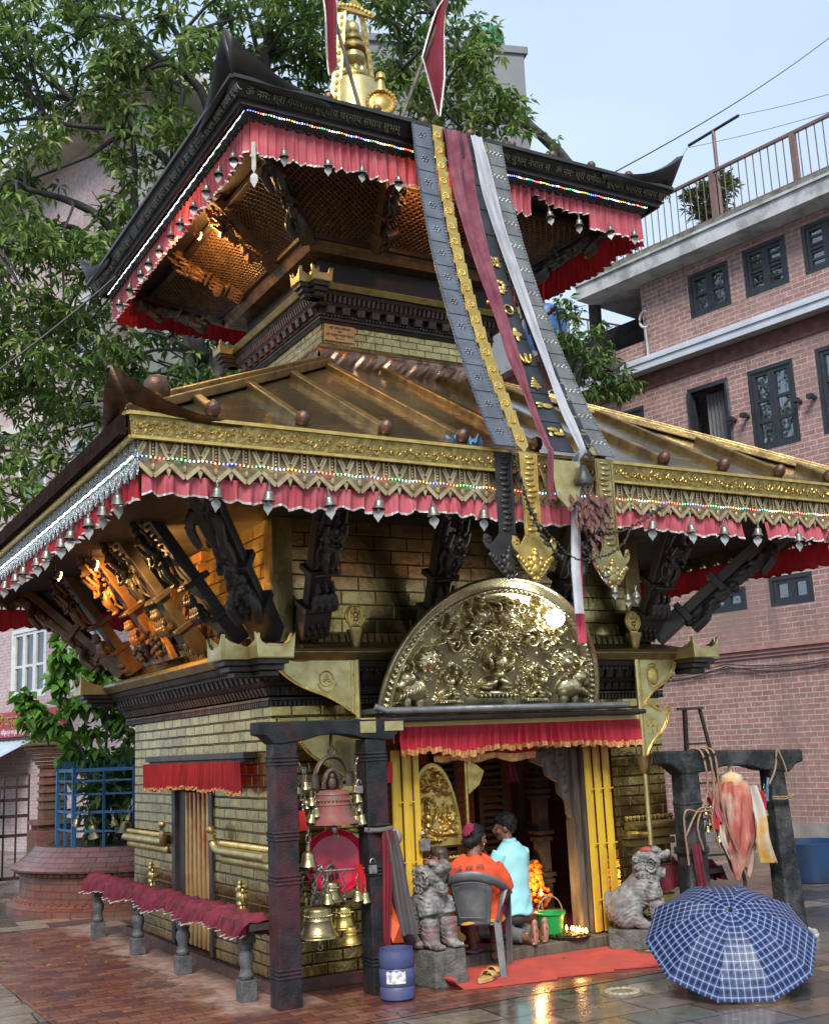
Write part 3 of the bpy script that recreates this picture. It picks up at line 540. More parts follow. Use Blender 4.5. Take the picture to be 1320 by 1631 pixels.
def limbs(mb, brs):
    for pts, r0, r1 in brs:
        P = catm(pts, 5); n = len(P); mb.tube(P, [lerp(r0, r1, i/(n-1)) for i in range(n)], 8)
def twigs(mb, cl, brs, seed):
    rnd = random.Random(seed); allp = [Vector(p) for b in brs for p in b[0]]
    for c in cl:
        q = Vector(c[:3]); a = min(allp, key=lambda p: (p-q).length)
        if (a-q).length > 4: continue
        mid = a.lerp(q, .5)+Vector((rnd.uniform(-.2, .2), rnd.uniform(-.2, .2), rnd.uniform(.0, .3))); P = catm([a, mid, q], 4)
        mb.tube(P, [lerp(.04, .014, i/(len(P)-1)) for i in range(len(P))], 5)
        for k in range(3): mb.tube([q, q+Vector((rnd.uniform(-1, 1), rnd.uniform(-1, 1), rnd.uniform(-.7, .7)))*c[3]], [.014, .006], 4)
def tree(name, label, base, cl, brs, mat, dens, L_, ratio, seed, group=None):
    t = thing(name, label, 'tree', base, 0, group); m = MB(); limbs(m, brs); twigs(m, cl, brs, seed); m.build('trunk', BARK, t, smooth=60)
    leaf_obj('crown', cl, dens, L_, ratio, mat, t, seed); return t
b0 = BR_l1[0]; root = (b0[0], b0[1], 0)
tree('broadleaf_tree', 'big spreading tree with dark bare limbs behind the brown corner horn', root, CL_A+CL_A2+CL_A3,
     [([root]+BR_l1, .20, .05), (BR_l2, .09, .03), ([(BR_l3[0][0], BR_l3[0][1], 5)]+BR_l3, .13, .03), (BR_l3b, .06, .03), ([(BR_l4[0][0], BR_l4[0][1], 4)]+BR_l4, .12, .03), (BR_l4b, .07, .03), (BR_l4c, .06, .02), (BR_t2, .07, .04), (BR_t3, .07, .04)], LEAF_A, 118, .22, .32, 5)
b0 = BR_tB[0]; root = (b0[0], b0[1], 0)
tree('broadleaf_tree', 'straight slim-trunked tree behind the upper roof, beside the gilded spire', root, CL_Ct+CL_B, [([root]+BR_tB, .17, .08), (BR_tBb, .06, .03)], LEAF_B, 150, .22, .32, 6)
b0 = BR_c1[0]; root = (b0[0], b0[1], 0)
tree('broadleaf_tree', 'drooping leafy tree in front of the grey concrete tower', root, CL_C+CL_C2, [([root]+BR_c1, .16, .04), (BR_c2, .08, .03), (BR_c3, .05, .02)], LEAF_A, 190, .21, .32, 7)
b0 = BR_d1[0]; root = (b0[0], b0[1], 0)
tree('broadleaf_tree', 'low bushy tree between the banners and the pink brick house', root, CL_D, [([root]+BR_d1, .10, .03), (BR_d2, .05, .02)], LEAF_B, 240, .19, .32, 8)
# ---------------------------------------------------------------- grey tower
T = thing('concrete_tower', 'bare grey concrete tower block behind the tree top', 'building', (13.2, 18.6, 0))
m_ = MB(); A_, B_ = V(15.25, 16.9, 0), V(9.9, 18.6, 0); dv = V(1.5, 6, 0)
m_.add([A_, B_, B_+dv, A_+dv, A_+V(0, 0, 24.4), B_+V(0, 0, 24.4), B_+dv+V(0, 0, 24.4), A_+dv+V(0, 0, 24.4)], [(0, 1, 5, 4), (1, 2, 6, 5), (2, 3, 7, 6), (3, 0, 4, 7), (4, 5, 6, 7)])
m_.build('wall', CONCG, T)
m_ = MB(); m_.add([p+q for q in (V(0, 0, 24.4), V(0, 0, 24.65)) for p in (A_+V(.1, -.12, 0), B_+V(-.1, -.1, 0), B_+dv, A_+dv)], [(0, 1, 5, 4), (1, 2, 6, 5), (2, 3, 7, 6), (3, 0, 4, 7), (4, 5, 6, 7), (0, 3, 2, 1)]); m_.build('coping', CONCG, T)
m_ = MB(); m_.lathe([(.02, 0), (.62, 0), (.64, .1), (.58, .16), (.64, .22), (.64, .5), (.58, .56), (.62, .62), (.62, .85), (.5, 1.0), (.25, 1.12), (.24, 1.24), (.02, 1.26)], 24, (14.45, 17.9, 24.6))
tag(m_.build('water_tank', mk('green_tank_plastic', (.02, .22, .13), (.015, .17, .10), .4, bd=0), smooth=40), 'green ribbed plastic water tank on top of the grey tower', 'water tank')
# ---------------------------------------------------------------- left house behind trees
LB = thing('shop_house', 'pale pink brick house with white windows and a red shop sign, behind the planter', 'building', (-.39, 16.03, 0))
FL = Face((-.39, 16.03, 0), (-.25, .968, 0), (-.968, -.25, 0))
PALEBR = brickmat('pale_pink_brick', (.50, .37, .36), (.43, .31, .30), (.55, .46, .45), .24, .075, .009, .8, 0, .003)
WHITEP = mk('white_window_paint', (.68, .68, .66), (.55, .55, .53), .5, 0, 4, 40, .001); CREAM = mk('cream_plaster', (.60, .57, .50), (.50, .47, .41), .8, 0, 2, 30, .003)
lw = [(-.68, 1.05, 3.36, 4.95), (-.5, .9, 7.2, 8.9), (-3.0, -1.6, 7.2, 8.9), (-.5, .9, 10.8, 12.3), (-3.0, -1.6, 10.8, 12.3), (-3.2, -1.7, 3.36, 4.95), (2.2, 3.6, 7.2, 8.9), (2.4, 3.8, 3.36, 4.95)]
w = MB(); FL.wall(w, -5.0, 9, 0, 15.9, lw+[(1.9, 6.5, 0, 2.0)]); w.add([FL.p(-5, 0), FL.p(-5, 0, -8), FL.p(-5, 15.9, -8), FL.p(-5, 15.9)], [(0, 1, 2, 3)]); w.build('wall', PALEBR, LB)
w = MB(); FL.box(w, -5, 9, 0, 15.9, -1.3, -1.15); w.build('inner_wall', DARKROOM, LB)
w = MB(); FL.box(w, -5.06, -4.5, 0, 15.9, -.2, .06); FL.box(w, -5.06, -5.0, 0, 15.9, -8, -.2); w.build('corner_pier', CREAM, LB)
w = MB(); FL.box(w, -5.9, 9.4, 15.9, 16.15, -8, .9); FL.box(w, -5.9, 9.4, 16.15, 16.3, -8, .95); w.build('eave', CREAM, LB)
w = MB(); FL.box(w, -5.0, 9, 6.0, 6.25, 0, .12); FL.box(w, -5, 9, 9.7, 9.95, 0, .12); w.build('floor_band', CREAM, LB)
for a in lw: FL.window(LB, *a, WHITEP, nleaf=3 if a[2] < 4 else 2, bars=(.45,), fw=.09, curtain=weave('teal_curtain', (.25, .42, .45)) if a[2] < 4 and a[0] > -1 else CURT)
sg = MB(); FL.box(sg, -1.9, 1.7, 2.5, 3.06, .1, .2); SG = sg.build('shop_sign', mk('sign_red', (.36, .03, .06), (.30, .03, .05), .45, bd=0), LB)
Mx = plane_M(FL.p(.25, 2.84, .205), -FL.d, (0, 0, 1)); text_mesh('श्री वल्लभविलास', .34, Mx, GOLD, 'lettering', SG, .02)
text_mesh('मिष्ठान्न भण्डार एण्ड स्वीट्स', .14, plane_M(FL.p(.25, 2.6, .205), -FL.d, (0, 0, 1)), WHITEP, 'lettering', SG, .004)
e = MB(); e.prism([(.22*math.cos(a), .24*math.sin(a)) for a in np.linspace(0, 6.28, 28)[:-1]], FL.p(1.42, 2.78, .21), -FL.d, (0, 0, 1), .02); e.build('roundel', WHITEP, SG)
aw = MB(); aw.grid(lambda u, v: FL.p(lerp(-.4, 6, u), lerp(2.42, 1.95, v)+.012*math.sin(u*160), lerp(.1, 1.1, v)), 120, 2); A2 = aw.build('awning', mk('awning_sheet', (.42, .5, .58), (.3, .36, .42), .5, 0, 3, 30, .001), LB, solid=.01)
aw = MB(); aw.grid(lambda u, v: FL.p(lerp(-.4, 6, u), 1.95-.30*v-.03*v*abs(math.sin(u*60)), 1.1), 120, 2); aw.build('fringe', mk('awning_stripe', (.16, .16, .17), (.42, .42, .42), .7, 0, 1, 30, .001, stretch=(9, 9, 0.05)), A2, solid=.006)
sh = MB(); FL.box(sh, 1.9, 6.5, 0, 2.0, -.6, -.5); sh.build('shopfront', mk('shop_interior', (.16, .13, .12), (.04, .035, .035), .6, 0, 3), LB)
# red house glimpsed between the tree and the brick house
T = thing('red_house', 'dark red house with a small railed balcony glimpsed behind the low tree', 'building', (11.5, 10.6, 0))
m_ = MB(); m_.box(9.7, 9.6, 0, 13.5, 14, 10.6); m_.build('wall', mk('red_plaster', (.20, .045, .04), (.14, .035, .03), .8, 0, 1.5), T)
m_ = MB(); m_.box(9.4, 8.9, 10.6, 13.5, 14, 10.75); m_.build('balcony_slab', CONC, T)
m_ = MB()
for k in range(14): m_.tube([(9.5+.28*k, 9.0, 10.75), (9.5+.28*k, 9.0, 11.5)], .018, 5)
m_.tube([(9.45, 9.0, 11.5), (13.4, 9.0, 11.5)], .025, 6); m_.build('railing', mk('red_rail', (.22, .05, .05)), T)
m_ = MB(); m_.lathe([(.02, 0), (.5, 0), (.52, .9), (.5, 1.1), (.3, 1.25), (.02, 1.3)], 18, (10.0, 9.8, 10.75)); tag(m_.build('water_drum', mk('blue_drum_plastic', (.03, .11, .34), None, .4, bd=0), smooth=40), 'blue plastic water drum on the red house balcony', 'water drum')
# terrace plant
t = thing('oleander_bush', 'spindly green oleander in a pot on the roof terrace', 'plant', FR.p(.2, 11.05, -.1))
m_ = MB(); m_.lathe([(.02, 0), (.16, 0), (.22, .3), (.19, .3), (.02, .28)], 14, FR.p(.2, 11.05, -.1)); m_.build('pot', COPPER, t, smooth=40)
cl = [(*FR.p(.2+random.uniform(-.35, .5), 11.4+.75*random.random(), -.1+random.uniform(-.25, .25)), .16) for _ in range(24)]
m_ = MB()
for c in cl: m_.tube([FR.p(.2, 11.2, -.1), c[:3]], [.012, .006], 4)
m_.build('stem', BARK, t); leaf_obj('foliage', cl, 900, .17, .22, leafmat('oleander_leaf', (.05, .09, .03), (.12, .17, .06), (.25, .27, .13)), t, 11, droop=-.3)
# ================================================================ the temple
TP = thing('temple', 'two-tiered gilded brick temple with flared copper roofs and carved struts', 'temple', (0, 0, 0))
HW = 2.08
def side(k):
    "rotation of side k: 0 front (-Y), 1 right, 2 back, 3 left"
    return Matrix.Rotation(k*math.pi/2, 3, 'Z')
b = MB(); b.frus(HW+.06, 0.0, HW+.05, .09); b.build('plinth', mk('red_stained_stone', (.17, .06, .045), (.085, .04, .03), .55, 0, 6, 40, .006), TP, bevel=.008)
DX0, DX1, DZ = -1.03, 1.43, 1.9
b = MB()
def slabwall(b, x0, x1, z0, z1, k, h=HW, t=.2):
    M3 = side(k).to_4x4(); b.M = M3; b.box(x0, -h, z0, x1, -h+t, z1); b.M = None
slabwall(b, -HW, DX0, .09, 2.26, 0); slabwall(b, DX1, HW, .09, 2.26, 0); slabwall(b, DX0, DX1, DZ, 2.26, 0)
slabwall(b, -HW+.2, HW, .09, 2.26, 1); slabwall(b, -HW+.2, HW-.2, .09, 2.26, 2)
# left wall (x = -HW) with side door y -.66 .. .52 ; side(3) maps local x -> -y
slabwall(b, -HW+.201, -.52, .09, 2.26, 3); slabwall(b, .66, HW-.201, .09, 2.26, 3); slabwall(b, -.52, .66, 1.55, 2.26, 3)
b.build('wall', BRASS_BR, TP)
b = MB()
b.box(-1.87, -1.87, .03, 1.87, 1.87, .095); b.build('floor', mk('red_felt', (.28, .035, .035), (.19, .025, .03), .9, 0, 5, 120, .002), TP)
b = MB(); b.box(-1.86, -1.85, 2.1, 1.86, 1.86, 2.2); b.box(-1.87, -.30, .1, 1.87, -.2, 2.1); b.box(1.75, -1.85, .1, 1.86, .6, 2.1); b.box(-1.86, -1.85, .1, -1.75, .6, 2.1)
b.build('inner_wall', brickmat('dark_red_inner_brick', (.16, .04, .03), (.11, .03, .025), (.05, .02, .015), .22, .075, .006, .7, 0, .006), TP)
b = MB()                                                        # slatted black shutters and posts inside
for x0, x1, y in ((.95, 1.30, -.42), (.45, .70, -.42)):
    b.box(x0, y, .1, x0+.05, y+.06, 2.1); b.box(x1-.05, y, .1, x1, y+.06, 2.1)
    for k in range(26): b.box(x0+.05, y+.01, .2+.07*k, x1-.05, y+.05, .235+.07*k)
b.build('inner_shutter', WOODB, TP)
b = MB(); b.box(1.36, -.55, .1, 1.46, -.45, 2.05); ringpost_ = [b.box(1.04, -1.36, .1, 1.16, -1.24, 2.05)]+[b.box(1.02-.01*(k % 2), -1.38-.01*(k % 2), z, 1.18+.01*(k % 2), -1.22+.01*(k % 2), z+.035) for k, z in enumerate((.5, .56, .9, .96, 1.3, 1.36, 1.42, 1.48, 1.54, 1.6))]
b.build('inner_post', WOODB, TP, smooth=40)
# door frame
b = MB(); b.box(DX0, -2.2, .0, DX1, -1.9, .1); b.build('door_sill', WOODJ, TP, bevel=.01)
b = MB(); b.box(1.0, -2.02, .1, 1.07, -1.86, 1.88); b.box(1.085, -2.06, .1, 1.15, -1.88, 1.88); b.box(-.80, -2.04, .1, -.72, -1.88, 1.88); b.box(-.80, -2.05, 1.80, 1.15, -1.88, 1.9)
b.build('door_jamb', WOODJ, TP, bevel=.008)
b = MB(); b.box(1.165, -2.07, .1, 1.2, -1.9, 1.88)
for k in range(44): b.ball((1.16, -2.065, .13+.04*k), (.02, .02, .016), 6, 4)
b.build('bead_moulding', WOOD, TP, smooth=60)
b = MB(); pts = [(0, 0), (0, -.66), (-.04, -.62), (-.05, -.5), (-.13, -.42), (-.14, -.32), (-.26, -.25), (-.28, -.17), (-.42, -.12), (-.46, -.02), (-.48, 0)]
b.prism(pts, (1.0, -1.94, 1.80), (1, 0, 0), (0, 0, 1), .05)
for i, (u, v) in enumerate(((-.08, -.1), (-.2, -.08), (-.07, -.24), (-.3, -.05), (-.16, -.18), (-.06, -.38))): b.ball((1.0+u, -1.965, 1.8+v), (.05, .02, .045), 8, 5)
b.build('arch_spandrel', WOODJ, TP, smooth=50)
# side door
b = MB(); b.box(-1.99, -.60, .1, -1.95, .46, 1.53); b.build('side_door_back', DARKROOM, TP)
b = MB(); b.box(-2.10, -.66, .09, -2.0, -.58, 1.54); b.box(-2.10, .42, .09, -2.0, .52, 1.54); b.box(-2.06, .20, .1, -2.0, .42, 1.54); b.build('side_door_frame', WOODB, TP, bevel=.006)
GRILL = mk('gilt_slats_red_smeared', (.62, .43, .17), (.50, .30, .11), .42, .5, 6, 60, .002, c3=(.42, .07, .03), s3=1.6)
b = MB()
for k in range(13): y = -.57+.062*k; b.box(-2.06+(.02 if k % 2 else 0), y, .12, -2.035+(.02 if k % 2 else 0), y+.05, 1.53)
b.build('folding_grille', GRILL, TP, bevel=.004)
b = MB(); b.box(-2.2, -1.73, 1.83, -HW, 1.10, 1.885); b.box(-2.17, -1.68, 1.80, -HW, 1.05, 1.83); b.build('side_lintel', WOODB, TP, bevel=.006)
b = MB()
for sg_, y0, y1 in ((1, .66, 2.03), (-1, -.92, -2.05)):
    P = [(-2.14, y1, 1.04)]+[(-2.14, lerp(y1, y0, t), 1.04) for t in (.25, .5, .75, .93)]+[(-2.15, y0-.02*sg_, 1.06), (-2.17, y0-.06*sg_, 1.13), (-2.17, y0-.05*sg_, 1.2), (-2.18, y0-.11*sg_, 1.23)]
    b.tube(catm(P, 4), [.038]*21+[lerp(.038, .026, i/12) for i in range(12)], 10)
    b.ball((-2.18, y0-.08*sg_, 1.22), (.04, .055, .035), 8, 6)
    n = int(abs(y1-y0)/.05)
    for i in range(n):
        y = lerp(y1, y0, (i+.5)/n); b.ball((-2.11, y, 1.10), (.028, .022, .028), 6, 4); b.ball((-2.1, y, .965), (.03, .027, .045), 6, 4)
b.build('brass_moulding', GOLDP, TP, smooth=60)
def idol(b, c, s, n=(-1, 0, 0), up=(0, 0, 1)):
    "small standing figure in relief"
    n = Vector(n); up = Vector(up); x = up.cross(n); c = Vector(c); R3 = Matrix((x, n, up)).transposed()
    P = lambda u, v, w: c+(x*u+up*v+n*w)*s
    for u, v, w, r in ((0, .92, .06, (.09, .08, .11)), (0, 1.06, .05, (.07, .06, .09)), (0, .66, .05, (.15, .10, .16)), (0, .42, .05, (.14, .1, .12)), (-.09, .2, .04, (.075, .07, .2)), (.09, .2, .04, (.075, .07, .2)),
                       (-.22, .62, .03, (.06, .06, .16)), (.22, .62, .03, (.06, .06, .16)), (-.25, .84, .04, (.06, .05, .09)), (.25, .84, .04, (.06, .05, .09)), (0, .02, .04, (.3, .12, .06))):
        b.ball(P(u, v, w), tuple(q*s for q in r), 8, 6, R3)
b = MB()
for y in (1.25, -1.33): idol(b, (-HW, y, .5), .27)
for x in (1.78, -1.75): idol(b, (x, -HW, .5), .27, (0, -1, 0))
b.build('wall_relief_figure', GOLDP, TP, smooth=70)
b = MB(); b.box(1.5, -2.16, .92, 2.1, -HW, 1.0); b.box(1.52, -2.13, .84, 2.1, -HW, .9); b.tube([(1.5, -2.15, 1.03), (2.12, -2.15, 1.03)], .045, 8)
for k in range(12): b.ball((1.53+.05*k, -2.12, 1.1), (.026, .026, .03), 6, 4)
b.build('front_brass_moulding', BRASS, TP, smooth=50)
# cornice
def ring(b, h0, h1, z0, z1): b.frus(h0, z0, h1, z1)
def dent(b, h, z0, z1, w, gap, d, skew=0):
    for k in range(4):
        b.M = side(k).to_4x4(); n = int(2*h/(w+gap)); o = -n*(w+gap)/2+gap/2
        for i in range(n): x = o+i*(w+gap); b.add([(x, -h, z0), (x+w, -h, z0), (x+w, -h+d, z0), (x, -h+d, z0), (x, -h-skew, z1), (x+w, -h-skew, z1), (x+w, -h+d, z1), (x, -h+d, z1)], [(0, 3, 2, 1), (4, 5, 6, 7), (0, 1, 5, 4), (1, 2, 6, 5), (2, 3, 7, 6), (3, 0, 4, 7)])
        b.M = None
b = MB(); ring(b, 2.09, 2.11, 2.24, 2.285); ring(b, 2.12, 2.12, 2.29, 2.315); ring(b, 2.12, 2.13, 2.33, 2.40); ring(b, 2.15, 2.2, 2.40, 2.44); ring(b, 2.17, 2.19, 2.445, 2.515); ring(b, 2.24, 2.28, 2.52, 2.545); ring(b, 2.28, 2.31, 2.548, 2.595)
b.build('cornice', WOOD, TP, bevel=.004)
b = MB(); dent(b, 2.125, 2.245, 2.285, .022, .02, .05); dent(b, 2.13, 2.33, 2.395, .05, .035, .05, .035); dent(b, 2.2, 2.445, 2.515, .07, .05, .08, .03); dent(b, 2.26, 2.515, 2.55, .03, .02, .05); b.build('cornice_dentils', WOOD, TP)
b = MB(); ring(b, 2.34, 2.40, 2.6, 2.66); ring(b, 2.40, 2.38, 2.662, 2.70); ring(b, 2.37, 2.12, 2.70, 2.775); b.build('ledge', BRASS, TP, bevel=.006)
b = MB(); dent(b, 2.075, 2.78, 2.86, .05, .02, .05, -.02); b.build('ledge_petals', BRASS, TP)
def crown(b, p, d, w, l, h):
    "beam end with a horned top: p start on axis d, width w"
    d = Vector(d); x = Vector((-d.y, d.x, 0)); p = Vector(p)
    prof = [(-w/2, 0), (w/2, 0), (w/2+.02, h*1.55), (w*.38, h*.95), (w*.2, h*.72), (-w*.2, h*.72), (-w*.38, h*.95), (-w/2-.02, h*1.55)]
    b.prism(prof, p+d*(l-.02), x, (0, 0, 1), .035)
    b.add([p+x*s*w/2+d*q+Vector((0, 0, z)) for q in (0, l-.02) for s, z in ((-1, 0), (1, 0), (1, h*.8), (-1, h*.8))], [(0, 1, 2, 3)[::-1], (4, 5, 6, 7), (0, 4, 5, 1), (1, 5, 6, 2), (2, 6, 7, 3), (3, 7, 4, 0)])
    for s in (-1, 1):
        b.prism([(0, h*.7), (l*.35, h*.85), (l*.7, h*1.1), (l-.02, h*1.5), (l-.02, h*.6), (0, h*.6)], p+x*s*(w/2-.012), d, (0, 0, 1), .022)
def crowns(h, z, w, l, hh, inset):
    b = MB(); w2 = MB()
    for sx in (-1, 1):
        for sy in (-1, 1):
            for p, d in (((sx*h, sy*(h-inset), z), (sx, 0, 0)), ((sx*(h-inset), sy*h, z), (0, sy, 0))):
                crown(b, p, d, w, l, hh); dv = Vector(d); x = Vector((-dv.y, dv.x, 0)); p = Vector(p)
                for q, (dz0, dz1) in zip((.85, .7, .52), ((-.045, -.004), (-.09, -.05), (-.135, -.095))):
                    vs = [p+x*s*(w*q/2)+dv*e+V(0, 0, dz) for dz in (dz0, dz1) for s, e in ((-1, -.1), (1, -.1), (1, l*q), (-1, l*q))]
                    w2.add(vs, [(0, 3, 2, 1), (4, 5, 6, 7), (0, 1, 5, 4), (1, 2, 6, 5), (2, 3, 7, 6), (3, 0, 4, 7)])
    return b, w2
b, w2 = crowns(2.34, 2.60, .30, .30, .13, .08); b.build('crowned_beam_end', GOLDP, TP, bevel=.004); w2.build('beam_end_bracket', WOOD, TP, bevel=.004)
# upper part of ground storey under the eave
b = MB(); b.frus(2.0, 2.775, 2.0, 4.95); b.build('upper_wall', BRASS_UP, TP)
b = MB()
for sx in (-1, 1):
    for sy in (-1, 1): b.box(sx*1.93-.09, sy*1.93-.09, 2.78, sx*1.93+.09, sy*1.93+.09, 4.9)
b.build('corner_pilaster', BRASS, TP)
b = MB()                                                        # carved window in the left upper wall
b.box(-2.06, -.28, 2.95, -2.0, .62, 3.0); b.box(-2.07, -.34, 3.75, -2.0, .68, 3.84); b.box(-2.06, -.28, 3.0, -2.0, -.2, 3.75); b.box(-2.06, .54, 3.0, -2.0, .62, 3.75); b.box(-2.05, .13, 3.0, -2.0, .2, 3.75)
for y in (-.24, .58, .165):
    for k in range(6): b.ball((-2.07, y, 3.06+.125*k), (.025, .045, .05), 6, 4)
b.build('carved_window_frame', WOODLIT, TP, smooth=40)
b = MB(); b.box(-2.02, -.2, 3.0, -2.004, .54, 3.75); b.build('carved_window_panel', WOODB, TP)
# ---------------------------------------------------------------- lower roof
EH, EZ, TH, TZ = 3.74, 4.13, .96, 5.72
sl = (TZ-EZ)/(EH-TH); zr = lambda h: EZ+(EH-h)*sl
b = MB()
for k in range(4):
    b.M = side(k).to_4x4(); b.add([(-EH, -EH, EZ), (EH, -EH, EZ), (TH, -TH, TZ), (-TH, -TH, TZ)], [(0, 1, 2, 3)]); b.M = None
for k in range(4):
    b.M = side(k).to_4x4(); b.add([(-EH+.03, -EH+.03, EZ-.12), (EH-.03, -EH+.03, EZ-.12), (TH, -TH, TZ-.16), (-TH, -TH, TZ-.16)], [(3, 2, 1, 0)]); b.M = None
RF = b.build('lower_roof', [ROOFM], TP)
b = MB()
for k in range(4):
    b.M = side(k).to_4x4()
    for i in range(15):
        x = -3.3+.472*i; b.beam((x, -3.60, zr(3.6)-.20), (x, -max(abs(x), 1.9)-.02, zr(max(abs(x), 1.9))-.20), .07, .09)
    b.M = None
b.build('rafter', SOFFIT, RF)
b = MB()                                                        # seams ending in knobs
kn = MB()
XS = [-3.11, -2.42, -1.73, -1.04, -.33, .36, 1.05, 1.76, 2.47, 3.14]
for k in range(4):
    b.M = kn.M = side(k).to_4x4()
    for x in XS:
        y1 = max(abs(x)+.10, TH+.02); b.beam((x, -3.58, zr(3.58)+.03), (x, -y1, zr(y1)+.03), .085, .075)
        kn.lathe([(.0, -.05), (.04, -.048), (.058, -.015), (.056, .015), (.048, .035), (.03, .06), (.012, .068), (0, .07)], 12, (x, -3.60, zr(3.6)+.05), (0, -.75, .66))
    b.M = kn.M = None
b.build('roof_seam', RIDGE, RF, bevel=.012); kn.build('seam_knob', COPPER, RF, smooth=60)
b = MB()
for sx in (-1, 1):
    for sy in (-1, 1):
        p0, p1 = V(sx*3.62, sy*3.62, zr(3.62)+.02), V(sx*(TH-.02), sy*(TH-.02), TZ+.03); b.beam(p0, p1, .22, .07); b.beam(p0+V(0, 0, .04), p1+V(0, 0, .04), .10, .07)
b.build('hip_ridge', RIDGE, RF, bevel=.01)
b = MB()
for sx in (-1, 1):
    for sy in (-1, 1): b.lathe([(0, -.08), (.06, -.07), (.088, -.02), (.09, .04), (.07, .09), (.03, .12), (.0, .125)], 14, (sx*3.46, sy*3.46, zr(3.46)+.11), (sx*.6, sy*.6, .55))
b.build('hip_knob', COPPER, RF, smooth=60)
GOLDBAND = mk('embossed_gilt_band', (.44, .32, .10), (.20, .14, .05), .36, .9, 22, 40, .01, .08)
def band(h, z0, z1, t, mat, name, par, out=.0):
    b = MB()
    for k in range(4):
        b.M = side(k).to_4x4(); b.add([(-h, -h, z0), (h, -h, z0), (h+out, -h-out, z1), (-h-out, -h-out, z1), (-h+t, -h+t, z0), (h-t, -h+t, z0), (h-t, -h+t, z1), (-h+t, -h+t, z1)], [(0, 1, 2, 3), (4, 7, 6, 5), (0, 4, 5, 1), (3, 2, 6, 7)]); b.M = None
    return b.build(name, mat, par)
FB = band(3.725, 3.965, 4.125, .05, GOLDBAND, 'eave_band', TP, .018)
b = MB()                                                        # raised edges and scroll work on the band
for k in range(4):
    b.M = side(k).to_4x4(); b.beam((-3.75, -3.75, 4.128), (3.75, -3.75, 4.128), .03, .025); b.beam((-3.73, -3.73, 3.968), (3.73, -3.73, 3.968), .03, .02)
    rnd = random.Random(k); x = -3.66
    while x < 3.66:
        r = rnd.uniform(.018, .034); z = 4.045+rnd.uniform(-.022, .022); a0 = rnd.uniform(0, 6.28)
        b.tube([(x+r*math.cos(a0+a)*(1-a/9), -3.738-.002, z+r*math.sin(a0+a)*(1-a/9)) for a in np.linspace(0, 4.6, 7)], .0065, 4); x += rnd.uniform(.045, .075)
    b.M = None
b.build('band_scrollwork', GOLD, FB)
def fringe(h, z0, z1, w, mat, par, name, k_list=(0, 1, 2, 3)):
    "row of carved pendant plates: upright ribs above, zig-zag points below"
    b = MB(); H_ = z1-z0
    for k in k_list:
        b.M = side(k).to_4x4(); n = int(round(2*h/w)); ww = 2*h/n
        for i in range(n):
            x = -h+(i+.5)*ww; zm = z0+H_*.44
            b.cm = 1; b.box(x-ww/2, -h+.004, z0+H_*.40, x+ww/2, -h+.014, z1)
            b.prism([(-ww/2, 0), (ww/2, 0), (ww*.25, -H_*.16), (0, -H_*.42), (-ww*.25, -H_*.16)], (x, -h+.009, zm), (1, 0, 0), (0, 0, 1), .012)
            b.cm = 0
            for s in (-1, 1):
                b.beam((x+s*ww*.46, -h-.004, zm-.01), (x+s*.004, -h-.004, z0+.012), ww*.13, .016, (0, -1, 0))
                b.beam((x+s*ww*.1, -h-.003, zm+.02), (x+s*ww*.1, -h-.003, z1), ww*.06, .016, (0, -1, 0))
                b.beam((x+s*ww*.22, -h-.002, z1-.01), (x+s*ww*.46, -h-.002, zm+H_*.1), ww*.09, .014, (0, -1, 0))
                b.beam((x+s*ww*.30, -h-.002, z1-.0), (x+s*ww*.47, -h-.002, zm+H_*.26), ww*.06, .014, (0, -1, 0))
            b.ball((x, -h-.002, zm-H_*.12), (ww*.07, .012, H_*.11), 6, 4)
            for q in (.2, .4, .6, .8): b.ball((x, -h-.002, lerp(zm+.03, z1, q)), (ww*.045, .012, ww*.045), 5, 3)
            b.prism([(-ww*.14, 0), (ww*.14, 0), (0, -H_*.34)], (x+ww/2, -h+.007, zm-H_*.03), (1, 0, 0), (0, 0, 1), .012)
        b.M = None
    return b.build(name, mat, par)
fringe(3.675, 3.705, 3.962, .225, [FRINGE, FRINGE_B], FB, 'carved_fringe', (0, 1, 2))
fringe(3.675, 3.705, 3.962, .155, mk('silvered_fringe', (.80, .82, .80), (.10, .10, .10), .26, .9, 60, 90, .012, .1), FB, 'silvered_fringe', (3,))
def horn(b, h, z0, z1, tip, run, lift, hb, sgn):
    "upturned corner: two concave sheets meeting on the diagonal"
    sx, sy = sgn; n = 14
    for ax in (0, 1):
        top = []; bot = []
        for i in range(n+1):
            t = i/n; q = h-run*(1-t); e = min(1, t*1.25)**1.4; d_ = tip-h
            pt = (q+d_*t**1.5, h+d_*e*1.0, z1+lift*t**2.9); pb = (q+(hb-h)*t*.5, h+(hb-h)*e*.5, z0+.10*t**3)
            if ax: pt = (pt[1], pt[0], pt[2]); pb = (pb[1], pb[0], pb[2])
            top.append((sx*pt[0], sy*pt[1], pt[2])); bot.append((sx*pb[0], sy*pb[1], pb[2]))
        vs = top+bot; fs = [(i, i+1, n+2+i, n+1+i) for i in range(n)]
        ins = [(p[0]-sx*.05, p[1]-sy*.05, p[2]-.01) for p in top]; m = len(vs); vs += ins
        fs += [(i+1, i, m+i, m+i+1) for i in range(n)]
        b.add(vs, fs)
b = MB()
for sx in (-1, 1):
    for sy in (-1, 1): horn(b, 3.745, 4.10, 4.135, 3.90, .80, .26, 3.77, (sx, sy))
b.build('corner_horn', COPPER, TP, smooth=60, solid=.012)
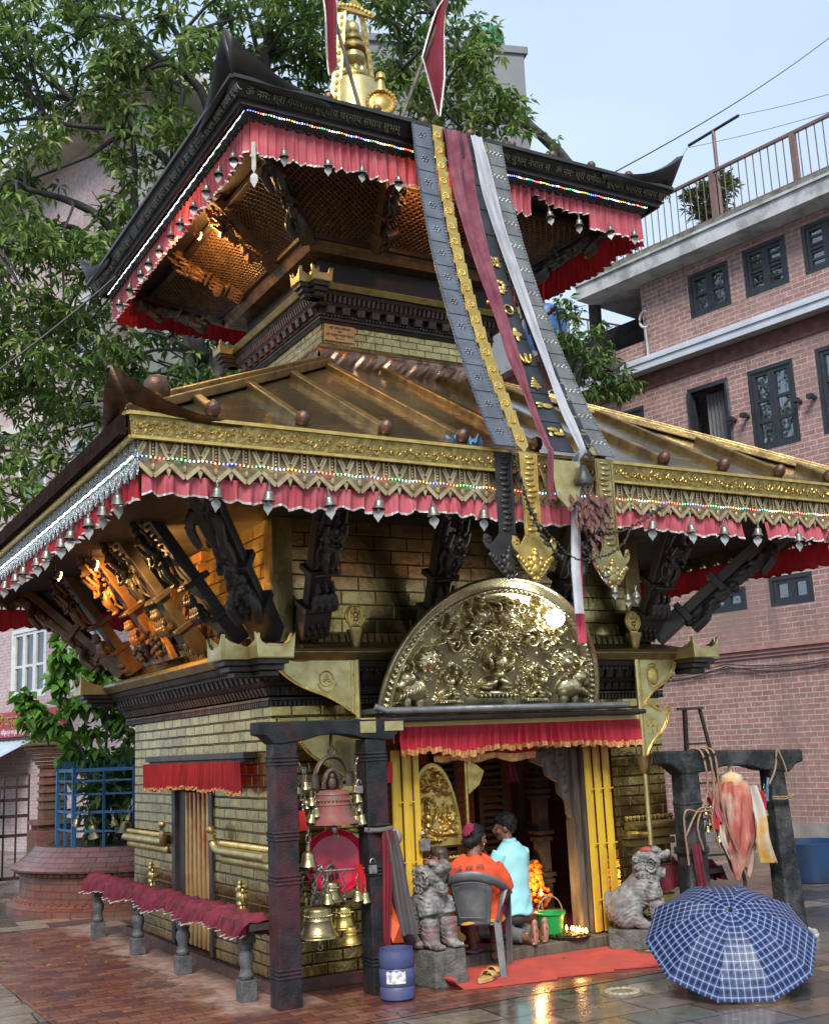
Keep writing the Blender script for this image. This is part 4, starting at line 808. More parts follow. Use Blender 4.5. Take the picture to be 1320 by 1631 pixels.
# left eave board is plain dark copper
b = MB(); b.box(-3.80, -3.70, 3.985, -3.752, 3.70, 4.12); b.build('plain_eave_board', mk('brown_eave_board', (.035, .019, .014), (.018, .011, .009), .9, 0, 9, 60, .008, spec=.02), TP)
b = MB(); b.frus(3.60, 3.86, 3.60, 3.97); b.build('eave_beam', SOFFIT, TP)
# ---------------------------------------------------------------- neck, upper storey
b = MB()
for k in range(4):
    b.M = side(k).to_4x4()
    def lot(u, v):
        x = lerp(-1.10, 1.10, u)*(lerp(.95, 1.0, v)); pet = abs(math.sin((x+.12*(1-v))*10.5)); rib = math.sin((x+.2*(1-v))*60)
        return (x, -lerp(1.03, 1.085, v)-(.045*pet**.7+.008*rib)*math.sin(min(1, v*1.15)*math.pi)**.7, lerp(5.63, 5.865, v))
    b.grid(lot, 160, 10); b.M = None
b.build('lotus_neck', mk('petal_copper', (.36, .22, .145), (.17, .10, .07), .34, .85, 8, 60, .003), TP, smooth=180)
b = MB(); ring(b, 1.09, 1.06, 5.85, 5.90); b.frus(1.015, 5.90, 1.015, 6.14); b.build('drum_wall', brickmat('pale_gilt_bricks', (.60, .47, .20), (.46, .35, .14), (.12, .09, .04), .2, .075, .005, .3, .85, .008), TP)
b = MB(); ring(b, 1.03, 1.05, 6.13, 6.16); ring(b, 1.05, 1.05, 6.17, 6.20); ring(b, 1.03, 1.03, 6.2, 6.3); ring(b, 1.10, 1.12, 6.30, 6.33); ring(b, 1.08, 1.08, 6.33, 6.40); ring(b, 1.14, 1.16, 6.405, 6.44); b.build('upper_cornice', WOOD, TP, bevel=.003)
b = MB(); dent(b, 1.065, 6.205, 6.225, .02, .02, .04); dent(b, 1.09, 6.23, 6.30, .085, .085, .06, .02); dent(b, 1.125, 6.335, 6.40, .03, .025, .05, .02); b.build('upper_dentils', mk('worn_dentils', (.13, .085, .07), (.06, .04, .035), .55, 0, 9), TP)
b = MB(); ring(b, 1.19, 1.23, 6.445, 6.50); ring(b, 1.22, 1.12, 6.502, 6.56); b.build('upper_ledge', BRASS, TP, bevel=.005)
b, w2 = crowns(1.19, 6.45, .20, .17, .10, .045); b.build('upper_beam_end', GOLDP, TP, bevel=.004); w2.build('upper_beam_bracket', WOOD, TP)
b = MB(); b.frus(1.02, 6.55, 1.02, 7.6); b.build('attic_wall', WOODB, TP)
b = MB(); ring(b, 1.24, 1.28, 6.88, 6.93); ring(b, 1.2, 1.24, 6.82, 6.88); b.build('lattice_sill', mk('gilt_wood', (.22, .12, .045), (.08, .045, .02), .4, .4, 8), TP, bevel=.004)
LATT = mk('brown_lattice_wood', (.17, .095, .045), (.07, .04, .022), .4, .15, 9, 60, .003)
b = MB(); bk = MB(); fr = MB()
def lat(x, v, k): h = lerp(1.26, 1.92, v); return side(k) @ V(x*h, -h, lerp(6.93, 7.36, v))
for k in range(4):
    bk.add([side(k) @ V(*p) for p in ((-1.18, -1.18, 6.98), (1.18, -1.18, 6.98), (1.80, -1.80, 7.44), (-1.80, -1.80, 7.44))], [(3, 2, 1, 0)])
    m_ = 46; asp = .78/2.9
    for i in range(-18, m_):
        for sg_ in (1, -1):
            P = []
            for j in range(13):
                v = j/12; u = i/m_*2+v*asp*2*1.0
                u = -1+u
                if -1 <= u <= 1: P.append(lat(u*sg_, v, k))
            if len(P) > 1:
                for a, c in zip(P, P[1:]): b.beam(a, c, .018, .02)
    for u in (-1, -.36, .36, 1):
        fr.beam(lat(u*.985, 0, k), lat(u*.985, 1, k), .07, .06)
    for v in (.03, .97): fr.beam(lat(-.99, v, k), lat(.99, v, k), .07, .06)
b.build('lattice_screen', LATT, TP); bk.build('lattice_backing', DARKROOM, TP); fr.build('lattice_frame', WOOD, TP, bevel=.004)
# ---------------------------------------------------------------- upper roof
UH, UZ = 2.50, 7.66; us = .60; zu = lambda h: UZ+(UH-h)*us
b = MB()
for k in range(4):
    b.M = side(k).to_4x4(); b.add([(-UH, -UH, UZ), (UH, -UH, UZ), (.3, -.3, zu(.3)), (-.3, -.3, zu(.3))], [(0, 1, 2, 3)])
    b.add([(-UH+.05, -UH+.05, UZ-.14), (UH-.05, -UH+.05, UZ-.14), (.3, -.3, zu(.3)-.25), (-.3, -.3, zu(.3)-.25)], [(3, 2, 1, 0)]); b.M = None
UR = b.build('upper_roof', ROOFM, TP)
b = MB(); kn = MB()
for k in range(4):
    b.M = kn.M = side(k).to_4x4()
    for x in (-2.05, -1.55, -1.05, -.55, -.02, .48, .98, 1.48, 1.98):
        b.beam((x, -2.4, zu(2.4)+.02), (x, -max(abs(x)+.05, .32), zu(max(abs(x)+.05, .32))+.02), .06, .05)
        kn.lathe([(0, -.05), (.035, -.045), (.048, 0), (.038, .035), (0, .055)], 10, (x, -2.43, zu(2.43)+.04), (0, -.6, .8))
    b.M = kn.M = None
b.build('upper_seam', RIDGE, UR); kn.build('upper_knob', COPPER, UR, smooth=60)
b = MB()
for k in range(4):
    b.M = side(k).to_4x4()
    for i in range(13): x = -2.1+.35*i; b.beam((x, -2.36, zu(2.36)-.2), (x, -max(abs(x), 1.0), zu(max(abs(x), 1.0))-.2), .05, .07)
    b.M = None
b.build('upper_rafter', SOFFIT, UR)
UB = band(2.40, 7.495, 7.645, .05, BANDU, 'upper_eave_band', TP, .10)
b = MB()
for k in range(4):
    b.M = side(k).to_4x4(); b.beam((-2.51, -2.51, 7.66), (2.51, -2.51, 7.66), .05, .035); b.beam((-2.40, -2.40, 7.49), (2.40, -2.40, 7.49), .03, .03); b.M = None
b.build('band_edge', HORN_U, UB)
INS = 'ॐ नमः श्री गणेशाय बुद्धाय धर्माय संघाय शुभम् नेपाल संवत् '
INSM = mk('worn_gilt_letters', (.30, .26, .17), (.16, .14, .10), .45, .6, 12)
for k in (0, 3):
    for i, x in enumerate((-1.6, .15, 1.75)):
        o_ = side(k) @ V(x, -2.462, 7.575); xx = side(k) @ V(1, 0, 0); yy = (side(k) @ V(0, -.10, .15)).normalized()
        text_mesh(INS[:44] if i != 1 else INS[8:52], .088, plane_M(o_, xx, yy), INSM, 'inscription', UB, .004)
fringe(2.285, 7.40, 7.525, .11, FRINGE_D, UB, 'upper_fringe')
b = MB(); b.frus(2.30, 7.44, 2.36, 7.56); b.build('upper_eave_beam', SOFFIT, TP)
b = MB()
for sx in (-1, 1):
    for sy in (-1, 1): horn(b, 2.505, 7.58, 7.67, 2.62, .95, .36, 2.5, (sx, sy))
b.build('upper_horn', HORN_U, TP, smooth=60, solid=.012)
b = MB(); M0 = plane_M((-.82, -1.03, 6.04), (1, 0, 0), (0, -.06, 1))
b.M = M0; b.box(-.17, -.085, -.01, .17, .085, .006); b.M = None; PL = b.build('copper_plaque', mk('polished_copper_plaque', (.72, .40, .16), (.58, .30, .11), .5, .3, 6), TP)
for i, (s_, tx) in enumerate(((.035, 'श्री गणेश विनायक'), (.03, 'तथा'), (.03, 'श्री चामुण्डा मन्दिर निर्माण'), (.026, 'ने.सं. १०९९'))):
    text_mesh(tx, s_, M0 @ Matrix.Translation((0, .05-.036*i, .008)), WOODB, 'engraving', PL, .001)
# ---------------------------------------------------------------- gilded spire
PN = MB(); PN.lathe([(.42, 8.85), (.44, 8.95), (.36, 9.0), (.325, 9.16), (.32, 9.2), (.30, 9.24), (.275, 9.60), (.25, 9.65), (.14, 9.68), (.09, 9.70)], 32)
SP = PN.build('spire', GOLDP, TP, smooth=40)
b = MB(); b.lathe([(.10, 9.70), (.17, 9.74), (.15, 9.82), (.10, 9.87), (.07, 9.90)], 24)
for k in range(10): a = k*math.pi/5; b.ball((.13*math.cos(a), .13*math.sin(a), 9.79), (.05, .05, .075), 8, 6)
b.build('spire_lotus', BRASS, SP, smooth=60)
b = MB(); b.lathe([(.06, 9.88), (.11, 9.91), (.145, 9.98), (.13, 10.05), (.075, 10.09), (.075, 10.10)], 24); b.build('spire_vase', BRASS, SP, smooth=35)
b = MB(); b.lathe([(.05, 10.09), (.15, 10.12), (.155, 10.15), (.12, 10.20), (.07, 10.22), (.05, 10.225), (.11, 10.245), (.115, 10.275), (.08, 10.32), (.05, 10.335)], 24); b.build('spire_discs', BRASS, SP, smooth=35)
b = MB(); b.lathe([(.04, 10.33), (.075, 10.36), (.085, 10.41), (.07, 10.46), (.03, 10.51), (.0, 10.54)], 20); b.build('spire_finial', GOLDP, SP, smooth=50)
for sx, sy in ((-.36, -.10), (.36, .05), (-.05, .36)):
    b = MB(); b.beam((sx, sy, 8.9), (sx*.42, sy*.42, 10.62), .13, .03, (sx, sy-.6, 0), .10)
    o_ = V(sx*.12, -.035, 0)
    for k in range(17): t = k/16; b.ball(V(lerp(sx, sx*.42, t), lerp(sy, sy*.42, t), lerp(8.95, 10.58, t))+V(0, -.018, 0), (.04, .012, .04), 7, 4)
    b.build('spire_post', GOLD, SP, smooth=40)
b = MB(); b.prism([(-.24, 0), (.24, 0), (.27, .05), (.2, .09), (.12, .07), (.06, .14), (0, .19), (-.06, .14), (-.12, .07), (-.2, .09), (-.27, .05)], (0, -.06, 10.58), (1, 0, 0), (0, 0, 1), .05)
for k in range(9): b.ball((-.2+.05*k, -.09, 10.62+.04*math.sin(k/8*3.14)), (.026, .014, .026), 7, 4)
b.build('spire_canopy', GOLD, SP, smooth=40)
b = MB(); c = V(-.32, -1.2, 8.66)
b.lathe([(.0, 0), (.155, 0), (.17, .02), (.155, .04), (.10, .04), (.085, .055), (.0, .07)], 28, c, (-.35, -.9, .1))
for k in range(22): a = 2*math.pi*k/22; x, y, d = frame((-.35, -.9, .1)); b.ball(c+d*.05+(x*math.cos(a)+y*math.sin(a))*.15, .026, 6, 4)
b.tube([c+V(0, 0, .14), c+V(.01, 0, .30)], [.07, .035], 10); b.lathe([(.06, 0), (.045, .07), (.02, .09), (0, .10)], 12, c+V(.01, 0, .30)); b.build('roof_sun_disc', GOLD, TP, smooth=50)
# ---------------------------------------------------------------- torana: repousse tympanum over the door
def blob(Hf, U, Vv, u, v, ru, rv, h, rot=0):
    c, s = math.cos(rot), math.sin(rot); du, dv = U-u, Vv-v; a = (du*c+dv*s)/ru; b2 = (-du*s+dv*c)/rv; q = 1-a*a-b2*b2
    np.maximum(Hf, np.where(q > 0, h*np.sqrt(np.maximum(q, 0)), 0), out=Hf)
def curl(Hf, U, Vv, u, v, r, h, a0, dr=1, w=.016, turns=1.3):
    n = int(26*turns)
    for i in range(n):
        t = i/n; rr = r*(1-.8*t); a = a0+dr*t*turns*6.28; blob(Hf, U, Vv, u+rr*math.cos(a), v+rr*math.sin(a), w*(1-.4*t), w*(1-.4*t), h)
def deity(Hf, U, Vv, u, v, s, h, seat=True, lean=0):
    for du, dv, ru, rv, k, ro in ((0, .80, .085, .10, 1, 0), (0, .93, .07, .10, .9, 0), (lean*.3, .56, .13, .16, 1, lean), (0, .36, .12, .10, .9, 0), (-.15, .22, .20, .075, .9, .35), (.15, .22, .20, .075, .9, -.35),
                                  (-.20, .55, .055, .16, .8, .5), (.20, .55, .055, .16, .8, -.5), (-.27, .68, .05, .11, .8, -.4), (.27, .68, .05, .11, .8, .4), (-.2, .14, .15, .05, .8, 0), (.2, .14, .15, .05, .8, 0)):
        blob(Hf, U, Vv, u+du*s, v+dv*s, ru*s, rv*s, h*k, ro)
    if seat:
        blob(Hf, U, Vv, u, v+.04*s, .38*s, .07*s, h*.8)
        for i in range(9): blob(Hf, U, Vv, u+(-.34+.085*i)*s, v, .045*s, .07*s, h*.85)
def relief(name, par, mat, O, X, Y, hw, ht, build_fn, nu=230, nv=190):
    "embossed arched plate: height field inside a half ellipse"
    rr = np.linspace(0, 1, nv+1)[:, None]; th = np.linspace(0, math.pi, nu+1)[None, :]
    U = np.cos(th)*rr**.8*hw; Vv = np.sin(th)*rr**.8*ht; Hf = np.zeros_like(U); rad = rr**.8+0*th
    build_fn(Hf, U, Vv, rad, th+0*rr)
    O, X, Y = Vector(O), Vector(X).normalized(), Vector(Y).normalized(); Z = X.cross(Y)
    P = np.array(O)[None, None]+U[..., None]*np.array(X)+Vv[..., None]*np.array(Y)+Hf[..., None]*np.array(Z)
    w = nu+1; b = MB(); vs = P.reshape(-1, 3).tolist(); fs = []
    for j in range(nv):
        for i in range(nu): a = j*w+i; fs.append((a, a+1, a+w+1, a+w)[::-1])
    b.add(vs, fs)
    edge = [i+nv*w for i in range(w)]; n = len(b.v); b.add([tuple(np.array(vs[i])-np.array(Z)*.06) for i in edge], []); b.f += [(edge[i], edge[i+1], n+i+1, n+i)[::-1] for i in range(w-1)]; b.m += [0]*(w-1)
    return b.build(name, mat, par, smooth=180)
def torana(Hf, U, Vv, rad, th):
    rs = random.Random(9)
    for i in range(330): u = rs.uniform(-1.05, 1.05); v = rs.uniform(.03, 1.0); blob(Hf, U, Vv, u, v, rs.uniform(.012, .026), rs.uniform(.012, .026), rs.uniform(.012, .022))
    for i in range(15):
        u = rs.uniform(-.95, .95); v = rs.uniform(.08, .85); curl(Hf, U, Vv, u, v, rs.uniform(.05, .085), .03, rs.uniform(0, 6), rs.choice((1, -1)))
    for r_, n, s in ((.33, 30, .018), (.27, 26, .016), (.39, 34, .015)):        # aureole of the centre figure
        for i in range(n): a = math.pi*(i+.5)/n; blob(Hf, U, Vv, r_*math.cos(a)*.85, .18+r_*1.5*math.sin(a), s, s, .034)
    np.putmask(Hf, (((U)/.24)**2+((Vv-.32)/.32)**2 < 1) & (Hf < .05), .002)
    deity(Hf, U, Vv, 0, .12, .52, .10)
    for k, (x, y) in enumerate(((-.11, .42), (.11, .42), (-.14, .34), (.14, .34))): blob(Hf, U, Vv, x, y, .02, .05, .05, .8*(1 if x < 0 else -1))
    curl(Hf, U, Vv, .01, .37, .06, .075, 1.6, -1, .018, .7)
    for s in (-1, 1):
        for i in range(20): a = math.pi*(i+.5)/20; blob(Hf, U, Vv, s*.43+.15*math.cos(a), .10+.26*math.sin(a), .015, .015, .03)
        np.putmask(Hf, (((U-s*.43)/.11)**2+((Vv-.2)/.13)**2 < 1) & (Hf < .05), .004)
        np.putmask(Hf, (((U-s*.45)/.13)**2+((Vv-.2)/.17)**2 < 1) & (Hf < .05), .002); deity(Hf, U, Vv, s*.45, .06, .32, .07, True, .25*s)
        # makara beasts at the feet of the arch
        blob(Hf, U, Vv, s*.82, .17, .15, .11, .075, .3*s); blob(Hf, U, Vv, s*.90, .27, .09, .075, .08); blob(Hf, U, Vv, s*.96, .22, .07, .045, .07, -.5*s); curl(Hf, U, Vv, s*.93, .36, .07, .06, 1, s, .02, 1.1)
        blob(Hf, U, Vv, s*.76, .06, .05, .08, .06); blob(Hf, U, Vv, s*.88, .06, .05, .08, .06)
        for i in range(7): blob(Hf, U, Vv, s*(.80+.03*i), .19-.012*i, .014, .06, .085, .3*s)
        blob(Hf, U, Vv, s*.72, .42, .12, .11, .07); blob(Hf, U, Vv, s*.72, .42, .06, .055, .095)
        for i in range(9): a = i*.7; blob(Hf, U, Vv, s*.72+.10*math.cos(a), .42+.09*math.sin(a), .028, .028, .075)
        np.putmask(Hf, (((U-s*.58)/.12)**2+((Vv-.66)/.15)**2 < 1) & (Hf < .04), .002); deity(Hf, U, Vv, s*.58, .52, .30, .08, False, .3*s); curl(Hf, U, Vv, s*.47, .56, .07, .05, 0, s, .022, 1.2)
        np.putmask(Hf, (((U-s*.30)/.13)**2+((Vv-.8)/.2)**2 < 1) & (Hf < .04), .002); deity(Hf, U, Vv, s*.30, .62, .40, .10, False, -.15*s); curl(Hf, U, Vv, s*.30, .62, .085, .07, 1.5, -s, .03, 1.2)
        for i in range(9): blob(Hf, U, Vv, s*(.06+.035*i), .72+.03*math.sin(i*.9), .03, .022, .05)
        for i in range(10): blob(Hf, U, Vv, s*(.04+.016*i*i*.2+.02*i), .86+.02*i-.004*i*i, .035, .025, .06, .5*s)
    blob(Hf, U, Vv, 0, .84, .10, .10, .10); blob(Hf, U, Vv, 0, .93, .06, .06, .11); blob(Hf, U, Vv, 0, .79, .035, .05, .12)
    for s in (-1, 1): blob(Hf, U, Vv, s*.045, .87, .022, .018, .125); curl(Hf, U, Vv, s*.13, .90, .05, .08, 2, s, .02, 1)
    for i in range(6): blob(Hf, U, Vv, -.08+.032*i, .57+.004*(i % 2), .012, .035, .05)
    # rim: two ridges with a row of curls between
    np.putmask(Hf, rad > .90, .02); np.putmask(Hf, rad > .985, .05); np.putmask(Hf, (rad > .90) & (rad < .915), .045)
    for i in range(64):
        a = math.pi*(i+.5)/64; u, v = 1.13*.95*math.cos(a), 1.10*.95*math.sin(a); blob(Hf, U, Vv, u, v, .024, .024, .045); blob(Hf, U, Vv, u+.012, v+.012, .011, .011, .06)
TY = V(0, -.36, 1).normalized()
relief('tympanum', TP, RELIEF, (-.13, -2.40, 2.19), (1, 0, 0), TY, 1.14, 1.17, lambda *a: (torana(*a), np.multiply(a[0], 1.35, out=a[0])), 320, 240)
LEAD = mk('grey_lead_sheet', (.30, .31, .31), (.16, .17, .17), .4, .5, 6, 50, .004)
b = MB(); b.box(-1.32, -2.56, 2.145, 1.32, -2.10, 2.19); b.tube([(-1.36, -2.54, 2.2), (-1.26, -2.56, 2.165), (1.3, -2.56, 2.165)], .03, 8); b.build('tympanum_shelf', LEAD, TP, bevel=.008)
b = MB(); b.box(-1.24, -2.5, 2.075, 1.5, -2.3, 2.10); b.tube([(-1.3, -2.52, 2.10), (1.52, -2.52, 2.10)], .022, 8); b.build('curtain_rail', BLACKM, TP)
def shrine(Hf, U, Vv, rad, th):
    rs = random.Random(2)
    for i in range(90): blob(Hf, U, Vv, rs.uniform(-.26, .26), rs.uniform(.02, .75), .016, .016, .015)
    deity(Hf, U, Vv, -.06, .05, .36, .07); deity(Hf, U, Vv, .16, .10, .24, .06, True); deity(Hf, U, Vv, 0, .45, .3, .07, False, .5); curl(Hf, U, Vv, -.12, .55, .07, .05, 0); curl(Hf, U, Vv, .14, .5, .07, .05, 2, -1)
    for i in range(18): a = math.pi*(i+.5)/18; blob(Hf, U, Vv, -.06+.16*math.cos(a), .12+.3*math.sin(a), .014, .014, .03)
    np.putmask(Hf, rad > .93, .03)
relief('shrine_panel', TP, GOLD, (-.42, -1.78, .98), (1, 0, 0), (0, 0, 1), .29, .74, shrine, 90, 70)
b = MB(); b.box(-.73, -1.86, .78, -.05, -1.7, .84); b.box(-.7, -1.82, .1, -.1, -1.72, .78)
for k in range(18): b.ball((-.70+.036*k, -1.87, .88), .022, 6, 4); b.ball((-.70+.036*k, -1.85, .73), .022, 6, 4)
for k in range(5): b.ball((-.62+.12*k, -1.84, .55), (.06, .04, .1), 8, 6)
b.tube([(-.12, -1.9, .84), (-.12, -1.9, 1.8)], .018, 8); b.prism([(0, 0), (0, .3), (.1, .26), (.18, .2), (.12, .08)], (-.10, -1.9, 1.42), (1, 0, 0), (0, 0, 1), .012); b.build('shrine_base', GOLD, TP, smooth=50)
# folding door gates
GATE = mk('yellow_gate_paint', (.78, .52, .045), (.66, .40, .03), .4, 0, 6, 60, .002, c3=(.45, .18, .04), s3=1.0, stretch=(1, 1, .4))
for x0, n in ((-1.0, 5), (1.07, 6)):
    b = MB()
    for k in range(n):
        x = x0+.054*k; y = -2.1+(.02 if k % 2 else -.015); b.tube([(x+.01, y, .12), (x+.01, y, 1.84)], .013, 6); b.box(x+.018, y-.01, .12, x+.05, y+.012, 1.84)
    for z in (.4, .9, 1.4): b.tube([(x0, -2.12, z), (x0+.054*n, -2.12, z)], .006, 5)
    b.build('folding_gate', GATE, TP, smooth=40)
# ---------------------------------------------------------------- struts
def strut(p0, p1, w, mat, fmat, seed, out, kind=0):
    p0, p1 = Vector(p0), Vector(p1); rnd = random.Random(seed); d = (p1-p0); ln = d.length; d.normalize(); out = Vector(out); x = out.cross(d).normalized(); o = d.cross(x).normalized()
    if o.dot(out) < 0: o = -o
    b = MB(); b.beam(p0, p1, w, .10, tuple(o)); b.beam(p0-o*.0, p0+d*ln*.20, w*1.25, .17, tuple(o)); b.beam(p0+d*ln*.20, p0+d*ln*.24, w*1.4, .22, tuple(o)); b.beam(p0+d*ln*.46, p0+d*ln*.50, w*1.35, .22, tuple(o))
    s = b.build('strut', mat, TP, bevel=.008); f = MB()
    def at(u, v, q): return p0+d*ln*v+x*u*w+o*q
    R3 = Matrix((x, o, d)).transposed()
    if kind == 0:
        T_ = lambda pts, r: f.tube(catm([at(*p) for p in pts], 3), [lerp(r[0], r[1], k/((len(pts)-1)*3)) for k in range((len(pts)-1)*3+1)], 7)
        for i in range(3):                                       # crouching attendants, then the tall deity above
            c = -.34+.34*i
            for u, v, q, r in ((c, .275, .12, (.16*w, .05, .05)), (c, .325, .13, (.12*w, .05, .05)), (c, .385, .145, (.10*w, .045, .038)), (c, .415, .13, (.06*w, .03, .03))): f.ball(at(u, v, q), r, 8, 6, R3)
            for sx in (-1, 1): T_(((c+sx*.10, .345, .14), (c+sx*.17, .31, .17), (c+sx*.08, .285, .19)), (.022, .015)); T_(((c+sx*.06, .26, .15), (c+sx*.16, .30, .19), (c+sx*.13, .24, .18)), (.026, .018))
        for sx in (-1, 1):
            T_(((sx*.12, .69, .14), (sx*.26, .62, .18), (sx*.13, .53, .15)), (.045, .026)); f.ball(at(sx*.15, .525, .17), (.09*w, .045, .02), 7, 5, R3)
            T_(((sx*.22, .81, .15), (sx*.46, .75, .18), (sx*.42, .86, .22)), (.03, .018)); T_(((sx*.20, .80, .15), (sx*.36, .71, .21), (sx*.10, .70, .24)), (.03, .018)); T_(((sx*.2, .82, .13), (sx*.52, .83, .14), (sx*.5, .94, .16)), (.026, .016))
            T_(((sx*.30, .70, .10), (sx*.52, .64, .12), (sx*.40, .57, .13), (sx*.50, .52, .11)), (.022, .012))
            for k in range(9): t = k/8; f.ball(at(sx*(.30+.22*math.sin(t*3.0)), lerp(.70, 1.0, t), .095+.02*(k % 2)), (.07*w, .028, .022), 6, 4, R3)
        for u, v, q, r in ((0, .69, .14, (.19*w, .06, .05)), (0, .75, .145, (.15*w, .055, .06)), (0, .805, .15, (.22*w, .06, .05)), (0, .885, .175, (.125*w, .055, .052)), (0, .88, .23, (.03*w, .02, .02)), (0, .94, .165, (.12*w, .05, .03)), (0, .975, .16, (.08*w, .04, .04)), (0, 1.01, .155, (.04*w, .025, .04))): f.ball(at(u, v, q), r, 9, 7, R3)
        for i in range(9): f.ball(at(-.16+.04*i, .775-.03*math.sin(i/8*3.14), .205), (.035*w, .016, .014), 5, 4, R3); f.ball(at(-.2+.05*i, .675, .19), (.035*w, .018, .02), 5, 4, R3)
        for i in range(9): f.ball(at(-.52+i*.13, .22, .11), (.07*w, .03, .028), 6, 4, R3); f.ball(at(-.52+i*.13, .48, .125), (.06*w, .028, .022), 6, 4, R3)
        for i in range(7): f.ball(at(-.45+i*.15, .05+.05*(i % 2), .09), (.07*w, .03, .04), 6, 4, R3)
    else:                                                        # rearing griffin with wavy mane
        P = catm([at(0, .22, .08), at(.05, .42, .10), at(-.05, .6, .09), at(.04, .75, .14), at(0, .9, .12), at(0, 1.02, .20)], 5); f.tube(P, [lerp(.45, .55, math.sin(i/len(P)*3.1))*w*.62 for i in range(len(P))], 10)
        for i in range(90): t = rnd.uniform(.2, 1); u = rnd.uniform(-.45, .45); f.ball(at(u, t, .09+.10*rnd.random()*(1-abs(u))), (.1*w, .035, .045), 6, 4, R3)
        for sx in (-1, 1): f.tube(catm([at(sx*.35, .85, .12), at(sx*.6, .8, .20), at(sx*.45, .7, .24)], 4), [.05, .05, .05, .045, .045, .04, .04, .035, .03], 7); f.tube(catm([at(sx*.3, .35, .10), at(sx*.55, .3, .18), at(sx*.4, .2, .19)], 4), .045, 7)
    fo = f.build('carved_figure', fmat, s, smooth=60)
    md = fo.modifiers.new('fuse', 'REMESH'); md.mode = 'VOXEL'; md.voxel_size = .0085; md.use_smooth_shade = True; sm = fo.modifiers.new('smooth', 'SMOOTH'); sm.factor = .4; sm.iterations = 1
zs = 2.83
for sx, sy, m1 in ((-1, -1, WOODB), (1, -1, WOODB), (-1, 1, WOODLIT)):
    strut((sx*2.1, sy*2.1, zs), (sx*3.05, sy*3.05, 3.92), .2, m1, m1, 3, (sx, sy, .2), 1)
for i, x in enumerate((-1.72, -.55, .75, 1.88)): strut((x, -2.12, zs), (x-(.12 if x < 0 else .0), -2.78, 3.9), .2, WOOD, WOODB, i, (0, -1, .2))
for i, y in enumerate((-1.45, -.45, .45, 1.75)): strut((-2.12, y, zs), (-2.95, y, 3.95), .19, (WOODB, WOODB, WOODLIT, WOODLIT)[i], (WOODB, WOODB, WOODLIT, WOODLIT)[i], 20+i, (-1, 0, .2))  # lamp's reach is in the colours: backlit struts near-black, lit ones orange
b = MB(); b.prism([(0, 0), (.95, 0), (.9, .12), (.7, .36), (.5, .46), (.28, .42), (.1, .25), (0, .1)], (-2.22, .95, 2.82), (0, -1, 0), (-.35, 0, 1), .07); g_ = b.build('carved_bracket', WOODLIT, TP, bevel=.01)
b = MB(); rnd = random.Random(8)
for i in range(70): u = rnd.uniform(.08, .85); b.ball((-2.27-.12*rnd.random(), .95-u, 2.86+rnd.random()*.34*math.sin(u/.95*math.pi)), (.03, .045, .035), 6, 4)
b.build('bracket_carving', WOODB, g_, smooth=60)
for i, x in enumerate((-.47, .47)):
    for k in (0, 3):
        q = side(k); strut(q @ V(x, -1.26, 6.93), q @ V(x*1.5, -1.98, 7.42), .13, WOODLIT if (i, k) in ((0, 0), (0, 3), (1, 3)) else WOOD, WOODLIT if k == 3 else WOOD, 40+i+k, q @ V(0, -1, .2))  # struts beside the upper lamps carry lamplight in their colour
for sx, sy in ((-1, -1), (1, -1), (-1, 1)): strut((sx*1.2, sy*1.2, 6.93), (sx*1.98, sy*1.98, 7.42), .13, WOODB, WOODB, 50, (sx, sy, .2), 1)
# ================================================================ cloth valances along the eaves
def valance(name, label, a, b, ztop, zbot, n, mat, trim=TRIM, pl=19, amp=.024, group=None, seed=0, zb=None, tw=.016, cat='valance', gaps=()):
    a, b, n = Vector(a), Vector(b), Vector(n); ln = (b-a).length; rnd = random.Random(seed); ph = [rnd.uniform(0, 6.28) for _ in range(6)]; nu = int(ln*pl*7)
    t = thing(name, label, cat, (a.x, a.y, zbot), 0, group)
    def bot(u):
        z = zbot+.016*math.sin(u*ln*3.1+ph[0])+.012*math.sin(u*ln*pl*2.1+ph[1])+.022*max(0, math.sin(u*ln*1.7+ph[2]))*math.sin(u*ln*8.3+ph[3])
        return max(z, zb(u*ln)) if zb else z
    def off(u, v): s = u*ln; q = math.sin(s*pl*2.6+1.6*math.sin(s*2.3+ph[2])+.9*math.sin(s*7+ph[3])+.4*v); return .012+amp*(.35+.65*v)*(1.25*math.copysign(abs(q)**.7, q)*(.7+.3*math.sin(s*3.3+ph[0]))+.35*math.sin(s*pl*5.9+ph[4]))+.018*v*math.sin(s*1.9+ph[5])
    def pt(u, v, e=0):
        z = lerp(ztop, bot(u), v); sh = .012*v*math.sin(u*ln*pl*1.7); p = a.lerp(b, u)+(b-a).normalized()*sh+n*(off(u, v)+e); return (p.x, p.y, z)
    segs = [(0, 1)]
    if gaps: g0, g1 = gaps; segs = [(0, g0), (g1, 1)]
    for s0, s1 in segs:
        m = MB(); m.grid(lambda u, v: pt(lerp(s0, s1, u), v), max(8, int(nu*(s1-s0))), 5); c = m.build('cloth', mat, t, smooth=180)
        if trim:
            m = MB(); m.grid(lambda u, v: pt(lerp(s0, s1, u), 1-tw/(ztop-zbot)+v*tw/(ztop-zbot)*1.05, .003), max(8, int(nu*(s1-s0))), 1); m.build('trim', trim, c)
    return t
valance('eave_valance', 'faded pink pleated valance under the lower eave above the doorway', (-3.63, -3.64, 0), (3.63, -3.64, 0), 3.74, 3.585, (0, -1, 0), PINK, seed=1, gaps=(.755, .795))
valance('eave_valance', 'wine red pleated valance along the lower eave above the bench', (-3.64, 3.63, 0), (-3.64, -3.63, 0), 3.74, 3.58, (-1, 0, 0), RED, seed=2)
valance('eave_valance', 'deep red valance seen from inside under the far lower eave, above the planter', (3.6, 3.62, 0), (-3.6, 3.62, 0), 3.74, 3.50, (0, 1, 0), RED, seed=3)
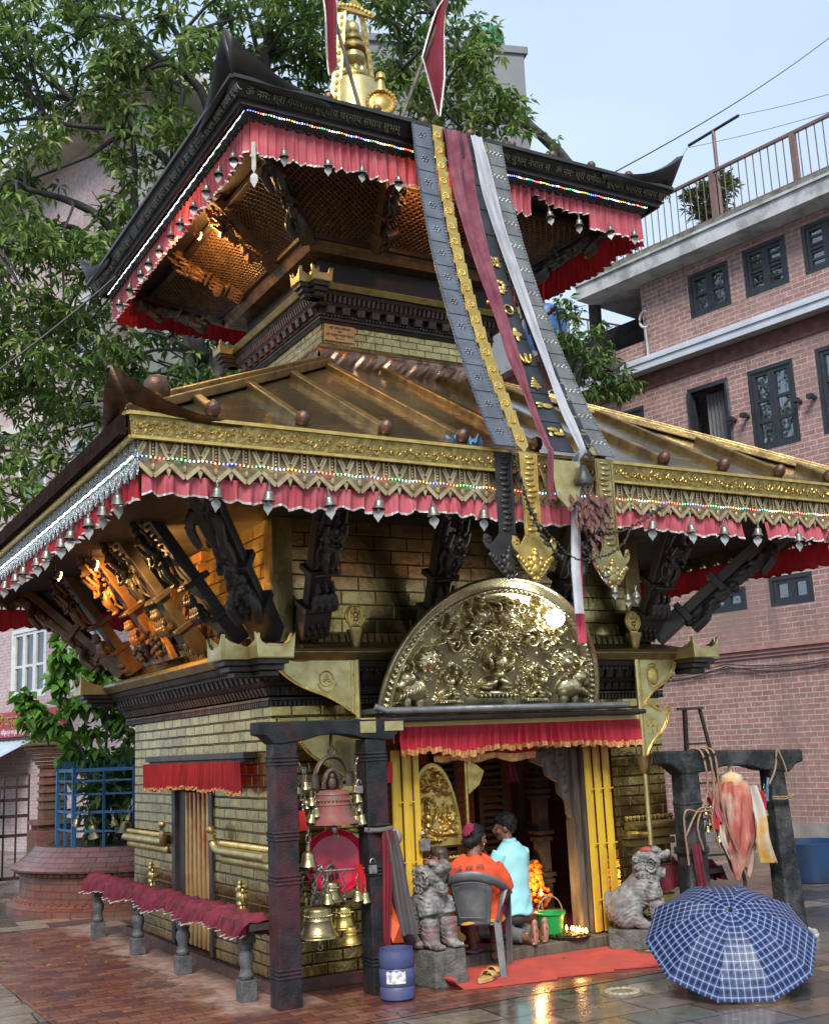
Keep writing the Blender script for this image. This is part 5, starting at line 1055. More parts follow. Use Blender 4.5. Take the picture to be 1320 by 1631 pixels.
valance('eave_valance', 'deep red valance seen from inside beneath the far side lower eave', (3.62, -3.6, 0), (3.62, 3.6, 0), 3.74, 3.50, (1, 0, 0), RED, seed=4)
def lift(s):
    x = s-2.25; return 7.37-.18*max(0, 1-((x-1.50)/.33)**2)**.5*0-.10*abs(math.sin((x-.85)*3.4))-.02 if .80 < x < 1.52 else -9
valance('eave_valance', 'faded pink silver edged valance under the upper eave above the doorway, hitched up once', (-2.25, -2.26, 0), (2.25, -2.26, 0), 7.43, 7.11, (0, -1, 0), PINK, pl=25, seed=5, zb=lift)
valance('eave_valance', 'pink and red valance along the upper eave above the bench side', (-2.26, 2.25, 0), (-2.26, -2.25, 0), 7.43, 7.13, (-1, 0, 0), PINK, pl=25, seed=6)
valance('eave_valance', 'bright red valance hanging across the back of the upper eave', (2.22, 2.25, 0), (-2.22, 2.25, 0), 7.43, 7.08, (0, 1, 0), RED, pl=25, seed=7)
valance('eave_valance', 'dark red valance with loose threads beneath the far side upper eave', (2.25, -2.22, 0), (2.25, 2.22, 0), 7.43, 7.08, (1, 0, 0), RED, pl=25, seed=8)
valance('door_valance', 'crimson pleated curtain with gold braid across the temple doorway', (-1.05, -2.36, 0), (1.56, -2.36, 0), 2.035, 1.80, (0, -1, 0), DOORRED, GTRIM, pl=30, amp=.026, seed=9, tw=.045, cat='curtain')
b = MB(); b.box(-1.08, -2.385, 2.032, 1.56, -2.35, 2.07); tag(b.build('curtain_heading', mk('yellow_heading_tape', (.62, .50, .12), (.55, .40, .2), .7)), 'yellow heading tape above the crimson doorway curtain', 'tape')
valance('door_valance', 'small red curtain hanging from the lintel of the side door', (-2.2, 1.12, 0), (-2.2, -1.70, 0), 1.81, 1.56, (-1, 0, 0), RED, GTRIM, pl=32, amp=.02, seed=10, tw=.02, cat='curtain')
valance('door_valance', 'short silver edged frill glimpsed behind the doorway curtain', (-.55, -2.08, 0), (.55, -2.08, 0), 1.82, 1.73, (0, -1, 0), RED, GTRIM, pl=8, amp=.02, seed=11, tw=.05, cat='curtain')
# ---------------------------------------------------------------- eave bells
def bell_prof(r, h): return [(.0, 0), (.25*r, -.02*h), (.52*r, -.10*h), (.62*r, -.25*h), (.66*r, -.5*h), (.76*r, -.74*h), (.95*r, -.93*h), (r, -h), (.93*r, -h), (.68*r, -.75*h), (.5*r, -.2*h)]
def make_bell(name, label, r, h, drop, leaf, bm, group):
    t = thing(name, label, 'bell', (0, 0, 0), 0, group); b = MB(); n = max(2, int(drop/.03))
    for i in range(n): b.tube([(.009*math.cos(a)*(i % 2), .009*math.cos(a)*((i+1) % 2), -drop*(i+.5)/n+drop/n*.62*math.sin(a)) for a in np.linspace(0, 6.283, 9)], .0028, 4, False)
    b.build('chain', STEEL, t, local=True)
    b = MB(); b.lathe(bell_prof(r, h), 14, (0, 0, -drop)); b.lathe([(.0, .03), (.012, .022), (.012, .0)], 8, (0, 0, -drop)); b.build('bell_body', bm, t, smooth=45, local=True)
    b = MB(); b.tube([(0, 0, -drop-h*.3), (0, 0, -drop-h*1.12)], .004, 5); b.ball((0, 0, -drop-h*1.05), (.012, .012, .014), 8, 5); b.build('clapper', STEEL, t, local=True)
    if leaf:
        z0 = -drop-h*1.15; q = leaf; pts = [(0, 0), (q*.26, -q*.05), (q*.42, -q*.26), (q*.36, -q*.50), (q*.14, -q*.76), (0, -q), (-q*.14, -q*.76), (-q*.36, -q*.50), (-q*.42, -q*.26), (-q*.26, -q*.05)]
        b = MB(); b.prism(pts, (0, 0, z0), (1, 0, 0), (0, 0, 1), .004); b.build('leaf_pendant', LEAFM, t, local=True)
    return t
eb = make_bell('eave_bell', 'small grey bell with tin leaf in the row under the lower eave above the doorway', .052, .075, .075, .092, BELLG, 'bells under the lower eave above the doorway')
first = True; rnd = random.Random(5)
def put_bell(p, label=None, group=None, sc=1.0, name=None):
    global first
    o = eb if first else copy_tree(eb); first = False
    o.location = (p[0]+rnd.uniform(-.035, .035)*(abs(p[1]) > abs(p[0])), p[1]+rnd.uniform(-.035, .035)*(abs(p[0]) > abs(p[1])), p[2]+rnd.uniform(-.02, .008)); o.rotation_euler = (rnd.uniform(-.10, .10), rnd.uniform(-.10, .10), rnd.uniform(-1.0, .3)); o.scale = (sc,)*3
    if label: o['label'] = label; o['group'] = group
    return o
for x in (-3.12, -2.70, -2.28, -1.84, -1.42, -.97, .80, 1.2, 1.63, 2.03, 2.50, 2.98, 3.4): put_bell((x, -3.70, 3.745))
for y in (-3.35, -2.95, -2.52, -2.07, -1.62, -1.17, -.7, -.22, .25, .72, 1.2, 1.7, 2.2, 2.7, 3.2): put_bell((-3.71, y, 3.735), 'small grey bell with tin leaf in the row under the lower eave above the bench', 'bells under the lower eave above the bench')
for x in (-1.95, -1.55, -1.15, -.80, .95, 1.35, 1.75, 2.1): put_bell((x, -2.33, 7.24), 'small bell with tin leaf in the row under the upper eave above the doorway', 'bells under the upper eave above the doorway', .9)
for y in (-2.05, -1.7, -1.32, -.95, -.58, -.22, .14, .5, .9, 1.3, 1.75): put_bell((-2.33, y, 7.30), 'small bell with tin leaf in the row under the upper eave above the bench', 'bells under the upper eave above the bench', .9)
for x in (-2.1, -1.5, -.9): put_bell((x, 2.33, 7.22), 'small dark bell with a leaf hanging below the back of the upper eave', 'bells under the back upper eave', 1.1)
b = MB(); b.prism([(-.017, 0), (.017, 0), (.02, -.26), (0, -.30), (-.02, -.26)], (-2.24, -2.3, 7.20), (.8, -.6, 0), (0, 0, 1), .006); b.prism([(0, 0), (.032, -.03), (.036, -.08), (0, -.15), (-.036, -.08), (-.032, -.03)], (-2.24, -2.3, 6.905), (.8, -.6, 0), (0, 0, 1), .006)
tag(b.build('corner_pendant', LEAFM), 'long grey tin pendant with leaf tip hanging at the nearest corner of the upper eave', 'pendant')
# ---------------------------------------------------------------- fairy lights
LED = [emis('led_blue', (.12, .2, 1), 5), emis('led_red', (1, .14, .1), 4), emis('led_green', (.15, 1, .35), 3), emis('led_white', (.85, .95, 1), 5), emis('led_orange', (1, .5, .1), 4)]
def lights(label, pts, step=.021, r=.0065, cool=0):
    t = thing('light_string', label, 'light string', pts[0]); rr = random.Random(len(label)); m = MB(); w = MB(); P = [Vector(p) for p in pts]
    w.tube(P, .004, 5); w.build('cord', BLACKM, t)
    for a, c in zip(P, P[1:]):
        n = int((c-a).length/step)
        for i in range(n):
            m.cm = 3 if rr.random() < cool else (int(i/4) % 5 if rr.random() < .8 else rr.randrange(5)); q = a.lerp(c, (i+.5)/n); q.z += .003*math.sin(i*.9); m.ball(q, r, 5, 3)
    o = m.build('bulbs', LED, t); o['kind'] = 'stuff'
zf = 3.846
lights('string of coloured fairy lights along the brass fringe of the lower eave above the doorway', [(-3.69, -3.70, zf), (-2, -3.70, zf-.012), (-.35, -3.70, zf-.02), (1.2, -3.70, zf-.012), (3.69, -3.70, zf)], .03, .0075)
lights('string of cold white fairy lights along the silvered fringe above the bench', [(-3.70, -3.69, zf), (-3.70, 0, zf-.015), (-3.70, 3.69, zf)], .03, .0075, .8)
lights('string of coloured fairy lights along the upper eave above the doorway', [(-2.31, -2.32, 7.487), (0, -2.32, 7.475), (2.31, -2.32, 7.487)], .025, .008, .15)
lights('string of white fairy lights along the upper eave above the bench side', [(-2.32, -2.31, 7.487), (-2.32, 0, 7.475), (-2.32, 2.31, 7.487)], .025, .007, .8)
# ---------------------------------------------------------------- banners from the upper to the lower eave
BGREY = mk('dark_silvered_sheet', (.17, .185, .205), (.095, .105, .12), .40, .55, 5, 60, .003, .1)
BGREY2 = mk('worn_tin_sheet', (.24, .24, .225), (.13, .13, .12), .42, .6, 5, 60, .003, .1)
BBLK = mk('blackened_sheet', (.045, .05, .056), (.02, .022, .025), .4, .5, 6, 60, .003, .1)
Y0, Z0, Y1, Z1 = -2.52, 7.66, -3.86, 4.14
def bpath(x0, x1, sag, y1=Y1, z1=Z1, z0=Z0, bow=0):
    def f(t): return V(lerp(x0, x1, t)+bow*4*t*(1-t), lerp(Y0, y1, t)+sag*4*t*(1-t), lerp(z0, z1, t))
    return f
def tang(f, t): return (f(min(1, t+.01))-f(max(0, t-.01))).normalized()
def banner(name, label, f, w, mat, tile, emboss=None, scallop=False, teeth=False, drop=None, group=None, hem=None):
    "strip of riveted plates hanging from eave to eave"
    t = thing(name, label, 'banner', f(1), 0, group); n = int(4.1/tile); m = MB(); em = MB(); X = V(1, 0, 0)
    for i in range(n):
        a, c = f(i/n), f((i+1)/n); d = (c-a).normalized(); nr = X.cross(d).normalized(); nr = nr if nr.y < 0 else -nr; L0 = (c-a).length
        a2 = a+nr*.006; c2 = c+d*.010+nr*.013; zz = a2-X*w/2; 
        if scallop:
            m.prism([(-w/2, .01), (-w/2, -L0*.86), (-w*.3, -L0*.96), (0, -L0*1.2), (w*.3, -L0*.96), (w/2, -L0*.86), (w/2, .01)], a2.lerp(c2, .5)+nr*.014-(c2-a2).normalized()*L0*.5+nr*0, X, -(d-nr*.13).normalized(), .006)
        else:
            m.add([a2-X*w/2, a2+X*w/2, c2+X*w/2, c2-X*w/2]+[p-nr*.008 for p in (a2-X*w/2, a2+X*w/2, c2+X*w/2, c2-X*w/2)], [(0, 1, 2, 3), (7, 6, 5, 4), (0, 4, 5, 1), (1, 5, 6, 2), (2, 6, 7, 3), (3, 7, 4, 0)])
        mid = a2.lerp(c2, .5)+nr*.002; R3 = Matrix((X, d, nr)).transposed()
        if emboss == 'flower':
            for k in range(6): q = k*math.pi/3; em.ball(mid+X*.030*math.cos(q)+d*.030*math.sin(q), (.016, .012, .007), 6, 4, R3)
            em.ball(mid, (.013, .013, .01), 6, 4, R3)
        elif emboss == 'dome': em.ball(mid, (.035, .035, .014), 8, 5, R3)
        elif emboss == 'wave':
            for k in range(7): em.ball(a2.lerp(c2, .5)+X*(-.36+.12*k)*w+d*.012*(-1)**k, (.02, .02, .008), 6, 4, R3)
        elif emboss == 'rosette':
            for k in range(9): q = k*.7; em.ball(mid+X*.03*math.cos(q)+d*.03*math.sin(q), (.012, .012, .008), 5, 3, R3)
        if teeth:
            for s in (-1, 1):
                for k in range(8): em.beam(a2.lerp(c2, (k+.2)/8)+X*s*w*.49+nr*.003, a2.lerp(c2, (k+.7)/8)+X*s*w*.40+nr*.003, .010, .006, nr)
    s_ = m.build('plates', mat, t)
    if em.v: em.build('embossing', mat, s_, smooth=60)
    return t
def crest(t, x, w, z0, z1, y, mat, wide, kind='leaf'):
    "hanging end: a straight tongue with scrolled shield"
    m = MB(); L_ = z0-z1; hb = .36*min(1, wide/.26); pts = [(-w/2, 0), (-w/2*.92, -L_+hb)]
    left = [(-wide*.5, -L_+hb*.78), (-wide*.62, -L_+hb*.98), (-wide*.74, -L_+hb*.98), (-wide*.78, -L_+hb*.80), (-wide*.70, -L_+hb*.68), (-wide*.56, -L_+hb*.6), (-wide*.58, -L_+hb*.45), (-wide*.45, -L_+hb*.30), (-wide*.22, -L_+hb*.12), (0, -L_)]
    pts += left+[(-u, v) for u, v in left[:-1][::-1]]+[(w/2*.92, -L_+hb), (w/2, 0)]
    m.prism(pts, (x, y, z0), (1, 0, 0), (0, 0, 1), .014); c = m.build('end_shield', mat, t, bevel=.003)
    e = MB(); f = y-.012
    for s in (-1, 1):
        e.tube([(x+s*w*.40, f, z0-.02), (x+s*w*.37, f, z1+hb)], .007, 5)
        e.tube([(x+s*wide*(.62+.1*math.cos(a)*(1-a/8)), f, z1+hb*.84+wide*.12*math.sin(a)*(1-a/8)) for a in np.linspace(0, 5.5, 10)], .009, 5)
        for k in range(7): q = k/6; e.ball((x+s*wide*lerp(.58, .06, q), f, z1+hb*lerp(.52, .06, q**1.4)), (.022, .01, .022), 6, 4)
    n = int((L_-hb)/.045)
    for k in range(n): e.ball((x+.012*math.sin(k*1.3), f, z0-.04-.045*k), (w*.24, .010, .018), 6, 4)
    for u, v, r in ((0, .45, .045), (0, .60, .03), (-.04, .38, .03), (.04, .38, .03), (0, .28, .05), (-.05, .5, .02), (.05, .5, .02), (0, .68, .02)): e.ball((x+u*wide/.26, f, z1+hb*v), (r, .02, r*1.1), 8, 5)
    e.build('shield_relief', mat if kind == 'leaf' else BRASS, c, smooth=60); return c
t = banner('metal_banner', 'dark blue grey plate banner with embossed flowers, its end shield black', bpath(-.63, -.82, 0.195), .21, BGREY, .31, 'flower', teeth=True); crest(t, -.76, .17, 4.12, 3.10, -3.74, BLACKM, .30)
t = banner('metal_banner', 'narrow golden banner of overlapping scales beside the blue grey strip', bpath(-.455, -.64, 0.195), .115, GOLD, .20, 'rosette', scallop=True); crest(t, -.60, .175, 4.10, 3.07, -3.86, GOLD, .27)
f5 = bpath(.19, .175, 0.205); t = banner('metal_banner', 'worn tin plate banner with wave embossing, ending in a brass shield', f5, .19, BGREY2, .30, 'wave', teeth=True); crest(t, .17, .19, 4.12, 3.03, -3.84, BRASS, .25, 'b')
t = banner('metal_banner', 'thin gold edged strip tucked against the worn tin banner', bpath(.065, .055, 0.190), .055, BRASS, .26, 'rosette')
f3 = bpath(-.16, -.27, 0.155); t = banner('metal_banner', 'blackened central banner carrying golden lucky symbols', f3, .24, BBLK, .34, None)
em = MB(); em.M = None
def sym(i, tt):
    c = f3(tt); d = tang(f3, tt); X = V(1, 0, 0); nr = X.cross(d).normalized(); nr = nr if nr.y < 0 else -nr; c = c+nr*.022+X*.01; q = lambda u, v: c+X*u-d*v
    R3 = Matrix((X, d, nr)).transposed()
    if i == 0:
        for a in (-1, 0, 1): em.beam(q(-.06, .035*a-.02), q(.06, .035*a+.02), .014, .01, nr); em.beam(q(.035*a+.02, -.06), q(.035*a-.02, .06), .014, .01, nr)
        for a in range(4): em.ball(q(.055*math.cos(a*1.57+.8), .055*math.sin(a*1.57+.8)), (.02, .02, .008), 6, 4, R3)
    elif i == 1:
        for a in range(7): em.ball(q(.04*math.cos(a*.9), .02+.04*math.sin(a*.9)), (.024, .024, .01), 6, 4, R3)
        em.ball(q(0, -.06), (.03, .03, .01), 6, 4, R3); em.ball(q(-.03, -.045), (.03, .012, .008), 6, 4, R3); em.ball(q(.03, -.045), (.03, .012, .008), 6, 4, R3)
    elif i == 2: em.tube([q(.045*math.cos(a), .055*math.sin(a)) for a in np.linspace(0, 6.283, 15)], .011, 6)
    elif i == 3: em.ball(q(0, 0), (.06, .035, .012), 8, 5, R3); em.ball(q(0, .05), (.025, .03, .01), 6, 4, R3); em.ball(q(0, -.05), (.02, .04, .008), 6, 4, R3); em.ball(q(-.05, .0), (.03, .012, .01), 6, 4, R3)
    elif i == 4: em.tube(catm([q(-.06, .05), q(-.045, -.02), q(-.01, -.05), q(.0, .05)], 4), .013, 6); em.tube(catm([q(.06, .05), q(.045, -.02), q(.01, -.05), q(.01, .05)], 4), .013, 6)
    elif i == 5:
        for a, r in ((.055, .02), (.025, .035), (-.005, .05), (-.035, .062)): em.ball(q(0, a), (r, .016, .01), 7, 4, R3)
        em.beam(q(0, -.07), q(0, .07), .014, .01, nr)
    elif i == 6: em.ball(q(.03, .0), (.055, .03, .012), 8, 5, R3); em.ball(q(-.04, .02), (.04, .018, .01), 7, 4, R3); em.ball(q(-.05, -.02), (.03, .012, .01), 6, 4, R3)
    else: em.ball(q(-.02, .025), (.06, .026, .012), 8, 5, R3); em.ball(q(.03, -.02), (.06, .026, .012), 8, 5, R3); em.ball(q(.07, .02), (.02, .03, .008), 6, 4, R3); em.ball(q(-.055, -.03), (.02, .03, .008), 6, 4, R3)
for i, tt in enumerate((.43, .51, .585, .66, .735, .81, .875, .95)): sym(i, tt)
em.build('lucky_symbol', GOLD, t, smooth=60)
b = MB(); b.prism([(-.12, 0), (-.135, -.16), (-.11, -.30), (.0, -.40), (.11, -.30), (.135, -.16), (.12, 0)], (-.25, -3.88, 4.06), (1, 0, 0), (0, 0, 1), .014); b.prism([(-.20, 0), (-.10, -.28), (-.06, -.24), (-.12, -.10)], (-.32, -3.87, 4.0), (1, 0, 0), (0, 0, 1), .012); es = b.build('end_shield', GOLDP, t, bevel=.003)
b = MB(); b.lathe([(.02, 0), (.075, .0), (.08, .04), (.05, .1), (.03, .15), (.0, .17)], 12, (-.12, -3.93, 3.86)); b.build('shield_relief', BLACKM, es, smooth=60)
f6 = bpath(.0, .02, 0.175); banner('metal_banner', 'black inner banner of overlapping dark plates behind the white scarf', f6, .13, BBLK, .2, 'rosette', scallop=True)
def scarf(label, f, w0, w1, mat, tail, x1, seed, fold=3, y=-3.9, w2=.08):
    rr = random.Random(seed); m = MB(); L2 = tail
    def fn(u, v):
        tot = 4.1+L2; s = v*tot
        if s < 4.1: tt = s/4.1; c = f(tt)-V(0, .035, 0); w = lerp(w0, w1, tt)
        else: tt = (s-4.1)/max(L2, .01); c = f(1)+V((x1-f(1).x)*min(1, tt*1.4), (y-f(1).y)-.0, -L2*tt); w = lerp(w1, w2, min(1, tt*2))
        o = .020*math.sin(u*fold*3.3+seed+v*5)+.012*math.sin(u*11+v*17+2*math.sin(v*9))+.006*math.sin(u*29-v*11)
        return (c.x+(u-.5)*w+.012*math.sin(v*9+seed), c.y-o, c.z)
    m.grid(fn, 24, 90); return tag(m.build('hanging_scarf', mat, smooth=180), label, 'scarf', 'cloth scarves hung among the metal banners')
scarf('maroon cloth scarf knotted between the gold and the blackened banner', bpath(-.27, -.41, 0.145), .27, .07, mk('dusty_maroon_scarf', (.22, .06, .085), (.15, .03, .05), .8, 0, 5, 200, .001, trans=.2), .42, -.44, 3, 3, -3.92)
scarf('grey white cloth scarf falling to the tympanum', bpath(-.015, -.06, 0.125), .12, .11, WHITEC, 1.30, -.16, 4, 3, -3.80, .10)
m = MB(); m.grid(lambda u, v: (-.07+(u-.5)*.085+.01*math.sin(v*6), -3.70-.012*math.sin(u*13), lerp(3.75, 2.62, v)), 12, 30); tag(m.build('hanging_scarf', mk('rose_scarf', (.42, .05, .09), (.3, .03, .06), .75, 0, 5, 200, .001, trans=.2), smooth=180), 'rose red cloth tail hanging beside the white scarf', 'scarf')
m = MB(); rr = random.Random(6)
for k in range(120):
    c = V(-.04+rr.gauss(0, .075), -3.93+rr.gauss(0, .04), 3.80-abs(rr.gauss(0, .16))); d = V(rr.uniform(-.6, .6), rr.uniform(-.5, .2), -1).normalized(); x = d.cross(V(0, 1, 0)).normalized(); l = rr.uniform(.07, .13)
    m.add([c, c+d*l*.5+x*.02+V(0, -.006, 0), c+d*l, c+d*l*.5-x*.02], [(0, 1, 2), (0, 2, 3)])
tag(m.build('dried_leaf_bunch', mk('dried_leaves', (.16, .065, .05), (.09, .04, .035), .8, 0, 20), smooth=None), 'bunch of dried brown leaves tied between the white scarf and the worn tin banner', 'leaf bunch')
GARL = mk('withered_garland', (.05, .045, .03), (.025, .02, .018), .9, 0, 30)
def garland(label, pts, r, seed):
    m = MB(); rr = random.Random(seed); P = catm(pts, 14); m.tube(P, r*.3, 5)
    for p in P:
        for k in range(2): m.ball(p+V(rr.uniform(-1, 1), rr.uniform(-1, 1), rr.uniform(-1, 1))*r*.6, (r*rr.uniform(.4, .8),)*3, 5, 4)
    return tag(m.build('withered_garland', GARL, smooth=60), label, 'garland')
garland('withered black garland slanting across the black end shield', [(-.83, -3.98, 4.05), (-.72, -3.95, 3.75), (-.58, -3.93, 3.45), (-.42, -3.95, 3.25)], .022, 1)
garland('withered garland swagged from the leaf bunch to the eave bells', [(-.2, -3.97, 3.52), (.1, -3.97, 3.47), (.45, -3.95, 3.60), (.75, -3.85, 3.75)], .016, 2)
garland('thin withered garland hanging low over the shields', [(-.62, -3.98, 3.5), (-.3, -3.95, 3.26), (.0, -3.95, 3.28), (.2, -3.95, 3.38), (.36, -3.9, 3.55)], .013, 3)
for i, (x, z) in enumerate(((.06, 3.14), (.14, 3.02), (.28, 2.95), (.36, 2.98))): o = put_bell((x, -3.86, z+.1), 'little tin leaf pendant hanging below the brass shield of the worn tin banner', 'leaf pendants under the brass shield', .6)
# blue rag on the eave
m = MB(); m.grid(lambda u, v: (lerp(-1.12, -.86, u), lerp(-3.62, -3.44, v), 4.22+.045*math.sin(u*9)*math.cos(v*7)+.05*v+.03*math.sin(u*23+v*9)), 18, 12); tag(m.build('blue_rag', weave('blue_rag_cloth', (.08, .24, .42), .7, .1), smooth=180), 'crumpled blue plastic rag lying on the lower roof beside the grey banner', 'rag')
# ---------------------------------------------------------------- flags on the roof
def roofflag(label, p0, p1, r, fpts, mat, seed):
    t = thing('pole_flag', label, 'flag', p0); b = MB(); b.tube([p0, p1], r, 8); b.build('flagpole', WOODJ, t, smooth=60)
    m = MB(); m.grid(lambda u, v: fpts(u, v), 14, 30); c = m.build('flag_cloth', mat, t, smooth=180)
    e = MB()
    for u0 in (0, 1):
        P = [Vector(fpts(u0, k/24)) for k in range(25)]; e.tube(P, .011, 4)
    e.tube([Vector(fpts(k/8, 1)) for k in range(9)], .011, 4); e.build('white_edging', TRIM, c)
FLAGR = weave('dark_red_flag', (.22, .014, .035), .8, .25)
p0, p1 = V(-.60, -1.3, 8.36), V(-.93, -1.3, 9.62)
def fl1(u, v):
    c = p1.lerp(p0, -.05+.18*v)+V(-.34*v-.0, 0, -.75*v+.1); w = .17*(1-.35*v)*(1-abs(v-.5)*.35)
    c = p1+V(.07*v-.07, -.05, .20-1.0*v); return (c.x+(u-.5)*w, c.y-.05*math.sin(u*7+v*5), c.z+.10*(u-.5))
roofflag('furled dark red flag with white edging on a leaning pole beside the gilded spire', p0, p1, .022, fl1, FLAGR, 1)
p2, p3 = V(-.30, -1.5, 8.22), V(.40, -1.5, 9.97)
def fl2(u, v):
    xr = float(np.interp(v, [0, .15, .35, .7, 1], [.42, .33, .29, .26, .18])); xl = float(np.interp(v, [0, .15, .35, .58, .75, 1], [.39, .24, .12, .0, .06, .15]))
    return (lerp(xr, xl, u), -1.54-.055*math.sin(u*6+v*2), 10.0-1.56*v+.02*math.sin(u*3))
roofflag('dark red flag hanging limp from a leaning pole above the banners', p2, p3, .022, fl2, FLAGR, 2)
# ================================================================ helper for bodies: overlapping masses fused into one skin
def fuse(o, vox=.012, it=4):
    md = o.modifiers.new('fuse', 'REMESH'); md.mode = 'VOXEL'; md.voxel_size = vox; md.use_smooth_shade = True
    sm = o.modifiers.new('smooth', 'SMOOTH'); sm.factor = .5; sm.iterations = it; return o
# ================================================================ stone bell frame (left) and wooden bell frame (right)
def ringpost(b, x0, y0, w, z0, z1, rings):
    zs = [z0]; b.box(x0, y0, z0, x0+w, y0+w, z1)
    for z in rings:
        for k in (-1, 0, 1): b.box(x0-.008, y0-.008, z+.028*k-.009, x0+w+.008, y0+w+.008, z+.028*k+.009)
def beam_prof(x0, x1, z0, z1, dx): m = (x0+x1)/2; h = z1-z0; return [(x0, z0+h*.45), (x0, z1), (x1, z1), (x1, z0+h*.45), (x1-dx*.5, z0+h*.35), (x1-dx, z0), (m+.34*(x1-x0), z0), (m+.2*(x1-x0), z0+h*.12), (m+.1*(x1-x0), z0+h*.3), (m, z0+h*.36), (m-.1*(x1-x0), z0+h*.3), (m-.2*(x1-x0), z0+h*.12), (m-.34*(x1-x0), z0), (x0+dx, z0), (x0+dx*.5, z0+h*.35)]
t = thing('bell_frame', 'black stone bell frame with ringed square posts between bench and doorway', 'bell frame', (-1.82, -2.6, 0))
for x in (-2.31, -1.53):
    b = MB(); ringpost(b, x, -2.69, .185, 0, 1.94, (1.80, 1.24, .92, .25)); b.build('post', STONEB, t, bevel=.008)
b = MB(); b.prism(beam_prof(-2.44, -1.17, 1.93, 2.10, .12), (0, -2.6, 0), (1, 0, 0), (0, 0, 1), .2); b.build('beam', STONEB, t, bevel=.01)
b = MB(); b.box(-1.58, -2.706, 1.99, -1.44, -2.69, 2.08); b.box(-1.58, -2.706, 2.095, -1.44, -2.52, 2.106); b.box(-1.36, -2.706, 2.0, -1.19, -2.69, 2.075); b.build('brass_plate', GOLDP, t)
b = MB(); b.tube([(-2.12, -2.6, .955), (-1.53, -2.6, .94)], .011, 6); b.build('cross_rod', STEEL, t)
def big_bell(name, label, loc, r, h, mat, crown_, clap=True, tilt=0, cat='bell'):
    t = thing(name, label, cat, loc); x, y, z = loc; b = MB()
    b.lathe([(0, z+h*.97), (r*.35, z+h), (r*.52, z+h*.97), (r*.62, z+h*.9), (r*.64, z+h*.86), (r*.62, z+h*.84), (r*.65, z+h*.6), (r*.68, z+h*.56), (r*.66, z+h*.53), (r*.70, z+h*.32), (r*.73, z+h*.28), (r*.74, z+h*.25), (r*.86, z+h*.1), (r*.985, z+h*.035), (r, z), (r*.95, z), (r*.7, z+h*.28), (r*.58, z+h*.8)], 30, (x, y, 0)); o = b.build('bell_body', mat, t, smooth=35)
    b = MB()
    for k in range(28): a = k*.2244; b.ball((x+r*.655*math.cos(a), y+r*.655*math.sin(a), z+h*.70), (.011, .011, h*.05), 6, 4)
    b.build('relief_band', mat, o, smooth=60)
    b = MB(); s = crown_; zt = z+h
    b.tube([(x+s*.42*math.cos(a), y, zt+s*.05+s*.8*math.sin(a)) for a in np.linspace(0, math.pi, 11)], s*.11, 7); b.ball((x, y, zt+s*.25), (s*.2, s*.16, s*.3), 8, 6); b.ball((x, y, zt+s*.58), (s*.13, s*.12, s*.14), 8, 6); b.tube([(x, y, zt+s*.85), (x, y, zt+s*1.15)], s*.08, 6); b.build('hanger', IRON, t, smooth=50)
    if clap: b = MB(); b.tube([(x, y, z+h*.3), (x+.01, y, z-h*.2)], r*.05, 6); b.ball((x+.01, y, z-h*.16), (r*.11, r*.11, r*.2), 8, 6); b.tube([(x+.015+.02*math.cos(a), y, z-h*.34+.02*math.sin(a)) for a in np.linspace(0, 6.28, 11)], .004, 5); b.build('clapper', STEEL, t, smooth=50)
    return t
REDBELL = mk('vermilion_smeared_bronze', (.17, .095, .07), (.24, .05, .045), .65, .2, 11, 60, .004, .1)
t = big_bell('temple_bell', 'large bronze bell smeared with red powder hanging from the stone frame', (-1.79, -2.6, 1.30), .205, .26, REDBELL, .18)
b = MB(); b.tube(catm([(-1.94, -2.6, 1.58), (-1.93, -2.6, 1.70), (-1.87, -2.6, 1.79), (-1.79, -2.6, 1.815), (-1.71, -2.6, 1.79), (-1.65, -2.6, 1.70), (-1.64, -2.6, 1.58)], 4), .032, 8, flat=.6); b.tube([(-1.79+.032*math.cos(a), -2.6, 1.86+.035*math.sin(a)) for a in np.linspace(0, 6.28, 13)], .009, 6); b.tube([(-1.80, -2.6, 1.875), (-1.79, -2.6, 1.99)], .014, 6); b.build('hanger', IRON, t, smooth=50)
big_bell('temple_bell', 'broad old bronze bell low in the stone frame, hung by heavy dark chain', (-1.955, -2.62, .475), .165, .225, BELLM, .12)
big_bell('temple_bell', 'small dark bronze bell with a figure on top, behind the lower rod', (-1.80, -2.54, .715), .105, .15, BELLM, .14)
big_bell('temple_bell', 'brass bell hanging from a long steel chain, upper of a pair', (-1.71, -2.57, .51), .115, .17, mk('bright_brass', (.62, .46, .14), (.40, .27, .07), .25, .95, 8, 60, .002), .05, False)
big_bell('temple_bell', 'shiny brass bell lowest in the stone frame, in front of its twin', (-1.695, -2.64, .40), .085, .13, GOLD, .04)
def chain(label, pts, r=.009, link=.03, mat=STEEL, group=None):
    b = MB(); P = catm(pts, 30); acc = 0; k = 0; last = P[0]
    for p, q in zip(P, P[1:]):
        acc += (q-p).length
        if acc > link*.7:
            d = (q-last).normalized(); x, y, _ = frame(d, (0, 1, .2)); s = x if k % 2 else y; c = last.lerp(q, .5); last = q; acc = 0; k += 1
            b.tube([c+d*link*.5*math.cos(a)+s*link*.28*math.sin(a) for a in np.linspace(0, 6.283, 9)], r*.4, 4, False)
    return tag(b.build('chain', mat, smooth=60), label, 'chain', group)
chain('double steel chain holding the pair of brass bells', [(-1.73, -2.62, .95), (-1.725, -2.62, .75), (-1.71, -2.62, .70)], .012, .035)
chain('heavy dark chain looped over the chained end of the rod', [(-2.10, -2.62, .78), (-2.07, -2.63, .97), (-2.0, -2.63, .98), (-1.97, -2.63, .72)], .024, .06, IRON)
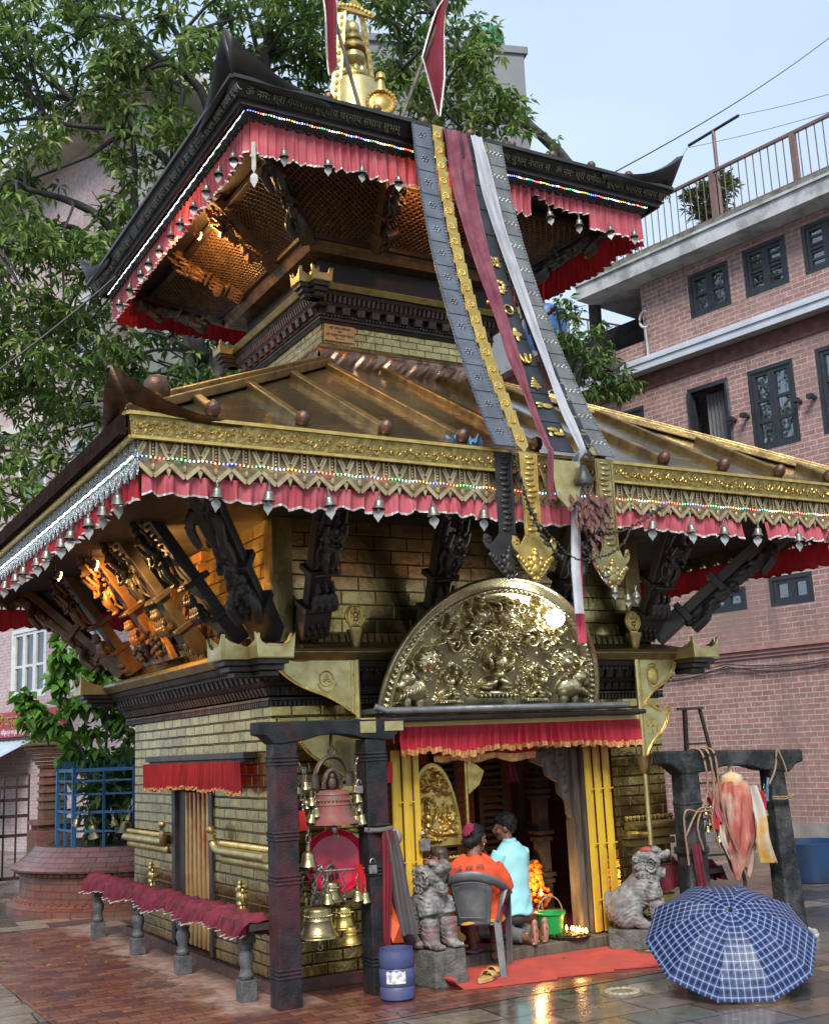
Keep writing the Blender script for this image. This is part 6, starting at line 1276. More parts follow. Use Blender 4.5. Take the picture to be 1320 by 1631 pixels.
chain('thick steel chain beside the dark chain on the rod', [(-1.99, -2.64, .80), (-1.96, -2.64, .97), (-1.92, -2.64, .98), (-1.90, -2.63, .80)], .018, .05)
chain('thin chain hanging down the gate beside the stone post', [(-1.29, -2.5, 1.78), (-1.285, -2.5, 1.3), (-1.27, -2.48, .95)], .009, .035, IRON)
sb = make_bell('hanging_bell', 'tiny brass bells bunched on chains at the stone post nearer the bench', .042, .065, .10, 0, BELLM, 'small bells bunched at the post nearer the bench'); rnd = random.Random(3); sb.location = (-2.03, -2.62, 1.74)
for i, (x, z, s) in enumerate(((-2.0, 1.62, 1.0), (-2.05, 1.58, .9), (-1.97, 1.55, 1.1), (-2.06, 1.50, 1.2), (-1.99, 1.46, .9), (-1.96, 1.50, 1.1), (-2.08, 1.68, .8))):
    o = copy_tree(sb); o.location = (x, -2.62+rnd.uniform(-.04, .04), z); o.scale = (s,)*3; o.rotation_euler = (rnd.uniform(-.3, .3), rnd.uniform(-.3, .3), 0)
o = copy_tree(sb); o.location = (-2.03, -2.64, 1.29); o.scale = (1.75,)*3; o['label'] = 'reddish brass double bell hanging lowest beside the stone post by the bench'; del o['group']
for i, (x, z, s) in enumerate(((-1.60, 1.62, 1.0), (-1.63, 1.5, 1.1), (-1.57, 1.55, 1.0), (-1.56, 1.49, 1.25), (-1.62, 1.48, 1.2), (-1.58, 1.68, .9))):
    o = copy_tree(sb); o.location = (x, -2.62+rnd.uniform(-.04, .04), z); o.scale = (s,)*3; o['label'] = 'tiny brass bells bunched on chains at the stone post nearer the doorway'; o['group'] = 'small bells bunched at the post nearer the doorway'
for x, z, s, lb in ((-1.885, .93, 1.3, 'small brass bell hanging in front of the dark bronze bell on the rod'), (-1.63, .92, 1.25, 'small bell on a chain beside the red ribbon'), (-1.565, .90, 1.25, 'small brass bell nearest the stone post by the drum on the rod')):
    o = copy_tree(sb); o.location = (x, -2.66, z); o.scale = (s,)*3; o['label'] = lb; del o['group']
chain('steel chains tangled above the small bells at the post by the bench', [(-2.1, -2.6, 1.80), (-2.05, -2.63, 1.7), (-2.07, -2.62, 1.5), (-2.0, -2.63, 1.45)], .01, .03)
chain('steel chains tangled above the small bells at the post by the doorway', [(-1.56, -2.6, 1.80), (-1.60, -2.63, 1.7), (-1.57, -2.62, 1.55), (-1.62, -2.63, 1.45)], .01, .03)
b = MB(); b.lathe([(0, .0), (.20, .0), (.225, .03), (.245, .045), (.25, .03), (.23, -.01), (0, -.015)], 36, (-1.70, -2.42, 1.0), (-.35, -.93, .1)); tag(b.build('steel_tray', mk('red_plastic_basin', (.62, .012, .05), (.52, .01, .045), .22, 0, 3, bd=0), smooth=40), 'round crimson basin hung on its side behind the bells', 'basin')
def padlock(loc, label, s=1.0):
    t = thing('padlock', label, 'padlock', loc); x, y, z = loc; b = MB(); b.box(x-.03*s, y-.012*s, z-.06*s, x+.03*s, y+.012*s, z); b.build('lock_body', STEEL, t, bevel=.005)
    b = MB(); b.tube([(x+.02*s*math.cos(a), y, z+.015*s+.03*s*math.sin(a)) for a in np.linspace(0, math.pi, 9)], .005*s, 6); b.build('shackle', STEEL, t)
padlock((-1.51, -2.70, .97), 'steel padlock clipped on the rod end at the stone post by the drum', 1.1); padlock((-.73, -2.16, 1.08), 'grey padlock hanging on the yellow gate beside the lion by the chair', 1.6); padlock((-1.585, -2.66, 1.58), 'pale padlock among the bells beside the red powdered bell', 1.0)
def ribbon(label, pts, w, mat, seed=0, name='ribbon', fold=2, cat='ribbon', side_=(1, 0, 0), taper=1.0, nu=10):
    P = catm(pts, 8); n = len(P)-1; X = Vector(side_); m = MB()
    def fn(u, v): p = P[min(n, int(v*n))]; ww = w*lerp(1, taper, v); o = .25*w*math.sin(u*fold*6.28+seed+v*2); return (p+X*(u-.5)*ww+V(-.3*o, -o, 0))
    m.grid(fn, nu, n); return tag(m.build(name, mat, smooth=180), label, cat)
ribbon('bright red knitted ribbon on the lower rod', [(-1.62, -2.66, .98), (-1.60, -2.67, .88), (-1.585, -2.66, .76)], .07, weave('bright_red_ribbon', (.6, .02, .02)), 1)
ribbon('wisp of red cloth tied to the bells beside the bench', [(-2.10, -2.66, 1.42), (-2.09, -2.67, 1.34), (-2.07, -2.66, 1.27)], .07, weave('red_wisp', (.55, .02, .02)), 2)
ribbon('dark red tasselled cloth tied to the stone post by the drum', [(-1.39, -2.73, 1.22), (-1.40, -2.74, .9), (-1.42, -2.73, .45), (-1.41, -2.73, .33)], .10, weave('dark_red_tassel', (.26, .02, .035)), 3, fold=3, taper=.5)
ribbon('grey rag knotted to the stone post by the drum', [(-1.36, -2.72, 1.22), (-1.32, -2.74, 1.0), (-1.27, -2.73, .7), (-1.20, -2.70, .42)], .13, weave('grey_rag_cloth', (.15, .13, .13)), 4, fold=2, taper=1.25)
b = MB(); b.tube(catm([(-1.55, -2.66, 1.24), (-1.45, -2.72, 1.23), (-1.33, -2.71, 1.24)], 4), .02, 6); tag(b.build('cloth_knot', weave('knotted_strip', (.2, .16, .15)), smooth=60), 'twisted cloth strip tied round the stone post by the drum', 'cloth strip')
b = MB(); b.ball((-1.27, -2.62, 1.16), (.075, .06, .075), 12, 8); b.tube([(-1.30, -2.62, 1.22), (-1.36, -2.64, 1.24)], [.03, .012], 6); tag(fuse(b.build('plastic_bag', mk('cloudy_bag', (.45, .2, .16), (.4, .34, .28), .35, 0, 16, bd=0, trans=.3)), .012), 'small cloudy plastic bag tied to the stone post by the drum', 'bag')
ribbon('small red tag hanging on the yellow gate beside the lion by the chair', [(-1.15, -2.36, 1.75), (-1.15, -2.365, 1.66), (-1.15, -2.36, 1.58)], .07, weave('red_tag', (.62, .02, .03)), 0, fold=.5)
# wooden frame on the right
BW = mk('black_burnt_wood', (.022, .024, .026), (.010, .011, .012), .6, 0, 7, 40, .012, .12, c3=(.07, .068, .068), s3=5., spec=.3)
t = thing('bell_frame', 'rough black wooden bell frame hung with cloth and rope, beside the umbrella', 'bell frame', (2.45, -2.6, 0))
b = MB(); b.add([(1.74, -2.70, 0), (2.0, -2.70, 0), (2.0, -2.52, 0), (1.74, -2.52, 0), (1.76, -2.69, 1.55), (1.97, -2.69, 1.55), (1.97, -2.53, 1.55), (1.76, -2.53, 1.55)], [(0, 3, 2, 1), (4, 5, 6, 7), (0, 1, 5, 4), (1, 2, 6, 5), (2, 3, 7, 6), (3, 0, 4, 7)]); b.box(1.75, -2.70, 1.22, 1.985, -2.52, 1.25); b.box(1.73, -2.71, .78, 2.0, -2.51, .85); b.build('post', BW, t, bevel=.015)
b = MB(); b.add([(2.93, -2.70, 0), (3.18, -2.70, 0), (3.18, -2.52, 0), (2.93, -2.52, 0), (2.90, -2.69, 1.50), (3.09, -2.69, 1.50), (3.09, -2.53, 1.50), (2.90, -2.53, 1.50)], [(0, 3, 2, 1), (4, 5, 6, 7), (0, 1, 5, 4), (1, 2, 6, 5), (2, 3, 7, 6), (3, 0, 4, 7)]); b.build('post', BW, t, bevel=.015)
b = MB(); b.M = Matrix.Translation((2.47, -2.6, 1.59)) @ Matrix.Rotation(R_(1.6), 4, 'Y'); b.prism(beam_prof(-.90, .89, -.11, .11, .2), (0, 0, 0), (1, 0, 0), (0, 0, 1), .2); b.M = None; b.build('beam', BW, t, bevel=.02)
ROPE = mk('jute_rope', (.30, .19, .11), (.2, .12, .07), .9, 0, 30)
def rope(label, pts, r=.012, mat=ROPE): b = MB(); b.tube(catm(pts, 8), r, 6); return tag(b.build('rope', mat, smooth=60), label, 'rope')
for i, x in enumerate((1.98, 2.06, 2.13)): rope(('jute rope looped over the beam in front of the wooden post nearer the temple', 'jute rope hanging straight beside the wooden post nearer the temple', 'shorter jute rope end dangling before the wooden post nearer the temple')[i], [(x, -2.46, 1.65), (x, -2.60, 1.725), (x, -2.745, 1.68), (x+.02, -2.75, 1.35), (x-.14+.1*i, -2.75, 1.05), (x-.10+.14*i, -2.75, .82-.03*i)], .011)
rope('rope wound round the wooden post nearer the temple', [(1.68, -2.75, .95), (1.86, -2.76, 1.18), (2.05, -2.75, 1.17), (1.86, -2.755, 1.16), (1.69, -2.75, 1.15), (1.69, -2.75, .70)], .010)
rope('jute rope crossed over the far end of the wooden beam', [(2.95, -2.75, 1.70), (2.90, -2.75, 1.50), (2.80, -2.75, 1.36)], .011); rope('second jute strand hanging over the far end of the wooden beam', [(2.96, -2.75, 1.69), (3.02, -2.755, 1.55), (3.06, -2.75, 1.42)], .011); rope('rope wound round the wooden post farther from the temple', [(2.84, -2.74, 1.24), (3.0, -2.75, 1.23), (3.13, -2.74, 1.24), (3.0, -2.75, 1.21), (2.84, -2.74, 1.22)], .010)
GAUZE = mk('orange_red_gauze', (.58, .20, .14), (.36, .06, .055), .75, 0, 5, 150, .002, .1, c3=(.60, .44, .34), s3=3.2, trans=.25, stretch=(3, 3, .5))
t = thing('wrapped_bell', 'long bell wrapped in orange red gauze hanging from the wooden frame', 'wrapped bell', (2.42, -2.62, .55)); b = MB(); rnd = random.Random(4)
def gz(u, v):
    a = u*6.283; r = np.interp(v, [0, .06, .2, .45, .7, .85, 1], [.05, .15, .19, .19, .17, .12, .08]); r = r*(1+.16*math.sin(a*5+3*v+math.sin(v*9))+.09*math.sin(a*11+9*v)+.05*math.sin(a*23-5*v)); return (2.42+.02*v+r*math.cos(a), -2.63+r*.75*math.sin(a), lerp(1.45, .56+.06*math.sin(a*3), v))
b.grid(gz, 60, 40, wrap=True); b.build('gauze', GAUZE, t, smooth=180)
b = MB(); b.lathe([(.10, 1.36), (.12, 1.40), (.11, 1.46), (.05, 1.49), (0, 1.5)], 14, (2.42, -2.63, 0)); b.tube([(2.42, -2.63, 1.48), (2.42, -2.63, 1.56)], .02, 6); b.build('bell_top', mk('yellow_powdered_top', (.62, .38, .12), (.6, .5, .4), .6, 0, 12), t, smooth=50)
WY = mk('white_yellow_scarf', (.62, .58, .52), (.55, .50, .45), .8, 0, 3, 150, .001, trans=.2, c3=(.60, .34, .05), s3=3.2)
ribbon('white and yellow scarf hanging behind the wrapped bell', [(2.57, -2.72, 1.36), (2.62, -2.76, 1.10), (2.63, -2.77, .86), (2.70, -2.75, .64)], .17, WY, 1, fold=1.3, taper=1.5, cat='scarf', name='scarf', nu=16); ribbon('pinkish white scarf tail beside the white scarf of the wrapped bell', [(2.66, -2.68, 1.05), (2.74, -2.69, .85), (2.83, -2.69, .62)], .08, weave('pale_pink_cloth', (.60, .42, .38)), 2, cat='scarf', name='scarf'); ribbon('narrow white and yellow scarf end showing from inside the wrapped bell', [(2.22, -2.66, 1.02), (2.22, -2.67, .88), (2.29, -2.67, .70)], .10, WY, 5, cat='scarf', name='scarf', taper=.6)
ribbon('red cloth hanging between the wooden post nearer the temple and the wrapped bell', [(2.10, -2.66, 1.28), (2.13, -2.67, 1.15), (2.12, -2.67, .98)], .11, weave('red_cloth', (.5, .03, .04)), 1, cat='cloth', name='hanging_cloth'); ribbon('pink cloth strip slanting beside the red cloth', [(2.06, -2.68, 1.36), (2.13, -2.69, 1.22), (2.2, -2.69, 1.05)], .06, weave('pink_cloth', (.62, .25, .3)), 2, cat='cloth', name='hanging_cloth'); ribbon('red cloth with white edge beside the wooden post farther from the temple', [(2.76, -2.66, 1.30), (2.78, -2.67, 1.18), (2.76, -2.66, 1.06)], .10, weave('scarlet_cloth', (.55, .03, .05)), 4, cat='cloth', name='hanging_cloth'); ribbon('light blue thread bundle tied near the wooden post farther from the temple', [(2.84, -2.70, 1.42), (2.81, -2.71, 1.33), (2.80, -2.70, 1.20)], .035, weave('blue_thread', (.12, .32, .5)), 1)
ribbon('maroon cloth strip on the wooden post nearer the temple', [(1.78, -2.76, .88), (1.80, -2.77, .70), (1.84, -2.76, .45)], .10, MAROON, 3, cat='cloth', name='hanging_cloth')
for i, (x, z) in enumerate(((2.05, 1.28), (2.09, 1.18), (2.06, 1.12), (2.12, 1.3), (2.19, 1.02), (2.84, 1.36), (2.82, 1.22), (2.80, 1.14))):
    o = copy_tree(sb); o.location = (x, -2.64, z); o.scale = (.95,)*3; o['label'] = 'tiny bells tied near the wooden post nearer the temple' if x < 2.5 else 'tiny bells tied near the wooden post farther from the temple'; o['group'] = 'small bells on the wooden frame, '+('near post' if x < 2.5 else 'far post')
# ================================================================ gilded flag stands
def flagstand(x, sgn, label, zb):
    t = thing('gilded_flag_stand', label, 'flag stand', (x, -2.32, zb)); y = -2.32; b = MB(); b.tube([(x, y, zb), (x, y, 2.82)], .024, 10); b.build('pole', GOLDP, t, smooth=60)
    b = MB(); b.lathe([(.03, 2.70), (.045, 2.72), (.05, 2.76), (.075, 2.83), (.08, 2.86), (.03, 2.86)], 18, (x, y, 0)); b.lathe([(.03, 1.52), (.05, 1.54), (.055, 1.58), (.085, 1.66), (.09, 1.69), (.03, 1.69)], 18, (x, y, 0)); b.build('cup', BRASS, t, smooth=40)
    b = MB(); pts = [(.095*math.cos(a), .115+.10*math.sin(a)) for a in np.linspace(-.9, math.pi+.9, 24)]+[(-.036, 0), (.036, 0)]; b.prism(pts, (x, y, 2.86), (1, 0, 0), (0, 0, 1), .022); m = b.build('medallion', GOLD, t, bevel=.004)
    b = MB(); idol(b, (x, y-.008, 2.885), .155, (0, -1, 0)); b.tube([(x+.08*math.cos(a), y-.013, 2.975+.085*math.sin(a)) for a in np.linspace(0, 6.28, 25)], .005, 5); b.build('seated_figure', BRASS, m, smooth=60)
    def flag(zt, W_, H_, emb):
        X = V(sgn, 0, 0); n = 14; top = [(lerp(.02, W_, i/n), .02+.035*math.sin(i/n*6.2+.4)*(1 if i < n else 0)+.015*(i/n)) for i in range(n+1)]
        bot = [(lerp(W_*.985, .02, i/n), lerp(-.02, -H_, (i/n)**.8)-.025*math.sin(i/n*6.5)) for i in range(1, n+1)]; b = MB(); b.prism(top+bot, (x, y, zt), X, (0, 0, 1), .012); f = b.build('metal_flag', GOLDP, t, bevel=.003)
        e = MB(); P = [V(x+sgn*u, y-.009, zt+v) for u, v in top+bot]; c = V(x+sgn*W_*.35, y-.009, zt-H_*.35)
        for s_ in (0.985, .87): Q = [c+(p-c)*s_ for p in P]; e.tube(Q+[Q[0]], .006, 5)
        for k in range(len(P)):
            p, q = P[k], P[(k+1) % len(P)]
            for r in range(3): e.ball(c+(p.lerp(q, r/3)-c)*.93, (.012, .007, .012), 5, 3)
        cc = V(x+sgn*W_*.36, y-.008, zt-H_*.36)
        if emb == 'moon':
            e.tube([cc+V(.062*math.cos(a), 0, .062*math.sin(a)) for a in np.linspace(0, 6.283, 22)], .006, 5); e.tube([cc+V(-.01*sgn+.085*math.cos(a), -.001, -.022+.085*math.sin(a)) for a in np.linspace(math.pi*1.05, math.pi*1.95, 14)], .008, 5)
            for u, v in ((0, .02), (-.02, -.015), (.02, -.015), (0, -.0)): e.ball(cc+V(u, 0, v), (.014, .008, .014), 6, 4)
        elif emb == 'oval':
            e.ball(cc, (.06, .02, .095), 14, 9); e.tube([cc+V(.075*math.cos(a), 0, .115*math.sin(a)) for a in np.linspace(0, 6.283, 22)], .006, 5)
        else:
            for s_ in (1, -1):
                e.beam(cc+V(0, 0, -.06*s_*0), cc+V(0, 0, .07*s_), .018, .008, (0, -1, 0)); e.beam(cc, cc+V(.06*s_, 0, 0), .018, .008, (0, -1, 0)); e.beam(cc+V(0, 0, .07*s_), cc+V(.055*s_, 0, .07*s_), .018, .008, (0, -1, 0)); e.beam(cc+V(.06*s_, 0, 0), cc+V(.06*s_, 0, -.06*s_), .018, .008, (0, -1, 0))
        e.build('flag_border', GOLD, f, smooth=60)
    flag(2.62, .80 if sgn < 0 else .54, .48, 'moon' if sgn < 0 else 'oval'); flag(2.05 if sgn < 0 else 2.13, .62 if sgn < 0 else .38, .52 if sgn < 0 else .46, 'cross')
    b = MB(); b.tube([(x, y, 1.52), (x-sgn*.30*.0+.0, -HW, 1.62)], .012, 6); b.tube([(x, y, zb+.1), (x, -HW, zb+.1)], .02, 6); b.build('wall_bracket', GOLDP, t); return t
flagstand(-1.40, -1, 'gilded flag stand above the stone bell frame, its big pennant bearing a moon disc', 1.1); flagstand(1.63, 1, 'gilded flag stand by the sideways lion, its pennant bearing an oval boss', .86)
# ================================================================ offering benches with cloth
def bench(label, p0, p1, legs, lab2, out):
    t = thing('low_bench', label, 'bench', (p0[0], p0[1], 0)); p0, p1 = V(*p0, .575), V(*p1, .575); b = MB(); b.beam(p0, p1, .16, .05); b.build('plank', WOODB, t)
    for q in legs:
        c = p0.lerp(p1, q); b = MB(); b.box(c.x-.065, c.y-.065, 0, c.x+.065, c.y+.065, .16); b.lathe([(.05, .16), (.062, .19), (.05, .21), (.045, .25), (.065, .31), (.06, .35), (.045, .37), (.06, .40), (.062, .43)], 12, (c.x, c.y, 0)); b.box(c.x-.06, c.y-.06, .43, c.x+.06, c.y+.06, .552); b.build('leg', LEGST, t, bevel=.006, smooth=40)
    rr = random.Random(7); ph = [rr.uniform(0, 6.28) for _ in range(5)]; d = p1-p0; ln = d.length; dn = d.normalized(); o = Vector(out)
    def fn(u, v):
        s = u*ln; a = (v-.5)*2; w = .085+.02*math.sin(s*5+ph[0]); q = s+.05*a; pl = math.sin(q*78+2.6*math.sin(q*6+ph[1])+1.2*a); pl = math.copysign(abs(pl)**.6, pl); p2 = math.sin(q*23+1.5*math.sin(q*4)+ph[4])
        if abs(a) < .45: off = a/.45*w; z = .624+.030*pl*(.6+.4*p2)+.022*p2+.02*math.sin(s*9+ph[2])*abs(a)
        else: e = (abs(a)-.45)/.55; off = math.copysign(w+.03*math.sin(e*1.6)+(.024*pl+.02*p2)*(.3+e), a); z = .615+.014*pl*(1-e)-.115*e-.03*e*math.sin(s*6+ph[3])-.012*pl*e
        return p0.lerp(p1, u)+o*off+V(0, 0, z-p0.z)
    m = MB(); m.grid(fn, int(ln*110), 16); c = tag(m.build('bench_cloth', MAROON, smooth=180), lab2, 'cloth')
    m = MB(); m.grid(lambda u, v: fn(u, .0+.022*v)+o*-.004, int(ln*60), 1); m.grid(lambda u, v: fn(u, 1-.022*v)+o*.004, int(ln*60), 1); m.build('trim', TRIM, c)
bench('long low bench on carved grey stone legs along the side door wall', (-2.42, 2.3), (-2.36, -2.45), (.045, .35, .63, .94), 'maroon frilled cloth draped over the bench by the side door', (-1, 0, 0))
bench('low bench half hidden behind the stone lion turned sideways', (2.34, -2.40), (2.42, 2.2), (.05, .5, .95), 'maroon frilled cloth over the bench beside the umbrella', (1, 0, 0))
m = MB(); m.grid(lambda u, v: (lerp(1.45, 2.3, u), -2.30-.02*math.sin(u*30)*v, lerp(.66, .42-.03*math.sin(u*8), v)), 40, 5); tag(m.build('cloth_frill', MAROON, smooth=180), 'maroon cloth frill hanging behind the stone lion turned sideways', 'cloth')
# ================================================================ stone lions
def lion(label, loc, rz, ph, pw, dirty):
    t = thing('stone_lion', label, 'statue', loc, rz); M = MB()
    b = MB(); b.add([(-pw, -.30, 0), (pw, -.30, 0), (pw, .34, 0), (-pw, .34, 0), (-pw+.01, -.28, ph), (pw-.01, -.28, ph), (pw-.01, .34, ph), (-pw+.01, .34, ph)], [(0, 3, 2, 1), (4, 5, 6, 7), (0, 1, 5, 4), (1, 2, 6, 5), (2, 3, 7, 6), (3, 0, 4, 7)]); b.build('pedestal', STONEP, t, local=True, bevel=.015)
    b = MB(); z = ph
    b.ball((0, .17, z+.17), (.165, .17, .17), 16, 12); b.tube([(0, .15, z+.2), (0, .02, z+.30), (0, -.07, z+.40), (0, -.08, z+.46)], [.16, .155, .145, .11], 14); b.ball((0, -.09, z+.33), (.14, .11, .13), 14, 10)
    for s in (-1, 1):
        b.tube(catm([(s*.09, -.09, z+.36), (s*.098, -.135, z+.25), (s*.10, -.15, z+.13), (s*.10, -.165, z+.03)], 4), [lerp(.094, .074, i/12) for i in range(13)], 12); b.ball((s*.10, -.20, z+.03), (.062, .085, .035), 10, 7)
        for k in range(4): b.ball((s*.10-.045+.03*k, -.268, z+.022), (.017, .03, .022), 7, 5)
        b.ball((s*.13, .15, z+.14), (.09, .16, .14), 12, 9); b.tube([(s*.15, .05, z+.07), (s*.15, -.02, z+.035)], [.06, .05], 9); b.ball((s*.15, -.05, z+.03), (.055, .075, .035), 9, 6)
    b.ball((0, -.03, z+.50), (.135, .10, .15), 14, 10); b.ball((0, -.10, z+.555), (.12, .12, .105), 16, 12); b.ball((0, -.205, z+.605), (.078, .105, .042), 12, 8); b.ball((0, -.29, z+.625), (.05, .035, .032), 10, 7); b.tube([(0, -.08, z+.47), (0, -.18, z+.452), (0, -.255, z+.448)], [.08, .060, .042], 10)
    for s in (-1, 1): b.ball((s*.06, -.17, z+.655), (.045, .05, .03), 9, 6); b.ball((s*.115, -.06, z+.60), (.03, .06, .05), 9, 6)
    b.tube(catm([(0, .30, z+.06), (.0, .34, z+.18), (.02, .33, z+.28), (.03, .30, z+.26)], 5), [.03]*11+[.035]*5, 8)
    fuse(b.build('body', dirty, t, local=True), .0095, 3)
    b = MB()
    for s in (-1, 1):
        for i in range(3):
            for j in range(3): x0, y0, z0 = s*(.104+.006*i), -.06+.042*j-.01*i, z+.575-.068*i; b.tube([(x0+.004*k*s, y0+.024*(1-k/9)*math.cos(k), z0+.028*(1-k/9)*math.sin(k)) for k in range(9)], [.017*(1-k/14) for k in range(9)], 6)
        b.tube([(s*.122, -.12+.05*math.cos(a), z+.535+.06*math.sin(a)) for a in np.linspace(0, 6.28, 17)], .014, 6); b.tube([(s*.125, -.12+.025*math.cos(a), z+.535+.032*math.sin(a)) for a in np.linspace(0, 6.28, 12)], .009, 6)
        b.ball((s*.057, -.212, z+.645), (.02, .02, .018), 8, 6)
        for k in range(5): b.tube([(s*(.045+.012*k), -.155+.012*k, z+.20-.022*k), (s*.165, -.10+.01*k, z+.21-.022*k)], .004, 4)
        for k in range(8): a = k*.8; b.ball((s*.165, .14+.05*math.cos(a)*(1-k/12), z+.16+.05*math.sin(a)*(1-k/12)), .013, 6, 4)
        for k in range(9): a = k*.75; b.ball((s*(.10+.042*math.cos(a)*(1-k/11)), -.185+.004*k, z+.33+.042*math.sin(a)*(1-k/11)), .011, 6, 4)
    for r in range(0): b.tube([(.135*math.cos(a), -.085-.075*math.sin(a)-.045, z+.435-.022*r-.012*math.sin(a)) for a in np.linspace(-.2, math.pi+.2, 17)], .008, 5)
    for k in range(15): a = math.pi*(k+.5)/15; b.ball((.145*math.cos(a), -.085-.095*math.sin(a), z+.40-.03*math.sin(a)), (.016, .016, .012), 6, 4)
    b.build('mane_carving', dirty, t, local=True, smooth=60)
    b = MB()
    for k in range(7): b.prism([(-.008, 0), (.008, 0), (0, -.022)], (-.042+.014*k, -.275+.03*abs(k-3)/3, z+.582), (1, 0, 0), (0, 0, 1), .01); b.prism([(-.008, 0), (.008, 0), (0, .018)], (-.039+.013*k, -.255+.03*abs(k-3)/3, z+.478), (1, 0, 0), (0, 0, 1), .01)
    b.build('teeth', STONEP, t, local=True)
    b = MB(); b.ball((0, -.09, z+.652), (.075, .07, .03), 12, 6); b.build('vermilion_cap', mk('vermilion_powder', (.42, .06, .045), (.24, .06, .05), .85, 0, 14), t, local=True, smooth=60); return t
LIONG = carved(mk('red_stained_lion_stone', (.27, .26, .24), (.08, .075, .072), .65, 0, 14, 70, .006, .12, c3=(.17, .07, .068), s3=4.))
lion('grey stone lion with red powder stains seated beside the plastic chair', (-.93, -2.52, 0), R_(8), .28, .18, LIONG).scale = (.93, .95, 1.0); lion('grey stone lion turned sideways by the yellow gate beyond the butter lamps', (1.33, -2.48, 0), R_(50), .17, .20, STONEG).scale = (.84, .92, 1.03)
# ================================================================ things on the ground
b = MB(); pts = [(-.98, -2.52), (-.90, -2.97), (-.55, -3.06), (-.12, -3.13), (-.08, -3.08), (.40, -3.19), (.44, -3.13), (.83, -3.28), (1.14, -2.98), (1.06, -2.70), (1.17, -2.46), (1.10, -2.26), (.5, -2.25), (-.35, -2.25), (-.72, -2.24)]
n = len(pts); b.add([(x, y, .017) for x, y in pts]+[(x, y, .007) for x, y in pts], [tuple(range(n)), tuple(reversed(range(n, 2*n)))]+[(i, n+i, n+(i+1) % n, (i+1) % n) for i in range(n)])
b.grid(lambda u, v: (-.90-.07*math.sin(v*2.6)-.01*u, lerp(-2.97, -2.52, u)-.0, .016+.075*math.sin(v*1.6)), 8, 6)
tag(b.build('entrance_mat', mk('orange_red_felt', (.52, .068, .045), (.40, .05, .035), .92, 0, 5, 160, .003, .05, c3=(.36, .06, .045), s3=3.)), 'orange red felt mat with ragged edges before the doorway', 'mat')
b = MB(); rr = random.Random(5)
b.grid(lambda u, v: (-.62+.42*u+.02*math.sin(v*9), -2.18+.20*v, .115+.012*math.sin(u*14+v*5)+.008*math.sin(v*21)), 20, 10); tag(b.build('pink_cloth', weave('pink_shawl', (.62, .22, .42), .85, .1), smooth=180), 'crumpled pink cloth lying on the door sill under the chair', 'cloth')
t = thing('plastic_drum', 'small dark blue plastic drum with a torn white label beside the red stained lion', 'drum', (-1.44, -2.90, 0)); b = MB(); c = (-1.44, -2.90, 0)
b.lathe([(0, .004), (.115, .004), (.132, .02), (.134, .09), (.126, .105), (.134, .12), (.136, .22), (.126, .235), (.136, .25), (.135, .33), (.126, .36), (.128, .372), (.118, .372), (.116, .3), (.0, .29)], 30, c); b.build('drum_body', mk('blue_plastic', (.045, .06, .19), (.07, .075, .13), .4, 0, 7, 60, .001), t, smooth=40)
b = MB(); b.grid(lambda u, v: (c[0]+.1375*math.sin(lerp(-.75, .35, u)-.35), c[1]-.1375*math.cos(lerp(-.75, .35, u)-.35), .135+.085*v+.006*math.sin(u*20)*v), 14, 2); b.build('torn_label', mk('scuffed_label', (.66, .66, .64), (.30, .30, .34), .7, 0, 30, bd=0, lo=.5, hi=.6), t)
b = MB(); b.add([(-1.38, -2.74, .38), (-1.24, -2.66, .36), (-1.30, -2.60, .66), (-1.42, -2.68, .62), (-1.31, -2.73, .50)], [(0, 1, 4), (1, 2, 4), (2, 3, 4), (3, 0, 4)]); tag(b.build('orange_sheet', mk('orange_plastic', (.62, .10, .02), (.5, .07, .02), .4, bd=0), solid=.006), 'creased orange plastic sheet stuck between the blue drum and the red stained lion', 'plastic sheet')
rr = random.Random(31); b = MB()
for i in range(170):
    x, y = rr.uniform(-4.2, 3.6), rr.uniform(-5.2, 2.4)
    if -2.2 < x < 2.2 and y > -2.3: x -= 2.2 if x < 0 else 0
    if -2.2 < x < 2.2 and y > -2.3: continue
    s = rr.uniform(.012, .034); a = rr.uniform(0, 6.28); u = V(math.cos(a), math.sin(a), 0)*s; w = V(-math.sin(a), math.cos(a), 0)*s*rr.uniform(.3, .6); p = V(x, y, .022 if (-.95 < x < 1.15 and y > -3.2) else .009); b.cm = rr.choice((0, 0, 1, 2)); b.add([p-u, p+w+V(0, 0, s*.3), p+u+V(0, 0, s*.15), p-w], [(0, 1, 2, 3)])
tag(b.build('fallen_leaves', [mk('yellowed_leaf', (.34, .24, .05), (.2, .13, .04), .6, bd=0), mk('green_leaf_scrap', (.12, .2, .04), None, .6, bd=0), mk('dropped_petals', (.5, .16, .03), (.4, .05, .04), .7, bd=0)]), None, None, kind='stuff')
# slippers
def slipper(loc, rz, label):
    t = thing('slipper', label, 'slipper', loc, rz, None); SL = mk('tan_rubber', (.52, .35, .12), (.42, .27, .09), .6, 0, 8); b = MB()
    o = [(.045*math.sin(a)*(1.15 if math.cos(a) > 0 else .9), .125*math.cos(a)) for a in np.linspace(0, 6.283, 25)[:-1]]; b.prism(o, (0, 0, .018), (1, 0, 0), (0, 1, 0), .034); b.build('sole', SL, t, local=True, bevel=.006)
    b = MB(); b.grid(lambda u, v: (.052*math.cos(u*math.pi), lerp(.01, .10, v), .03+.05*math.sin(u*math.pi)*lerp(1, .65, v)), 12, 4); b.build('strap', SL, t, local=True, smooth=180, solid=.008)
slipper((-.62, -2.86, .02), R_(-60), 'tan rubber slipper nearer the mat edge behind the chair'); slipper((-.50, -2.74, .02), R_(-72), 'tan rubber slipper nearer the chair leg')
